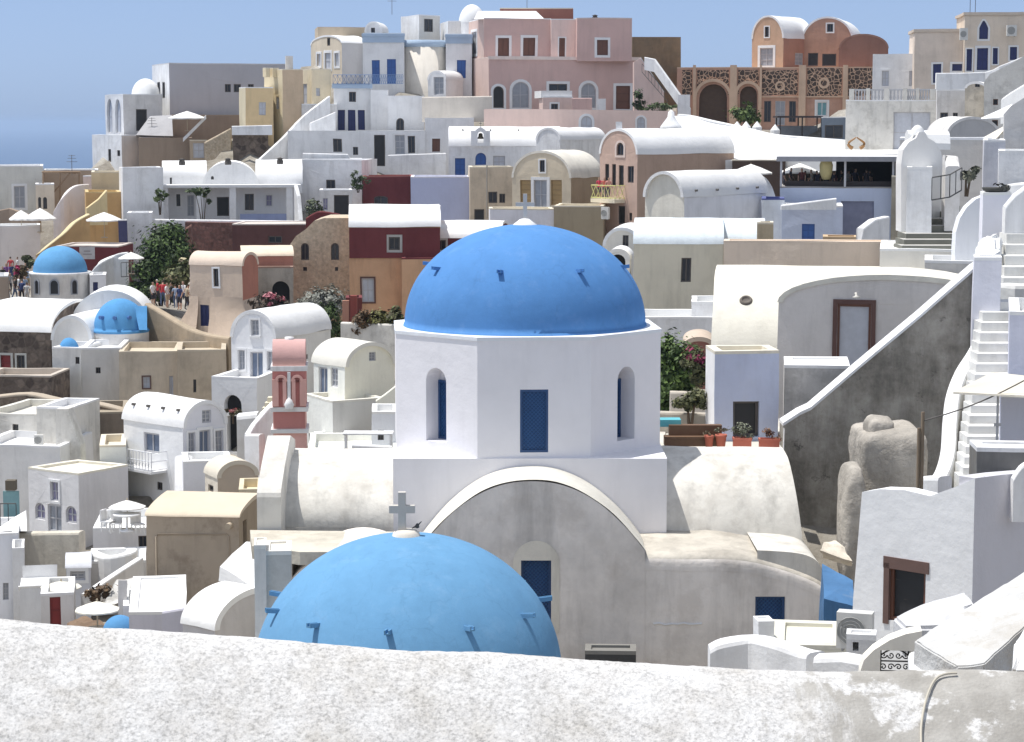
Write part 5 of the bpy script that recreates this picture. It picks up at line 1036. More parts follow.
# tan vault (L13)
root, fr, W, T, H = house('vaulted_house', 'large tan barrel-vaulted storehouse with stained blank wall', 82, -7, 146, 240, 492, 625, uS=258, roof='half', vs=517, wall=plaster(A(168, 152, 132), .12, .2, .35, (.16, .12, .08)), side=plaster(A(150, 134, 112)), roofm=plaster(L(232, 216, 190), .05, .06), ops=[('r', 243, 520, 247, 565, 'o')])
m = MB(); a = fr.hit(156, 534); b = fr.hit(229, 534); c = fr.hit(156, 640); 
m.tube([(a[0], -.03, c[1]), (a[0], -.02, a[1] - .1), (a[0] + .1, -.02, a[1]), (b[0] - .1, -.02, b[1]), (b[0], -.02, b[1] - .1), (b[0], -.02, c[1])], .035, 6); m.build('moulding', plaster(A(150, 136, 118)), root)
m = MB(); q = fr.hit(230, 525); m.tube([(q[0], -.35, q[1]), (q[0], .1, q[1])], .12, 8); m.build('spout', plaster(A(180, 164, 140)), root)
# left edge houses
house('stone_house', 'dark stone terrace wall under the left church', 128, -4, -20, 52, 376, 420, dep=4, wall=DARKST, roofm=plaster(A(180, 170, 160)))
slabwall('stone_wall', 'long rough brown stone wall running below the left church', [(-5, 396, 122), (30, 393, 122), (60, 399, 121), (95, 402, 120.5), (128, 410, 120)], .7, stone(A(98, 84, 72), A(140, 122, 104), A(120, 106, 92), 2.6), cap=plaster(A(170, 156, 138)), vb=425, sm=3)
house('stone_house', 'brown stone ruin with a black window behind the white cube house', 116, 0, 72, 128, 413, 480, dep=5, wall=plaster(A(128, 114, 100), .2, .25, .4), roofm=plaster(A(150, 138, 120)), ops=[('f', 91, 432, 98, 439, 'wd')])
house('white_ruin', 'old whitewashed house with crumbling chimney and dark little window', 114, -12, -20, 48, 415, 480, dep=6, wall=PWO, roofm=plaster(L(240, 236, 224), .1, .1), ops=[('f', 12, 424, 18, 431, 'wd')])
house('white_ruin', 'whitewashed stepped wall with a tapering buttress by the stone ruin', 112, -10, 36, 74, 408, 500, dep=4, wall=PWO)
plate('buttress', 'white sloping buttress wall leaning against the whitewashed ruin', 66, 470, 110.5, -8, [(56, 480), (56, 409), (68, 409), (80, 445), (82, 480)], .8, PWO)
house('house', 'white house with a small grey window below the whitewashed ruin', 109, -8, -25, 62, 446, 530, dep=5, wall=plaster(A(212, 212, 214), .08, .15), ops=[('f', 58, 446, 64, 455, 'wd')])
ac_unit('old boxy air conditioner on the whitewashed ruin', 34, 435, 43, 445, 111)
house('house', 'small white roof block with pale cap between ruin and balcony house', 108, 0, 100, 126, 446, 480, dep=4, wall=plaster(A(222, 220, 212)), roofm=ROOFC)
house('cube_house', 'white cube house with mauve door, two arched windows and pale roof', 104, -34, 28, 80, 474, 540, uS=128, wall=plaster(A(206, 206, 212), .06, .1), side=plaster(A(196, 196, 202), .06, .1), roofm=plaster(L(246, 240, 222)), par=.1,
      ops=[('f', 51, 482, 59, 501, 'wm', 'S'), ('f', 35, 503, 45, 520, 'wm', 'a'), ('f', 48, 505, 62, 532, 'dg', ''), ('f', 66, 506, 77, 523, 'wm', 'a')])
slabwall('terrace_wall', 'stained beige-white terrace wall below the white cube house', [(17, 532, 99), (82, 531, 98)], .6, plaster(A(190, 184, 172), .14, .25, .2), vb=590, ground=True)
house('house', 'bluish white wall house with small windows at the left edge', 96, 0, -15, 18, 534, 620, dep=4, wall=plaster(A(206, 210, 222), .06, .1), ops=[('f', 3, 583, 9, 600, 'wg')])
house('house', 'white square pier house beside the bluish wall', 94, 0, 14, 24, 548, 625, dep=2, wall=PW)
root = empty('teal_door_block', 'small teal gate door with a dark pot on top', 'gate', P(4, 535, 101)); k = 101/F; m = MB(); m.box(0, 0, 0, 16*k, .12, 45*k); m.build('door_panel', paint((.20, .36, .38), .6), root)
m = MB(); m.box(3*k, -.1, 46*k, 13*k, .35, 56*k); m.build('box', plaster((.14, .12, .09)), root)
railing('terrace_railing', 'black iron railing post by the teal gate', [(0, 504, 99), (16, 504, 99)], 1.2, paint((.03, .03, .03), .5), .7)
hull('sunbed', 'white cushioned sunbed on the terrace by the teal gate', [(0, 532, 98), (14, 531, 98), (20, 520, 98.5), (26, 510, 99), (27, 531, 98), (0, 527, 98.5), (26, 531, 99.5), (0, 531, 99.5)], ROOFW, 'sunbed', 2, .05)
# lower-left terraces
house('terrace_block', 'white terrace block with a parasol, below the cube house', 97, 6, 94, 150, 529, 575, dep=5, wall=plaster(A(214, 214, 220), .05, .1), roofm=ROOFW, cat='terrace', ops=[('f', 138, 536, 147, 552, 'wd', '')])
umbrella('white parasol standing on the terrace next to the tan storehouse', 127, 500, 96, 38, 8, 24)
root = empty('terrace_table', 'white table under the parasol on the terrace block', 'table', P(127, 531, 95.5)); m = MB(); m.lathe([(.02, .72), (.6, .72), (.6, .77), (.02, .77)], (0, 0, 0), 20); m.build('tabletop', PW, root); m = MB(); m.tube([(0, 0, 0), (0, 0, .72)], .05, 8); m.lathe([(.3, 0), (.3, .04), (.02, .05)], (0, 0, 0), 14); m.build('leg', PW, root)
slabwall('terrace_parapet', 'rounded white parapet trough on the lower terrace', [(86, 556, 93), (92, 551, 93), (108, 556, 92), (128, 552, 92), (132, 548, 93)], .5, ROOFW, h=1.2, sm=4)
for i_, (u_, v_) in enumerate(((116, 533), (138, 534), (108, 531))):
    t_ = empty('garden_chair', 'small white garden chair, ' + ['beside the table under the parasol', 'by the terrace edge next to the dark opening', 'at the open end of the parasol terrace'][i_], 'chair', P(u_, v_, 95.8), .6*i_, 'white chairs on the parasol terrace')
    m = MB(); m.box(-.25, -.25, .42, .25, .25, .47); m.build('seat', PW, t_); m = MB(); m.box(-.25, .2, .47, .25, .25, .95); m.build('backrest', PW, t_)
    for a_, b_ in ((-.22, -.22), (.18, -.22), (-.22, .18), (.18, .18)): m = MB(); m.box(a_, b_, 0, a_ + .04, b_ + .04, .42); m.build('leg', PW, t_)
house('terrace_block', 'white low block under the rounded parapet trough', 92, 0, 90, 146, 562, 610, dep=3, wall=plaster(A(190, 188, 188)), roofm=ROOFW, cat='terrace')
house('kiosk_hut', 'small white vaulted hut with grey window on the lower terrace', 90, 0, 67, 90, 556, 610, dep=3, roof='vx', vs=568, wall=plaster(A(190, 194, 208)), roofm=plaster(A(180, 184, 196)), ops=[('f', 70, 571, 85, 580, 'wg', 'S')])
house('white_block', 'white rounded roof block at the bottom left by the parapet', 84, 0, 21, 56, 579, 640, dep=4, roof='half', vs=586, wall=plaster(A(206, 208, 214)), roofm=ROOFW)
umbrella('cream square parasol beside the dark red door', 61, 581, 82, 42, 7, 22, plaster((.72, .70, .62), .04, 0))
house('red_door_house', 'white wall with a dark red door on the lowest terrace', 80, 0, 42, 74, 594, 645, dep=3, wall=PWG, ops=[('f', 50, 597, 61, 640, 'dx')])
umbrella('cream parasol with scalloped edge over the lowest terrace', 97, 601, 76, 46, 10, 20, plaster((.78, .75, .66), .04, 0))
hull('garden_rock', 'reddish brown earth mound under the lowest parasol', [(60, 640, 77), (112, 640, 77), (70, 622, 78), (100, 620, 78), (60, 640, 80), (112, 640, 80), (84, 616, 79)], plaster((.22, .15, .10), .3, .1), 'mound', 3, .12)
m = MB(); m.lathe([(.62, -1.5), (.62, 0)] + dome_prof(.6, .62), (0, 0, 0), 28); o_ = m.build('blue_dome', plaster(L(86, 158, 214), .1, .08), None, P(120, 633, 74)); tag(o_, 'small blue dome top peeping over the near wall', 'dome')
slabwall('white_wall', 'white slanting stair rail wall crossing the lower terraces', [(84, 594, 83), (100, 583, 84), (118, 571, 86), (140, 557, 88)], .3, PW, h=.8)
hull('white_steps', 'bright white stepped rubble wall beside the tan storehouse', [(104, 606, 80), (140, 604, 80), (116, 580, 82), (138, 576, 82), (104, 606, 83), (140, 606, 83)], plaster((.7, .69, .66), .3, .2, .4), 'wall', 3, .15)
bush('dry_bush', 'dry reddish brown bush behind the lowest parasol', 'bush', 96, 600, 81, [(-4, 6, 7, 6), (8, 8, 8, 6)], 300, .1, (.08, .05, .03), (.22, .15, .09))
house('gate_block', 'white gatepost block by the reddish mound', 78, 0, 124, 150, 606, 660, dep=3, wall=PW, roofm=ROOFW)
hull('cross_pier', 'grey cross-shaped chapel pier before the tan storehouse', [(118, 620, 79), (127, 620, 79), (118, 580, 79), (127, 580, 79), (118, 620, 79.6), (127, 620, 79.6), (118, 580, 79.6), (127, 580, 79.6)], PWG, 'pier', 1, .02)
house('white_block', 'wide low sunlit white roof block in front of the tan storehouse', 72, 0, 130, 186, 613, 670, dep=6, wall=plaster(A(190, 190, 206)), roofm=ROOFW, par=.05)
slabwall('white_wall', 'grey shaded end wall of the low sunlit roof block', [(163, 610, 69), (187, 606, 69)], .4, plaster(A(186, 186, 204)), vb=660)
house('vaulted_house', 'bright white curved vault roof stepping down to the near wall', 62, -40, 183, 215, 580, 668, uS=257, roof='half', vs=630, wall=plaster(A(186, 184, 188)), roofm=ROOFW)
hull('pointed_roof', 'white pointed roof corner between storehouse and tall pier', [(219, 581, 70), (258, 590, 68), (220, 566, 70), (246, 542, 71), (258, 542, 71), (219, 581, 73), (258, 590, 73)], ROOFW, 'roof', 2, .03)
house('pier', 'slim weathered white pier at the church end beside the near blue dome', 53, 0, 256, 266, 546, 680, dep=1.0, wall=plaster(A(205, 203, 200), .12, .2, .2), roofm=plaster(A(205, 203, 198)), cat='pier', par=.02)
house('wall_block', 'grey weathered wall block between the slim pier and the near blue dome', 53.2, 0, 266, 291, 552, 680, dep=1.4, wall=plaster(A(184, 181, 176), .14, .25, .3, (.34, .31, .27)), roofm=plaster(A(205, 202, 196)), cat='wall', par=.03)
# ================================================================ the main church
CHW = plaster(A(212, 212, 222), .05, .06, bump=.18)
GREYP = plaster(A(220, 209, 205), .20, .24, .30, (.50, .44, .38), bump=.3, rand=False)
OLDW = plaster(L(240, 236, 226), .12, .34, .42, (.46, .43, .38), bump=.25)
D0 = 61.5
church = empty('domed_church', 'large white church with octagonal drum, blue dome and grey gabled front', 'church', P(530, 668, 58))
O = church.location
def cp(u, v, D): return P(u, v, D) - O
GROUND.append(tuple(P(530, 668, 58))); GROUND.append(tuple(P(660, 668, 60))); GROUND.append(tuple(P(790, 668, 62))); GROUND.append(tuple(P(420, 668, 60)))
# square block
a, b = cp(393, 458.5, D0), cp(667, 458.5, D0); zb = cp(530, 680, D0).z; zk = a.z; S = b.x - a.x
m = MB(); NB = 12
m.box(a.x, a.y, zb, b.x, a.y + S, zk); m.build('block', CHW, church)
# drum
cx, cy = (a.x + b.x)/2 - .12, a.y + S/2 + .10; zt = cp(525, 341, D0).z; ap = S/2; RR = ap/math.cos(math.pi/8)
angs = [R(-90 - 22.5 + 3.5 + 45*i) for i in range(8)]
pts = [Vector((cx + RR*math.cos(q), cy + RR*math.sin(q), 0)) for q in angs]
m = MB(); wins = []
for i in range(8):
    p, q = pts[i], pts[(i+1) % 8]; e = (q - p).normalized(); nn = Vector((-e.y, e.x, 0)); w = (q - p).length
    f3 = (lambda p, e, nn: lambda s, z, d: tuple(p + e*s + nn*d + Vector((0, 0, z))))(p, e, nn)
    hol = []
    if i in (7, 0, 1):
        ww = .40; z0, z1 = cp(530, 447 if i else 453, D0).z, cp(530, 372 if i else 390, D0).z
        lp = arch_loop(w/2 - ww, z0, w/2 + ww, z1, 'a' if i else '', 12); hol = [lp]; wins.append((f3, lp, i))
    m.face(f3, [(0, zk - .02), (w, zk - .02), (w, zt), (0, zt)], hol, .62 if i else .06)
m.build('drum', CHW, church)
GLB = (.035, .10, .26)
def lattice_window(root, f3, lp, depth, arch):
    xs = [t[0] for t in lp]; zs = [t[1] for t in lp]; x0, x1, z0, z1 = min(xs), max(xs), min(zs), max(zs)
    if arch: z1 -= .42; 
    fm = MB(); g = .07; rect = [(x0, z0), (x1, z0), (x1, z1), (x0, z1)]
    fm.ring(f3, rect, grow(rect, -g), depth - .09, depth - .01); wo = fm.build('window', paint((.02, .07, .19), .45), root)
    pm = MB(); pm.add([f3(x, z, depth - .02) for x, z in grow(rect, -.03)], [(0, 1, 2, 3)]); pm.build('pane', paint((.012, .07, .21), .35, 'pane'), wo)
    lm = MB(); st = .11; h, w = z1 - z0, x1 - x0; k = int((w + h)/st)
    for i in range(1, k):
        for sg in (1, -1):
            c = i*st; A1 = (max(0, c - h), min(c, h)); B1 = (min(c, w), max(0, c - w))
            q = [(x0 + t[0] if sg > 0 else x1 - t[0], z0 + t[1]) for t in (A1, B1)]
            lm.tube([f3(*q[0], depth - .05), f3(*q[1], depth - .05)], .010, 4)
    lm.build('lattice', paint((.03, .12, .31), .5), wo)
    if arch:
        bm_ = MB(); bm_.add([f3(x, z, depth) for x, z in lp], [tuple(range(len(lp)))]); bm_.build('niche_back', CHW, wo)
for f3, lp, i in wins: lattice_window(church, f3, lp, .60 if i else .10, i != 0)
m = MB(); RB = 121*(D0 + S/2)/F
m.add([], [])
r8 = RR + .03
loopo = [(cx + r8*math.cos(q), cy + r8*math.sin(q)) for q in angs]
m.prism([(x, y, zt) for x, y in loopo], (0, 0, .10)); m.build('drum_cornice', plaster(A(206, 212, 230), .04, .04), church)
def dome_paint(col, name):
    m, nt, b = base_mat(name); v = coords(nt)
    tc = ramp(nt, nz(nt, v, .8, 7, .68), [(.32, .92), (.5, 1.0), (.68, 1.04)])
    c = mix(nt, 1.0, col, tc.outputs[0], 'MULTIPLY')
    fade = ramp(nt, nz(nt, v, 1.7, 8, .72), [(.54, 0.0), (.68, .16)])                    # chalky, sun-bleached patches
    c = mix(nt, fade.outputs[0], c, tuple(min(.8, x*1.0 + .16) for x in col))
    st = ramp(nt, nz(nt, v, 1.0, 6, .7, (3.2, 3.2, .35)), [(.52, 0.0), (.72, .15)])        # rain streaks
    c = mix(nt, st.outputs[0], c, tuple(x*.62 for x in col))
    dv = node(nt, 'ShaderNodeVectorMath', operation='ADD'); nn = node(nt, 'ShaderNodeTexNoise', Scale=2.0, Detail=5.0); nt.links.new(v, nn.inputs['Vector']); nt.links.new(v, dv.inputs[0]); nt.links.new(nn.outputs['Color'], dv.inputs[1])
    ve = node(nt, 'ShaderNodeTexVoronoi', Scale=.55, feature='DISTANCE_TO_EDGE'); nt.links.new(dv.outputs[0], ve.inputs['Vector'])
    ck = ramp(nt, ve.outputs['Distance'], [(.003, .16), (.010, 0.0)])                    # hairline cracks
    c = mix(nt, ck.outputs[0], c, tuple(x*.5 for x in col))
    nt.links.new(c, b.inputs['Base Color']); b.inputs['Roughness'].default_value = .85; b.inputs['Specular IOR Level'].default_value = .15
    bp = node(nt, 'ShaderNodeBump', Strength=.22, Distance=.06); nt.links.new(nz(nt, v, 3.0, 8, .62), bp.inputs['Height']); nt.links.new(bp.outputs[0], b.inputs['Normal'])
    return m
BLUE = dome_paint(L(84, 150, 218), 'dome_blue'); BLUE2 = dome_paint(L(106, 168, 215), 'dome_pale_blue')
hd = cp(525, 226, D0 + S/2).z - zt - .12
m = MB(); m.lathe([(RB + .05, -.05), (RB + .02, .05)] + [(x, z + .05) for x, z in dome_prof(RB, hd, 36, .98)], (cx, cy, zt + .12), 96); dome = m.build('dome', BLUE, church)
def spout_on(parent, c, r, h, ang, t, mat, ln=.26, wd=.085, sh=.05):
    al = math.asin(min(1, t)); rr_ = r*math.cos(al); z = h*t; d = Vector((math.cos(ang), math.sin(ang), .12)).normalized(); p = Vector(c) + Vector((rr_*math.cos(ang), rr_*math.sin(ang), z)); s = Vector((-math.sin(ang), math.cos(ang), 0)); u_ = s.cross(d)*-1
    m = MB(); prof = [(-wd, 0), (wd, 0), (wd, .10), (wd - .03, .10), (wd - .03, .03), (-wd + .03, .03), (-wd + .03, .10), (-wd, .10)]
    q = [p - d*.15 + s*x + Vector((0, 0, z_)) for x, z_ in prof]; m.prism(q, d*(ln + .15)); m.build('spout', mat, parent)
for k_ in range(8): spout_on(dome, (cx, cy, zt + .17), RB, hd, R(-104 + 45*k_), .565, BLUE, .19, .065)
m = MB(); zt2 = zt + .12 + hd; m.lathe([(.40, -.06), (.36, .07), (.24, .16), (.14, .24), (.02, .26)], (cx, cy, zt2 - .03), 24); m.build('cap', plaster(C['white'], .05, .05), church)
m = MB(); m.box(cx - .06, cy - .06, zt2 + .2, cx + .06, cy + .06, zt2 + .95); m.box(cx - .28, cy - .05, zt2 + .58, cx + .28, cy + .05, zt2 + .7); m.build('cross', plaster(A(190, 186, 182)), church)
# gable barrel and its front
yf = cp(533, 480, 59.0).y
gl, gr = cp(420, 545, 59.4).x, cp(643, 545, 59.4).x; gx = (gl + gr)/2; gw = (gr - gl)/2; gz = cp(533, 548, 59.4).z; gh = cp(533, 481, 59.4).z - gz
def gprof(w, h, n=44): return [(gx + w*(1 - 2*k/n), gz + h*(1 - abs(1 - 2*k/n)**2.2)) for k in range(n + 1)]
m = MB(); outer = gprof(gw + .05, gh + .10); n = len(outer); NS = 6; vs = []
for j in range(NS + 1):
    y = yf - .0 + (a.y + .3 - yf)*j/NS
    for x, z in outer: vs.append((x + noise.noise(Vector((x, y, z)))*.02, y, z + noise.noise(Vector((x*.8, y*2, z+7)))*.03))
m.add(vs, [(j*n + i, j*n + i + 1, (j+1)*n + i + 1, (j+1)*n + i) for j in range(NS) for i in range(n - 1)], True)
m.build('gable_vault', plaster(L(238, 234, 222), .10, .12, .25, (.45, .42, .36), bump=.25), church)
m = MB(); zbot = cp(533, 690, 59).z; w0, w1 = cp(521, 622, 59.4), cp(551, 557.5, 59.4); wl = arch_loop(w0.x, w0.z, w1.x, w1.z, '')
fl = [(gl - .05, zbot), (gr + .05, zbot)] + gprof(gw + .03, gh + .06)
f3g = lambda s, z, d: (s, yf + d, z)
m.face(f3g, fl, [wl], .35); m.build('gable_wall', GREYP, church)
lattice_window(church, f3g, wl, .34, False)
m = MB(); sl = arch_loop(w0.x - .22, w0.z - .2, w1.x + .22, w1.z + .55, 'a', 14); m.ring(f3g, sl, [(w0.x - .003 + (x - w0.x + .22)/(w1.x - w0.x + .44)*(w1.x-w0.x+.006), w0.z - .003 if i < 2 else w1.z + .003) for i, (x, z) in enumerate(sl)], -.03, .05); m.build('window_surround', plaster(A(208, 202, 190), .14, .2, .2, (.44, .41, .37)), church)
# lower annexe to the right with rolled roof edge
ar = cp(826, 600, 60.2).x; y0 = yf + .012; y1 = a.y + .9
topv = [(640, 549), (690, 549), (735, 551), (768, 557), (795, 566), (812, 573), (823, 580)]
topv = smooth([(cp(u, v, 59.8).x, cp(u, v, 59.8).z) for u, v in topv], 4); m = MB(); vs = []; sec = [(-.01, -.44), (-.01, -.24), (.02, -.12), (.09, -.04), (.24, .02), (.6, .05), (1.6, .09), (3.0, .16)]
for x, z in topv:
    for dy, dz in sec:
        g = noise.noise(Vector((x*1.1, dy, 3.3)))*.05; vs.append((x + noise.noise(Vector((x, dz*3, 1)))*.03, y0 + dy, z + dz + g))
n = len(sec); m.add(vs, [(i*n + j, i*n + j + 1, (i+1)*n + j + 1, (i+1)*n + j) for i in range(len(topv) - 1) for j in range(n - 1)], True)
m.mi = [1 if (q % (n - 1)) < 2 else 0 for q in range(len(m.f))]
m.build('annexe_roof', [plaster(A(186, 180, 170), .24, .2, .5, (.32, .29, .25), bump=.5), GREYP], church)
w0, w1 = cp(751, 625, 60), cp(781, 589, 60); wl = arch_loop(w0.x, w0.z, w1.x, w1.z)
f3a = lambda s, z, d: (s, y0 + d, z)
lowl = [(topv[0][0], zbot), (topv[-1][0] + .05, zbot)] + [(x + .03, z - .3) for x, z in reversed(topv)]
m = MB(); m.face(f3a, lowl, [wl], .25); m.add([(topv[-1][0] + .03, y0, zbot), (topv[-1][0] + .03, y0, topv[-1][1] - .3), (topv[-1][0] + .03, y1 + 2, topv[-1][1] + .2), (topv[-1][0] + .03, y1 + 2, zbot)], [(0, 1, 2, 3)]); m.build('annexe_wall', GREYP, church)
lattice_window(church, f3a, wl, .24, False)
m = MB(); q = cp(745, 618, 59.9); 
lt = cp(652, 619, 59.6); rt = cp(700, 620, 59.6); m.tube([(lt.x + (rt.x - lt.x)*i/8, y0 - .01, lt.z + noise.noise(Vector((i*.7, 0, 0)))*.05) for i in range(9)], .03, 5); m.build('cable', plaster(C['white']), church)
# transept barrels
def transept(u0, u1, ub0, ub1, vtop, vbot, name, mat, Db=61.75):
    z0, z1 = cp(u0, vbot, Db).z, cp(u0, vtop, Db + 3.2).z; h = z1 - z0; r = 3.0; N = 20; J = 24; vs = []; yb = cp(u0, vbot, Db).y
    xa0, xa1 = cp(ub0, vbot, Db).x, cp(ub1, vbot, Db).x; xt0, xt1 = cp(u0, vtop, Db + r).x, cp(u1, vtop, Db + r).x
    for j in range(J + 1):
        f_ = j/J
        for i in range(2*N - 4):
            t = math.pi/2*i/N; yy = yb + r*(1 - math.cos(t)); zz = z0 + h*math.sin(t); g = min(1, math.sin(t)*1.0) if i <= N else 1
            x = (xa0 + (xt0 - xa0)*g)*(1 - f_) + (xa1 + (xt1 - xa1)*g)*f_
            vs.append((x, yy + noise.noise(Vector((x*.7, zz*.7, 2)))*.05, zz + noise.noise(Vector((x*.6, yy, 5)))*.05))
    k = 2*N - 4; m = MB(); m.add(vs, [(j*k + i, j*k + i + 1, (j+1)*k + i + 1, (j+1)*k + i) for j in range(J) for i in range(k - 1)], True)
    for j in (0, J): m.add(vs[j*k:(j+1)*k] , [tuple(range(k))])
    # straight foot under the spring line
    m.add([(xa0, yb, z0 + .01), (xa1, yb, z0 + .01), (xa1, yb, zb), (xa0, yb, zb)], [(0, 1, 2, 3)])
    m.add([(xa1, yb, z0), (xa1, yb + 5, z0), (xa1, yb + 5, zb), (xa1, yb, zb)], [(0, 1, 2, 3)])
    return m.build(name, mat, church)
transept(640, 783, 640, 803, 447, 545, 'transept_vault', OLDW)
transept(284, 420, 280, 420, 449, 528, 'transept_vault', OLDW)
# parapet lip on top of the right barrel, roll at its foot, end wall of the left barrel
m = MB(); p, q = cp(778, 545, 60.7), cp(822, 568, 60.4); 
m.v = []; pts_ = smooth([(cp(u, v, 60.5).x, cp(u, v, 60.5).z) for u, v in ((752, 541), (785, 543), (803, 547), (813, 555), (818, 568), (820, 585))], 4)
for j in range(2):
    pass
vs = [(x, y0 + .15 + d, z) for x, z in pts_ for d in (0, 3.5)]; m.add(vs, [(2*i, 2*i + 1, 2*i + 3, 2*i + 2) for i in range(len(pts_) - 1)], True)
m.add([(x, y0 + .15, z) for x, z in pts_] + [(pts_[0][0], y0 + .15, pts_[-1][1])], [tuple(range(len(pts_) + 1))]); m.build('shoulder', OLDW, church)
e0, e1 = cp(257, 510, 60.6), cp(281, 510, 60.6); zm, ztp = cp(270, 493, 60.6).z, cp(270, 436, 63.4).z
m = MB(); prof = [(0, zb), (0, zm - .12), (.04, zm), (.16, zm + .10)] + [(.16 + 2.5*t/8, zm + .10 + (ztp - zm - .16)*(t/8)**.85) for t in range(1, 9)] + [(2.9, ztp), (4.2, ztp - .3), (4.2, zb)]
NX_ = 5
for j in range(NX_):
    pass
m.prism([(e0.x, e0.y + y, z) for y, z in prof], (e1.x - e0.x, 0, 0)); m.build('end_wall', plaster(L(238, 235, 226), .12, .25, .40, (.48, .45, .40), bump=.3), church)
# roof apron and left annexe
sl_ = [cp(250, 530, 60.5), cp(430, 532, 60.0), cp(430, 552, 57.6), cp(300, 552, 57.4), cp(252, 546, 58)]
m = MB(); m.prism(sl_, (0, 0, -.35)); m.build('annexe_roof', plaster(L(224, 216, 198), .2, .2, .5, (.38, .34, .28), bump=.5), church)
m = MB(); l0, l1 = cp(290, 560, 57.9).x, cp(425, 560, 57.9).x; yl = cp(350, 560, 57.9).y; zz = cp(350, 548, 57.9).z
prof = [(l0 + (l1 - l0)*i/16, zz - .9 + 1.0*math.sin(math.pi*min(1, .0 + i/16))**.8) for i in range(17)]
m.prism([(l0, yl, zbot)] + [(x, yl, z) for x, z in prof] + [(l1, yl, zbot)], (0, 2.5, 0)); m.build('annexe_wall', GREYP, church)
ll, lr_ = cp(262, 560, 58.3), cp(292, 560, 58.3); m = MB(); m.box(ll.x, ll.y, zbot, lr_.x, ll.y + 2, cp(270, 545, 58.3).z); m.build('annexe_wall', GREYP, church)
# roof terrace parapets, dark boxes at the foot of the front
house('skylight_box', 'low dark framed skylight at the foot of the grey church front', 57, 0, 585, 636, 652, 672, dep=.8, wall=plaster((.07, .07, .07)), roofm=plaster(A(120, 119, 117)), ground=False, par=.05, cat='skylight')
# ---- lower dome in front
DD = 49.0; kk = DD/F
chap = empty('front_dome_chapel', 'pale blue dome rising behind the near wall, with stone cross', 'chapel', P(408, 690, DD))
zz = lambda v: P(408, v, DD).z - chap.location.z
rl = 157*kk; zb_ = zz(668); hl = zz(535) - zb_
prof = [(max(.001, rl*math.cos(t)**.95 if t < math.pi/2 - 1e-6 else 0), hl*math.sin(t)**1.06) for t in [math.pi/2*i/40 for i in range(41)]]
m = MB(); m.lathe([(rl + .02, -.6), (rl + .02, 0)] + prof, (0, 0, zb_), 96); dm = m.build('dome', BLUE2, chap)
m = MB(); m.lathe([(rl + .12, -3), (rl + .12, -.55), (rl, -.5)], (0, 0, zb_), 64); m.build('drum', CHW, chap)
for k_ in range(11): spout_on(dm, (0, 0, zb_), rl, hl, R(-95 + 360/11*k_), .49, BLUE2, .24, .06)
zt3 = zb_ + hl
m = MB(); m.lathe([(.34, -.06), (.30, .08), (.22, .15), (.02, .17)], (-.02, 0, zt3 - .03), 24); m.build('cross_base', plaster(A(205, 198, 188)), chap)
CRS = plaster(A(176, 173, 170), .1, .1)
m = MB(); c = -5*kk; z0 = zt3 + .12
cw = .085; hz = zz(492) - z0; ca = z0 + hz*.55
m.prism([(c - cw, -.08, z0), (c + cw, -.08, z0), (c + cw, -.08, ca - cw), (c + .29, -.08, ca - cw), (c + .29, -.08, ca + cw), (c + cw, -.08, ca + cw), (c + cw, -.08, z0 + hz), (c - cw, -.08, z0 + hz), (c - cw, -.08, ca + cw), (c - .29, -.08, ca + cw), (c - .29, -.08, ca - cw), (c - cw, -.08, ca - cw)], (0, .18, 0)); m.build('cross', CRS, chap)
GROUND.append(tuple(P(408, 720, DD)))
# small bird-like spike at the foot of the cross
m = MB(); m.lathe([(.01, 0), (.05, .02), (.045, .07), (.01, .12)], (0, 0, 0), 10); m.tube([(.03, 0, .09), (.10, 0, .16)], .02, 6, .008); m.tube([(-.03, 0, .05), (-.12, 0, .0)], .025, 6, .01); o_ = m.build('bird', paint((.06, .06, .06)), None, P(411, 527.5, DD) + Vector((.14, 0, -.02))); tag(o_, 'small dark bird perched at the foot of the stone cross', 'bird')
# ================================================================ right side
# peach band house and cream vault
house('peach_house', 'peach parapet house above the cream curved wall', 96, 0, 724, 886, 242, 390, dep=1.2, wall=plaster(A(216, 196, 176), .08, .15), roofm=plaster(A(216, 196, 176)), par=.03)
root, fr, W, T, H = house('cream_vault_house', 'wide cream barrel vault with a dark round vent hole', 84, 0, 712, 960, 266, 400, dep=5.0, roof='half', vs=374, wall=plaster(L(246, 240, 222), .05, .06), roofm=plaster(L(247, 242, 226), .05, .08))
rise = P(836, 266, 84 + 5).z - (root.location.z + H); best = None
for i in range(60):
    t = math.pi/2*i/60; loc = Vector((0, T - T*math.sin(t), H + rise*math.cos(t))); pw = Matrix.Rotation(root.rotation_euler.z, 4, 'Z') @ loc + root.location; d_ = pw - CAM
    vv = H1/2 - F*(d_.dot(UPV)/d_.dot(FWD))
    if best is None or abs(vv - 301) < best[0]: best = (abs(vv - 301), loc, t)
xx = fr.hit(745, 301)[0]; m = MB(); m.lathe([(.02, .012), (.15, .012), (.16, .06), (.22, .07), (.26, .0), (.26, -.1)], (0, 0, 0), 18); o_ = m.build('vent', plaster((.17, .15, .13)), root, Vector((xx, best[1].y, best[1].z))); o_.rotation_euler = (math.atan2(rise*math.sin(best[2]), T*math.cos(best[2])), 0, 0)
house('sky_tinted_cube', 'cube house tinted blue by sky reflection with dark square door and cream flat top', 69.9, 4, 714, 779, 352, 452, uS=706, wall=plaster((.53, .575, .72), .08, .1, .10, (.55, .53, .5)), side=plaster(A(216, 216, 222)), roofm=plaster(L(244, 236, 216)), par=.12, ops=[('f', 733, 402, 759, 437, 'd', 'D')])  # blue cast of the sky painted into the front wall
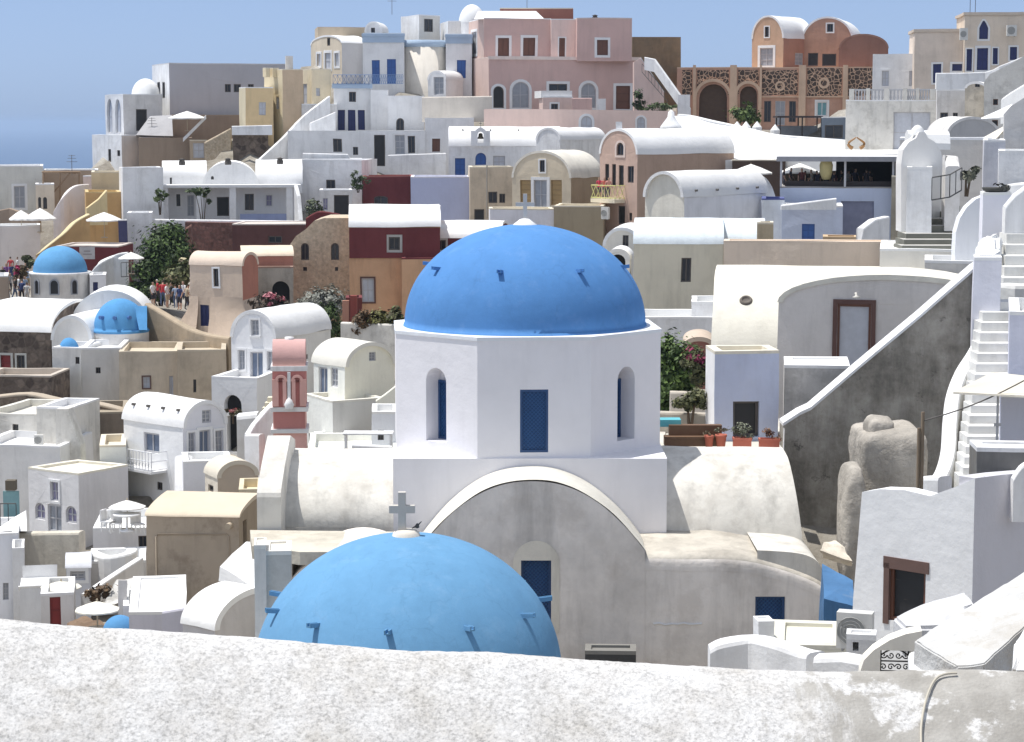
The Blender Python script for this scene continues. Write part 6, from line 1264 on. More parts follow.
house('house', 'grey-white segmental vaulted house with a purple-framed pale door', 77, -10, 778, 1000, 276, 425, dep=4, roof='vy', vs=305, wall=plaster(A(196, 192, 192), .10, .18, .12, (.4, .38, .35)), roofm=plaster(L(240, 236, 222)), ops=[('f', 837, 304, 871, 370, 'dw', 'B')])
m = MB(); m.tube([(0, 0, 0), (0, -.25, .05), (0, -.3, -.08)], .04, 6); m.lathe([(.02, .06), (.14, .0), (.12, -.04), (.02, -.05)], (0, -.3, -.08), 12); o_ = m.build('wall_lamp', paint((.6, .58, .52), .5), None, P(855, 294, 76.9)); tag(o_, 'small pale wall lamp over the purple-framed door', 'lamp')
house('house', 'low stained white wall block in front of the pale door', 70.3, 0, 784, 848, 367, 450, dep=3, wall=plaster(A(192, 190, 190), .12, .2, .35, (.2, .19, .17)), roofm=ROOFW, par=.05)
house('house', 'grey-white blank wall continuing under the white steps', 82, 0, 925, 1000, 262, 420, dep=4, wall=plaster(A(190, 188, 186), .1, .2), roofm=ROOFW)
slabwall('buttress', 'bright white rib buttress on the grey vaulted house', [(931, 274, 79), (936, 282, 78), (938, 306, 77)], .35, PW, h=1.0)
# terrace behind the drum with pots
house('terrace_block', 'roof terrace with flower pots behind the church transept', 68, 0, 655, 785, 449, 520, dep=9, wall=OLDW, roofm=plaster(L(226, 220, 208)), par=.03, ground=True, cat='terrace')
def pot(label, u, vb, D, wpx, hpx, round_, plant):
    k = D/F; root = empty('flower_pot', label, 'flower pot', P(u, vb, D), 0, 'flower pots on the terrace edge'); w, h = wpx*k/2, hpx*k
    TC = plaster(A(186, 96, 72), .1, .1)
    m = MB()
    if round_: m.lathe([(.01, 0), (w*.68, 0), (w*.92, h*.82), (w, h*.82), (w, h), (w*.85, h), (w*.8, h*.8), (.01, h*.8)], (0, 0, 0), 20)
    else:
        m.box(-w*.94, -.16, 0, w*.94, .16, h*.8); m.ring(lambda s, z, d: (s, z, d), [(-w, -.18), (w, -.18), (w, .18), (-w, .18)], [(-w*.85, -.13), (w*.85, -.13), (w*.85, .13), (-w*.85, .13)], h*.78, h)
    m.build('pot', TC, root)
    if plant: leaves(plant[0], [(0, 0, h + plant[1]*.6, w*1.05, .22, plant[1])], .055, random.Random(int(u))).build('foliage', leafmat(plant[2], plant[3]), root)
pot('small round terracotta pot near the church drum', 709, 447, 67.5, 10, 12, True, (60, .12, (.08, .07, .04), (.2, .15, .1)))
pot('round terracotta pot with pale dry plant', 721, 447, 67.5, 12, 13, True, (80, .15, (.12, .12, .08), (.3, .3, .22)))
pot('long terracotta trough with a bushy grey-green plant', 742, 449, 67, 19, 12, False, (260, .24, (.10, .11, .07), (.30, .32, .24)))
pot('long terracotta trough with a reddish plant beside the dark door', 769, 450, 67, 21, 12, False, (160, .2, (.12, .06, .04), (.26, .16, .1)))
m = MB(); m.box(-.9, -.3, 0, .9, .3, .28); m.box(-.75, .0, .28, .9, .3, .62); m.box(-.9, -.32, .24, .9, .02, .30); o_ = m.build('bench', paint((.16, .09, .05), .7), None, P(693, 445, 68)); tag(o_, 'brown wooden bench on the terrace beside the pots', 'bench')
root = empty('garden_table', 'little teal-topped metal table on the terrace behind the drum', 'table', P(668, 447, 68.5)); m = MB(); m.box(-.35, -.3, .68, .38, .3, .9); m.build('tabletop', paint((.12, .48, .55), .5), root)
for x, y in ((-.3, -.25), (.3, -.25), (-.3, .25), (.3, .25)): m = MB(); m.tube([(x, y, 0), (x, y, .7)], .02, 5); m.build('leg', paint((.5, .5, .5), .5), root)
slabwall('garden_wall', 'low grey planter wall under the green shrubs behind the drum', [(655, 411, 72), (708, 413, 72)], .4, plaster(A(180, 172, 160), .15, .2, .2), vb=450)
slabwall('garden_wall', 'upper pale planter wall among the green shrubs behind the drum', [(670, 391, 75), (710, 392, 75)], .4, plaster(A(190, 182, 172), .15, .2), vb=415)
bush('garden_shrub', 'tall dark green leafy shrub between the big dome and the cream vault', 'shrub', 674, 410, 76, [(-6, 20, 14, 26), (4, 40, 14, 24), (-8, 58, 10, 18), (10, 22, 12, 18), (18, 48, 10, 14)], 4200, .10, (.018, .04, .010), (.15, .23, .06))
bush('bougainvillea', 'magenta bougainvillea over the shrubs behind the drum', 'shrub', 697, 385, 74.5, [(0, 22, 12, 14), (4, 8, 8, 10)], 700, .09, (.03, .03, .012), (.12, .13, .05), flowers=([(-4, 30, 9, 7), (6, 24, 8, 8)], 260, .08, (.20, .02, .06), (.42, .07, .16)))
bush('potted_bush', 'round mid green bush on the planter wall behind the drum', 'bush', 690, 412, 71.5, [(-4, 8, 10, 8), (8, 14, 7, 10)], 700, .08, (.04, .05, .02), (.16, .16, .07))
house('arch_house', 'dark pinkish low arched roof behind the bougainvillea', 92, 0, 684, 714, 337, 380, dep=3, roof='vy', vs=346, wall=plaster(A(140, 90, 80)), roofm=plaster(L(220, 200, 180)))
# dark diagonal wall with white coping
DK, nt_, b_ = base_mat('stained_render'); v_ = coords(nt_)
c_ = ramp(nt_, nz(nt_, v_, .55, 9, .72), [(.34, (.19, .175, .15)), (.46, (.30, .28, .24)), (.55, (.39, .365, .32)), (.68, (.48, .455, .405))])
s_ = ramp(nt_, nz(nt_, v_, .9, 6, .7, (1.8, 1.8, .3)), [(.45, 1.0), (.7, .62)])
c2 = mix(nt_, 1.0, c_.outputs[0], s_.outputs[0], 'MULTIPLY')
sp_ = ramp(nt_, nz(nt_, v_, 2.6, 8, .75), [(.60, 0.0), (.68, .7)]); c2 = mix(nt_, sp_.outputs[0], c2, (.40, .38, .34))
bl_ = ramp(nt_, nz(nt_, v_, 1.4, 9, .78), [(.58, 0.0), (.66, .8)]); c2 = mix(nt_, bl_.outputs[0], c2, (.055, .05, .045))
nt_.links.new(c2, b_.inputs['Base Color']); b_.inputs['Roughness'].default_value = .95
bp_ = node(nt_, 'ShaderNodeBump', Strength=.5, Distance=.1); nt_.links.new(nz(nt_, v_, 3, 9, .7), bp_.inputs['Height']); nt_.links.new(bp_.outputs[0], b_.inputs['Normal'])
root, fr = plate('stair_retaining_wall', 'huge dark grey stained retaining wall with white diagonal coping', 784, 560, 68, 0, [(783, 600), (783, 424), (800, 413), (811, 408), (860, 366), (920, 316), (975, 268), (1000, 252), (1000, 600)], .9, DK, capm=PW, capn=(1, 7))
GROUND.append(tuple(P(800, 600, 66))); GROUND.append(tuple(P(950, 560, 66)))
slabwall('wall_edge', 'white painted vertical edge of the dark retaining wall', [(784, 428, 67.8), (783, 455, 67.8)], .25, PW, h=.3)
ROCK = plaster(A(168, 162, 154), .3, .3, .45, (.22, .20, .175), bump=.9)
boulder('masonry_stump', 'big rough weathered masonry block below the dark wall', 861, 431, 930, 530, 62, 3.0, ROCK, 'masonry', 7.0, .11)
boulder('masonry_stump', 'small rough stone knob on top of the big masonry block', 867, 417, 898, 446, 62.4, 1.2, ROCK, 'masonry', 3.0, .07)
boulder('masonry_stump', 'narrow rounded masonry post left standing against the dark wall', 843, 469, 869, 600, 60.6, 1.5, ROCK, 'masonry', 4.0, .07)
# right stairs and curved parapet
root = empty('white_staircase', 'long whitewashed staircase climbing the right side', 'stairs', P(985, 480, 57)); o = root.location; NST = 18
SW = plaster(L(244, 243, 238), .10, .15, .25, (.4, .38, .34), bump=.3)
for i in range(NST):
    f_ = i/(NST - 1); u0 = 962 + 22*f_; D = 57.6 + 9*f_; v = 478 - 176*f_
    a, b = P(u0, v, D) - o, P(u0 + 62 - 8*f_, v, D) - o; m = MB(); m.box(a.x, a.y, a.z - 1.2, b.x, a.y + 1.05, a.z)
    m.build('step', SW, root)
slabwall('curved_parapet', 'thick white curving parapet sweeping down beside the long staircase', [(990, 312, 67), (984, 330, 66.4), (974, 350, 65.5), (961, 371, 64.3), (953, 394, 63), (950, 420, 61.6), (948, 450, 60), (941, 472, 58.6), (930, 484, 57.8)], .42, plaster((.82, .82, .81), .05, .08), drop=2.6, sm=5, round_=.5)
slabwall('return_wall', 'short white return wall at the foot of the curving parapet', [(926, 476, 57.8), (945, 476, 57.2)], .5, PW, h=3)
house('house', 'bluish white wall block beside the upper staircase', 60, 0, 1010, 1060, 313, 430, dep=5, wall=plaster(A(190, 194, 216), .05, .1), roofm=ROOFW, ground=False)
house('house', 'bluish white wall block under the flat canopy beside the lower staircase', 56, 0, 1001, 1060, 396, 500, dep=3, wall=plaster(A(186, 190, 210), .05, .1), roofm=ROOFW, ground=False)
root = empty('canopy', 'flat cream sun canopy on a thin pole across the staircase', 'canopy', P(953, 397, 55)); o = root.location
q = [P(953, 394, 54.6) - o, P(1034, 398, 52.8) - o, P(1040, 379, 57) - o, P(992, 374, 57.6) - o]; m = MB(); m.prism(q, (0, 0, .05)); m.build('sheet', plaster(L(240, 232, 214), .1, .1), root)
a = P(998, 396, 54) - o; m = MB(); m.tube([a, a + Vector((0, 0, -2.2))], .03, 6); m.box(a.x - .08, a.y - .03, a.z - .75, a.x + .08, a.y + .03, a.z - .68); m.build('pole', paint((.5, .5, .5), .5), root)
root = empty('post', 'thin brown double timber post with a cable stay beside the curving parapet', 'post', P(921, 494, 55)); o = root.location
for u, v in ((923, 412), (919, 428)): a = P(u, v, 55) - o; m = MB(); m.tube([(a.x, 0, -1.2), a], .045, 6); m.build('pole', paint((.25, .19, .13), .8), root)
m = MB(); a, b = P(923, 421, 55) - o, P(1040, 372, 53) - o; m.tube([a.lerp(b, t/10) + Vector((0, 0, -.12*math.sin(math.pi*t/10))) for t in range(11)], .018, 5); m.build('cable', paint((.12, .11, .10), .7), root)
house('planter_wall', 'dark grey rough wall segment at the right edge above the white house', 51, -4, 977, 1050, 449, 490, dep=1.2, wall=plaster((.2, .195, .185), .2, .3, .4), roofm=PW, par=.03, ground=False)
slabwall('parapet_curve', 'small white curved parapet end against the dark grey wall segment', [(1012, 478, 50), (1020, 466, 50), (1030, 460, 50)], .3, PW, h=1, sm=3)
# steps and bell tower at the upper right
house('terrace_block', 'bright white terrace slab below the dark grey steps', 88, 0, 880, 978, 250, 300, dep=7, wall=plaster(A(208, 206, 202), .06, .1), roofm=ROOFW, par=.03, ground=False, cat='terrace')
root = empty('grey_staircase', 'short flight of wide grey steps with white nosings', 'stairs', P(903, 252, 89)); o = root.location
for i, (u0, u1, v1, v0) in enumerate(((902, 954, 251, 246), (904, 954, 246, 240), (906, 955, 240, 234), (922, 956, 234, 226), (930, 957, 226, 219), (942, 958, 219, 212), (946, 960, 212, 206))):
    D = 89 + i*.75; a, b = P(u0, v0, D) - o, P(u1, v0, D) - o; zlo = P(u0, v1, D).z - o.z - .6; m = MB(); m.box(a.x, a.y, zlo, b.x, a.y + 2.0, a.z); st = m.build('step', plaster(A(112, 112, 104), .1, .1), root)
    m = MB(); m.box(a.x, a.y + .02, a.z + .003, b.x, a.y + 1.0, a.z + .02); m.build('tread', plaster(L(215, 212, 205)), st)
root = empty('bell_wall', 'white whitewashed arched shrine pillar with a round headed top', 'shrine', P(905, 226, 93)); k = 93/F; o = root.location
house('shrine_pillar', 'tall white tapered pillar in front of the round-headed shrine', 91, -10, 907, 931, 168, 230, ext=.3, wall=PW, roofm=ROOFW, par=.04, ground=False, cat='pillar')
fr = Fr(o.copy(), 0); lo = [fr.hit(u, v) for u, v in ((902, 232), (902, 164), (904, 150), (910, 142), (917, 138), (920, 132), (926, 132), (929, 138), (936, 142), (942, 152), (945, 168), (945, 232))]
m = MB(); m.prism([(a, .2, b) for a, b in lo], (0, 1.3, 0)); m.build('wall', plaster(A(208, 208, 210), .06, .12), root)
m = MB(); hr = fr.hit(921, 133); m.lathe([(.30, -.1), (.26, .15), (.12, .3), (.02, .34)], (hr[0], .8, hr[1]), 14); m.build('finial', ROOFW, root)
m = MB(); c = fr.hit(918, 172); m.lathe([(.01, .0), (.32, .02), (.36, .12), (.30, .12), (.2, .05)], (c[0], -1.2, c[1] - .05), 16); m.build('bowl', paint((.04, .04, .04), .7), root)
slabwall('white_beam', 'fat white horizontal roof roll behind the shrine', [(907, 130, 96), (948, 131, 96)], 1.2, ROOFW, h=.8, round_=.9)
slabwall('white_wall', 'shaded white wall beside the shrine', [(944, 155, 92), (952, 156, 92), (953, 166, 91)], .6, PWG, vb=230)
house('house', 'grey shaded house wall behind the shrine', 104, 0, 900, 990, 138, 250, dep=5, wall=plaster(A(186, 184, 182), .1, .15), ground=False)
slabwall('curved_parapet', 'long white parapet sweeping up from the shrine to the right edge', [(936, 226, 96), (960, 216, 95), (980, 205, 93), (1000, 191, 91), (1012, 184, 90), (1040, 181, 89)], .5, PW, drop=3.5, sm=4)
house('white_block', 'white stepped roof block at the right edge above the sweeping parapet', 92, 0, 999, 1060, 151, 200, dep=5, wall=PW, roofm=ROOFW, ground=False)
house('house', 'bluish white tall wall block with a slot behind the stepped roof block', 100, 0, 984, 1004, 140, 200, dep=4, wall=plaster(A(194, 196, 208)), ground=False)
plate('house', 'grey-white house wall at the right edge with sloping top', 1004, 170, 106, -12, [(1004, 180), (1004, 114), (1011, 106), (1030, 94), (1060, 82), (1060, 180)], 5, PWG, cat='house')
hull('awning', 'white sloping awning slab at the right, pointing into the lane', [(981, 118, 120), (1012, 104, 122), (1012, 116, 116), (981, 119, 119.6), (1012, 118, 116), (1012, 106, 122)], ROOFW, 'awning', 1, .02)
hull('awning', 'cream long sloping canopy over the grey lane', [(962, 149, 112), (1006, 125, 116), (1006, 128, 110), (962, 150, 111), (985, 150, 108), (985, 151, 108), (1006, 130, 110)], plaster(L(240, 234, 220)), 'awning', 1, .02)
slabwall('lane_wall', 'thick white rounded lane wall at the upper right corner', [(1008, 98, 130), (1016, 92, 128), (1036, 80, 124)], .8, ROOFW, h=1.5, sm=3)
railing('lane_railing', 'thin dark railings above the sweeping white parapet', [(932, 178, 90), (950, 175, 90), (962, 168, 90)], .9, paint((.08, .08, .08), .5), .6)
bush('lane_plant', 'low grey-green plant behind the sweeping white parapet', 'plant', 966, 182, 91, [(0, 6, 9, 6), (8, 10, 6, 6)], 180, .13, (.06, .07, .05), (.2, .2, .15))
plate('curved_wall', 'pale blue-white wing wall with quarter-round top beside the grey steps', 955, 252, 84, 0, [(955, 262), (955, 250), (956, 232), (960, 218), (967, 207), (976, 199), (986, 195), (990, 262)], .7, plaster(A(206, 210, 220), .05, .1))
house('pillar', 'lilac white square pillar carrying a dark planter bowl', 80, -6, 983, 1009, 193, 285, dep=1.1, wall=plaster(A(204, 206, 222), .05, .08), roofm=ROOFW, par=.03, ground=False, cat='pillar')
k = 80.5/F; root = empty('planter_bowl', 'dark iron planter bowl on the lilac white pillar', 'planter', P(996, 194, 80.5)); m = MB(); m.lathe([(.01, 0), (.25, .02), (.48, .14), (.52, .24), (.44, .24), (.3, .15), (.01, .12)], (0, 0, 0), 20); m.build('bowl', paint((.05, .05, .045), .7), root)
leaves(60, [(0, 0, .26, .4, .3, .1)], .09, random.Random(2)).build('foliage', leafmat((.03, .03, .03), (.12, .12, .10)), root)
slabwall('stair_parapet', 'white parapet wedge rising behind the lilac pillar to the right edge', [(1004, 206, 79), (1014, 194, 79), (1036, 178, 79)], .5, PW, h=4)
house('pillar', 'lower lilac white gate pillar with pale cap at the head of the long staircase', 66.5, -10, 974, 1000, 258, 330, dep=1.2, wall=plaster(A(206, 208, 224), .05, .08), roofm=ROOFW, par=.02, ground=False, cat='pillar')
hull('rounded_wall', 'soft rounded white hump between the two lilac pillars', [(974, 262, 76), (1000, 262, 76), (976, 243, 76.5), (986, 232, 77), (1000, 234, 77), (974, 262, 78), (1002, 262, 78), (1002, 236, 78)], ROOFW, 'wall', 3, .06, round_=.2)
root = empty('upper_staircase', 'sunlit upper white steps at the right edge', 'stairs', P(1012, 300, 73)); o = root.location
for i in range(8):
    a = P(1002 + i*.8, 300 - i*11, 73 + i*.9) - o; m = MB(); m.box(a.x, a.y, a.z - 1.0, a.x + 2.6, a.y + 1.2, a.z); m.build('step', SW, root)
slabwall('stair_block', 'white lumpy stair cheek at the right edge beside the upper steps', [(1004, 283, 72.5), (1018, 284, 72), (1036, 284, 72)], .7, SW, vb=318)
# ---- lower right
WHC = plaster(A(218, 219, 232), .04, .05, bump=.2)
def project(p): d_ = p - CAM; return W0/2 + F*d_.x/d_.dot(FWD), H1/2 - F*d_.dot(UPV)/d_.dot(FWD)
f0 = Fr(P(852, 720, 51.6), R(-43)); scn = f0.hit(973, 560)[0]
def corner(v): q_ = f0.o + f0.e*scn; q_.z = f0.o.z + f0.hit(973, v)[1]; return project(q_)
root, fr = plate('white_house', 'big plain white house corner with a crooked brown-framed window', 852, 720, 51.6, -43, [(850, 720), (853, 600), (862, 492), (880, 489), (905, 490), (930, 496), (955, 487), corner(478), corner(720)], .45, WHC, ops=[('f', 888, 566, 926, 620, 'wx', 'D')], cat='house')
pe = f0.o + f0.e*scn + f0.n*.004; f2 = Fr(pe.copy(), R(40)); zt_ = f0.hit(973, 478)[1]; z0_ = f0.hit(973, 720)[1]
sb_, zb2 = f2.hit(1060, 470); lp = [(0, z0_), (0, zt_), (sb_*.3, zt_ + (zb2 - zt_)*.15), (sb_, zb2), (sb_, z0_)]
q = MB(); mw = Matrix.Translation(root.location) @ Matrix.Rotation(R(-43), 4, 'Z'); inv = mw.inverted()
q.prism([inv @ (f2.o + f2.e*s_ + Vector((0, 0, z))) for s_, z in lp], (inv.to_3x3() @ (f2.n*.45))); q.build('side_wall', plaster(A(190, 190, 202), .05, .06), root)  # same white wall in a darker tone: this side's shade is painted in
GROUND.append(tuple(P(920, 720, 47))); GROUND.append(tuple(P(1000, 720, 46)))
m = MB()
for (u0, v0, u1, v1) in ((897, 616, 914, 578), (905, 617, 925, 592), (893, 580, 926, 586), (901, 600, 926, 604)):
    p, q = fr.hit(u0, v0), fr.hit(u1, v1); m.tube([(p[0], .17, p[1]), (q[0], .2, q[1])], .045, 4)
m.build('shutter', paint((.13, .10, .09), .8), root)
m = MB()
for (u0, v0, u1, v1) in ((886.5, 565, 886.5, 621), (886, 565, 927, 565)):
    p, q = fr.hit(u0, v0), fr.hit(u1, v1); w_ = .06; m.box(min(p[0], q[0]) - w_, -.03, min(p[1], q[1]) - w_, max(p[0], q[0]) + w_, .05, max(p[1], q[1]) + w_)
m.build('window_frame', paint((.15, .09, .075), .8), root)
hull('blue_terrace', 'sloping blue painted roof corner between the church and the white house corner', [(822, 564, 57), (853, 580, 56), (853, 606, 54.5), (824, 598, 54.5), (818, 640, 57), (853, 640, 56), (853, 660, 54.5), (824, 660, 54.5)], plaster(L(78, 132, 184), .2, .2, .3, (.3, .33, .36)), 'roof', 2, .03)
hull('rubble', 'pale broken stone rubble heaped behind the sloping blue roof corner', [(822, 552, 58), (853, 560, 58), (826, 543, 58.5), (846, 547, 58.5), (838, 542, 59), (824, 560, 59), (852, 566, 59)], plaster(A(206, 196, 180), .2, .1, .4), 'rubble', 3, .1)
house('white_block', 'cream flat roof block below the annexe window', 44, -8, 770, 846, 648, 700, dep=2.3, wall=plaster(A(206, 204, 190)), roofm=plaster(L(240, 236, 218)), par=.06)
house('white_block', 'small white cube chimney on the cream roof block', 44.5, 6, 758, 774, 623, 660, dep=.5, wall=PW, roofm=ROOFW, par=.03, ground=False, cat='chimney')
slabwall('low_wall', 'low white peaked wall along the near parapet', [(709, 646, 38), (722, 640, 38), (752, 636, 38), (775, 640, 37.6), (805, 650, 37.2), (816, 652, 37)], .45, PW, vb=690, sm=3)
slabwall('low_wall', 'second low white wall piece joined by a dark crack', [(817, 655, 36.8), (845, 654, 36.6), (868, 658, 36.4)], .45, PW, vb=690)
ac_unit('cream air conditioner box on the lower right roof', 836, 612, 872, 648, 40.5, -18)
house('white_block', 'little white pier with a hole in front of the cream air conditioner', 38.5, -10, 847, 876, 637, 668, dep=.4, wall=PW, roofm=ROOFW, par=.03, ground=False, cat='pier', ops=[('f', 853, 643, 859, 652, 'o')])
root, fr = plate('gate_wall', 'white curved garden wall framing a scrolled iron grille', 860, 690, 35, -6, [(858, 700), (860, 672), (864, 660), (874, 650), (890, 640), (906, 634), (922, 631), (924, 700)], .4, plaster(A(212, 208, 200), .06, .1), ops=[('f', 880, 651, 911, 676, 'o', 'X')])
IR = paint((.02, .02, .02), .45, 'iron', .3); m = MB(); a, b = fr.hit(880, 676), fr.hit(911, 651); w, h = b[0]-a[0], b[1]-a[1]
def scroll(cx_, cz_, r, sg, st=0): m.tube([(cx_ + sg*r*(1 - t/22)*math.cos(st + t*.42), .2, cz_ + r*(1 - t/22)*math.sin(st + t*.42)) for t in range(20)], .011, 5)
for x in (a[0] + .02, b[0] - .02): m.tube([(x, .2, a[1]), (x, .2, b[1] - .05)], .013, 5)
for z in (a[1] + .04, a[1] + h*.48): m.tube([(a[0], .2, z), (b[0], .2, z)], .013, 5)
m.tube([(a[0] + w*t/10, .2, b[1] - .14 + .12*math.sin(math.pi*t/10)) for t in range(11)], .014, 5)
for i in range(4):
    for j in range(2): scroll(a[0] + w*(i + .5)/4, a[1] + h*(.25 + .45*j), w*.115, 1 if i % 2 else -1, j*3.14)
m.build('iron_grille', IR, root)
SLW = plaster((.60, .60, .59), .14, .10, .45, (.40, .36, .30), bump=.9)
def slab(name, label, top, th, mat, cat, amp, sub, rd):
    low = []
    for u, v, D in top:
        p = P(u, v, D) - Vector((0, 0, th)); d_ = p - CAM; low.append((W0/2 + F*d_.x/d_.dot(FWD), H1/2 - F*d_.dot(UPV)/d_.dot(FWD), D))
    return hull(name, label, top + low, mat, cat, sub, amp, round_=rd)
slab('white_slab', 'smooth white tilted roof slab in front of the white house corner', [(892, 616, 36.4), (904, 628, 35.6), (912, 624, 35.8), (950, 626, 35.8), (976, 604, 36.6), (966, 590, 38), (930, 601, 37.4)], .5, plaster((.62, .62, .63), .08, .06, bump=.6), 'roof slab', .02, 3, .08)
slab('white_slab', 'large rough white slanting stone slab at the lower right corner', [(914, 641, 33.6), (957, 667, 32.4), (985, 663, 32.2), (1021, 632, 33), (1040, 612, 33.4), (1040, 562, 36), (1010, 581, 35.8), (978, 604, 35)], 1.6, SLW, 'roof slab', .035, 4, .06)
hull('white_slab', 'small white kerb stone behind the rough slab at the right edge', [(1012, 672, 29), (1040, 672, 29), (1016, 640, 30), (1030, 620, 30.5), (1050, 615, 30.5), (1012, 680, 31), (1050, 680, 31)], plaster(L(248, 248, 248), .05, .05), 'kerb stone', 3, .03, round_=.1)
slabwall('low_wall', 'low rounded white kerb between grille and rough slab', [(921, 652, 34), (924, 680, 33)], .4, PW, h=1.5)
# ================================================================ small things on roofs
for u, v, D, h, lab in ((152, 133, 229.5, 1.6, 'thin aerial at the end of the brown block near the white parasol'), (72, 172, 207, 1.6, 'small dark aerial above the timber pergola'), (392, 12, 246, 2.0, 'thin rooftop aerial beside the white rooftop room'), (527, 9, 242, 2.2, 'twin forked aerial on the reddish rooftop room')):
    m = MB(); m.tube([(0, 0, -.3), (0, 0, h)], .03, 5)
    for z, w in ((h*.6, .5), (h*.8, .4), (h*.95, .3)): m.tube([(-w, 0, z), (w, .1, z)], .02, 4)
    tag(m.build('aerial', paint((.14, .13, .13), .4), None, P(u, v, D)), lab, 'aerial', 'rooftop aerials')
for u, v, D, lab in ((182, 163, 199, 'dark round vent pot on the low flat white roof hump'), (228, 162.5, 198, 'dark round vent pot on the rounded white roof hump'), (280, 162, 200, 'dark round vent pot on the long white saddle vault'), (595, 18.5, 232, 'dark vent pot on the square pink corner room')):
    m = MB(); m.lathe([(.28, -.2), (.3, .1), (.2, .25), (.34, .3), (.02, .42)], (0, 0, 0), 12); tag(m.build('vent_pot', paint((.10, .09, .08), .8), None, P(u, v, D)), lab, 'vent pot')
house('chimney', 'stubby grey chimney with a pale cap at the end of the maroon house roof', 160, 0, 433, 441, 206, 228, dep=.7, wall=PWG, roofm=PW, par=.03, ground=False, cat='chimney')
house('chimney', 'small white chimney block on the brown house vault', 174, 0, 616, 622, 122, 135, dep=.5, wall=PW, roofm=PW, par=.03, ground=False, cat='chimney')
# ================================================================ near wall, terrain, sea, sky, light
def near_wall():
    crest = smooth([(-140, 612), (0, 620), (120, 630), (260, 640), (400, 650), (560, 658), (700, 667), (860, 671), (1024, 673), (1180, 673)], 24)
    Dw = lambda u: 8.2
    xs = []; m = MB(); NJ = 60; vs = []
    o = P(512, 655, 8.2)
    for (u, v) in crest:
        c = P(u, v, Dw(u)) - o
        for j in range(NJ + 1):
            t = j/NJ                                      # over the rounded back edge, then down the broad sloping top
            if t < .3: q_ = math.pi*.5*t/.3; y = .12 + .16*math.cos(q_); z = -.14 + .14*math.sin(q_); nn = Vector((0, math.cos(q_), math.sin(q_)))
            else: q_ = (t - .3)/.7; y = .12 - .62*q_; z = -.44*q_**1.35; nn = Vector((0, -.35 - .35*q_, .85)).normalized()
            p = Vector((c.x, c.y + y - .12, c.z + z)); q = p + o
            d = noise.noise(q*2)*.014 + noise.noise(q*11)*.003 + noise.noise(q*34)*.0022 + noise.noise(q*70)*.0018
            vs.append(p + nn*d)
        vs.append(Vector((c.x, c.y - .64, c.z - 1.6)))
    k = NJ + 2; n = len(crest)
    m.add(vs, [(i*k + j, i*k + j + 1, (i+1)*k + j + 1, (i+1)*k + j) for i in range(n - 1) for j in range(k - 1)], True)
    mt, nt, b = base_mat('gravel_plaster'); tc = nt.nodes.new('ShaderNodeTexCoord'); v = tc.outputs['Object']
    base = ramp(nt, nz(nt, v, 2.6, 8, .72), [(.34, (.51, .49, .455)), (.48, (.59, .578, .56)), (.60, (.65, .645, .635))])
    sp = ramp(nt, nz(nt, v, 60, 6, .8), [(.30, .45), (.43, .76), (.52, 1.0), (.7, 1.12)])
    c = mix(nt, 1.0, base.outputs[0], sp.outputs[0], 'MULTIPLY')
    cl = ramp(nt, nz(nt, v, 22, 8, .8), [(.34, .76), (.50, 1.0)]); c = mix(nt, 1.0, c, cl.outputs[0], 'MULTIPLY')
    fl = ramp(nt, nz(nt, v, 9, 9, .72), [(.54, 0.0), (.62, .4)]); c = mix(nt, fl.outputs[0], c, (.72, .715, .70))     # flakes of newer whitewash
    xyz = nt.nodes.new('ShaderNodeSeparateXYZ'); nt.links.new(v, xyz.inputs[0])
    ad = node(nt, 'ShaderNodeMath', operation='MULTIPLY_ADD'); nt.links.new(nz(nt, v, 3.0, 8, .7, (2.2, .6, .6)), ad.inputs[0]); ad.inputs[1].default_value = 1.3; nt.links.new(xyz.outputs[0], ad.inputs[2])
    gm = ramp(nt, ad.outputs[0], [(.0, 0.0), (1.0, 1.0)]); 
    mr = node(nt, 'ShaderNodeMapRange'); nt.links.new(ad.outputs[0], mr.inputs[0]); mr.inputs[1].default_value = 1.72; mr.inputs[2].default_value = 1.86
    hole = ramp(nt, nz(nt, v, 4.5, 8, .7), [(.56, 1.0), (.62, 0.0)])
    mk = node(nt, 'ShaderNodeMath', operation='MULTIPLY'); nt.links.new(mr.outputs[0], mk.inputs[0]); nt.links.new(hole.outputs[0], mk.inputs[1])
    gy = ramp(nt, nz(nt, v, 6, 7, .65), [(.35, (.30, .285, .26)), (.65, (.42, .405, .375))])
    c = mix(nt, mk.outputs[0], c, gy.outputs[0])
    nt.links.new(c, b.inputs['Base Color']); b.inputs['Roughness'].default_value = .95; b.inputs['Specular IOR Level'].default_value = .2
    vg = node(nt, 'ShaderNodeTexVoronoi', Scale=70.0); nt.links.new(v, vg.inputs['Vector']); h = mix(nt, .45, vg.outputs['Distance'], nz(nt, v, 150, 4, .8)); bp = node(nt, 'ShaderNodeBump', Strength=.35, Distance=.010); nt.links.new(h, bp.inputs['Height']); nt.links.new(bp.outputs[0], b.inputs['Normal'])
    w = m.build('parapet_wall', mt, None, o); tag(w, 'rough gravelly whitewashed parapet across the bottom with a grey patch', 'wall')
    def on_wall(u, v):
        cr = min(crest, key=lambda c_: abs(c_[0] - u)); c_ = P(u, cr[1], 8.2); lo, hi = -.3, 1.0
        for _ in range(30):
            md = (lo + hi)/2; q_ = max(0, md); p_ = c_ + Vector((0, -.62*md, -.44*q_**1.35 + .016)); d_ = p_ - CAM
            vv = H1/2 - F*(d_.dot(UPV)/d_.dot(FWD))
            if vv < v: lo = md
            else: hi = md
        return p_
    q = [on_wall(*p) for p in ((955, 673), (943, 674), (932, 679), (922, 692), (914, 709), (908, 728), (905, 748))]
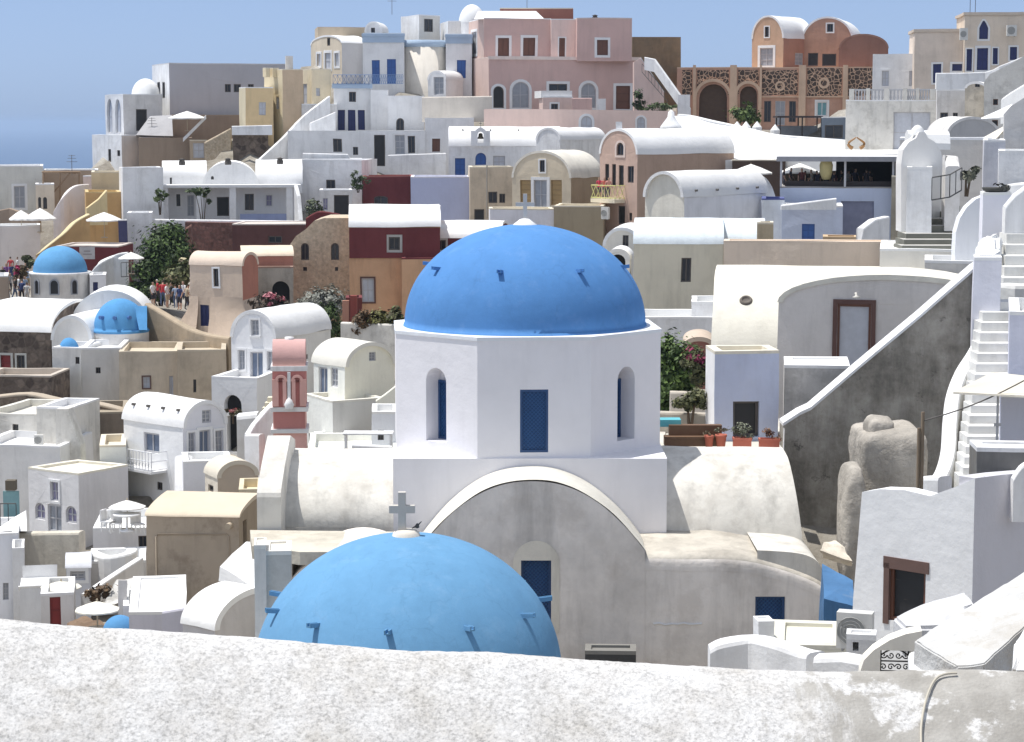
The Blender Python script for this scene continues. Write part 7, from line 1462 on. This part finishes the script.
    qs = [Vector(t) for t in smooth([tuple(p) for p in q], 5)]; t = MB(); t.tube([p - q[0] for p in qs], .0046, 8)
    tag(t.build('cable', paint((.5, .46, .38), .6), None, q[0]), 'loose pale cable hanging over the parapet', 'cable')
near_wall()
# ---- terrain
def terrain():
    pts = list(GROUND) + [(x, y, 118.2) for x in (-6, -3, 0, 3, 6) for y in (0, 2, 4, 6)] + [(x, 9, 115) for x in (-6, -3, 0, 3, 6)] + [(x, 16, 111) for x in (-8, 0, 8)] + [(x, 30, 107) for x in (-10, 0, 10)] + [(-20, 50, 100), (-30, 70, 96), (16, 36, 105), (20, 34, 105)]
    def h(x, y):
        n = d = 0.0
        for px, py, pz in pts:
            r2 = (x - px)**2 + (y - py)**2 + .4; w = 1/(r2*r2)
            n += w*pz; d += w
        z = n/d - .45
        far = max(0, y - 262)*1.1 + max(0, -x - 62 - y*.02)*.9 + max(0, x - 75)*.3
        far += max(0, y - 208)*max(0, -x - 44)*.12
        z -= far
        return max(-6, z) + noise.noise(Vector((x*.3, y*.3, 0)))*.15
    ys = [-30 + 5*i for i in range(7)] + [5 + 2.0*i for i in range(145)] + [300 + 14*i for i in range(22)]
    xs = [-260 + 20*i for i in range(9)] + [-84 + 2.0*i for i in range(85)] + [92 + 20*i for i in range(10)]
    vs = [(x, y, h(x, y)) for y in ys for x in xs]; n = len(xs); m = MB()
    m.add(vs, [(j*n + i, j*n + i + 1, (j+1)*n + i + 1, (j+1)*n + i) for j in range(len(ys)-1) for i in range(n - 1)], True)
    mt, nt, b = base_mat('hillside'); tc = nt.nodes.new('ShaderNodeTexCoord'); v = tc.outputs['Object']
    c = ramp(nt, nz(nt, v, .35, 9, .7), [(.36, (.17, .15, .12)), (.50, (.27, .245, .205)), (.64, (.38, .355, .31)), (.8, (.50, .475, .43))])
    nt.links.new(c.outputs[0], b.inputs['Base Color']); b.inputs['Roughness'].default_value = .95
    bp = node(nt, 'ShaderNodeBump', Strength=.5, Distance=.3); nt.links.new(nz(nt, v, 1.5, 8, .7), bp.inputs['Height']); nt.links.new(bp.outputs[0], b.inputs['Normal'])
    o = m.build('hillside_ground', mt); o['kind'] = 'structure'
terrain()
# ---- sea
m = MB(); NX = 40
S_ = 60000.0
m.add([(-S_, -3000, 0), (S_, -3000, 0), (S_, S_, 0), (-S_, S_, 0)], [(0, 1, 2, 3)])
mt, nt, b = base_mat('sea_water'); b.inputs['Base Color'].default_value = (.012, .06, .15, 1); b.inputs['Roughness'].default_value = .35; b.inputs['Specular IOR Level'].default_value = .3
tc = nt.nodes.new('ShaderNodeTexCoord'); bp = node(nt, 'ShaderNodeBump', Strength=.4, Distance=2.0); nt.links.new(nz(nt, tc.outputs['Object'], .03, 6, .6), bp.inputs['Height']); nt.links.new(bp.outputs[0], b.inputs['Normal'])
o = m.build('sea', mt); o['kind'] = 'structure'
# ---- haze over the sea
if HAZE:
    m = MB(); Hx = 45000.0; m.box(-Hx, -2000, -8, Hx, Hx, 152)
    mt = bpy.data.materials.new('haze'); mt.use_nodes = True; nt = mt.node_tree; nt.nodes.clear()
    out = nt.nodes.new('ShaderNodeOutputMaterial'); pv = nt.nodes.new('ShaderNodeVolumePrincipled'); pv.inputs['Color'].default_value = (.56, .70, .88, 1); pv.inputs['Density'].default_value = HAZE; pv.inputs['Anisotropy'].default_value = .2
    nt.links.new(pv.outputs[0], out.inputs['Volume'])
    o = m.build('haze', mt); o['kind'] = 'stuff'
# ---- sky and sun
AZ, EL = SUN_AZ, SUN_EL                                  # azimuth clockwise from +Y
w = bpy.data.worlds.new('World'); sc.world = w; w.use_nodes = True; nt = w.node_tree; bg = nt.nodes['Background']
sky = nt.nodes.new('ShaderNodeTexSky'); sky.sky_type = 'NISHITA'; sky.sun_disc = False; sky.sun_elevation = R(EL); sky.sun_rotation = R(AZ); sky.altitude = 120; sky.air_density = SKYP[0]; sky.dust_density = SKYP[1]; sky.ozone_density = SKYP[2]
tcw = nt.nodes.new('ShaderNodeTexCoord'); sx = nt.nodes.new('ShaderNodeSeparateXYZ'); nt.links.new(tcw.outputs['Generated'], sx.inputs[0])
bw = nt.nodes.new('ShaderNodeRGBToBW'); nt.links.new(sky.outputs[0], bw.inputs[0])
soft = mix(nt, SKYDESAT, sky.outputs[0], bw.outputs[0])               # thin high haze greys the upper sky
tint = ramp(nt, sx.outputs[2], [(0.0, SKYTINT), (.10, SKYTINT), (.30, (1, 1, 1))])
nt.links.new(mix(nt, 1.0, soft, tint.outputs[0], 'MULTIPLY'), bg.inputs[0]); bg.inputs[1].default_value = SKYS
s = bpy.data.lights.new('sun', 'SUN'); s.energy = SUNS; s.angle = R(.5); s.color = (1, .965, .91)
so = bpy.data.objects.new('sun', s); COL.objects.link(so)
d = Vector((math.sin(R(AZ))*math.cos(R(EL)), math.cos(R(AZ))*math.cos(R(EL)), math.sin(R(EL))))
so.rotation_euler = d.to_track_quat('Z', 'Y').to_euler(); so.location = (0, 100, 300)
cam = bpy.data.cameras.new('camera'); co = bpy.data.objects.new('camera', cam); COL.objects.link(co)
cam.sensor_width = 36; cam.lens = 36*F/W0; cam.clip_end = 200000; cam.clip_start = .1
co.location = CAM; co.rotation_euler = (math.pi/2 - PIT, 0, 0); sc.camera = co
sc.view_settings.view_transform = 'Standard'; sc.view_settings.look = 'None'; sc.view_settings.gamma = 1; sc.view_settings.use_curve_mapping = False; sc.view_settings.exposure = EXPO
sc.cycles.max_bounces = 6; sc.cycles.diffuse_bounces = 4; sc.cycles.volume_bounces = 1; sc.cycles.use_denoising = True
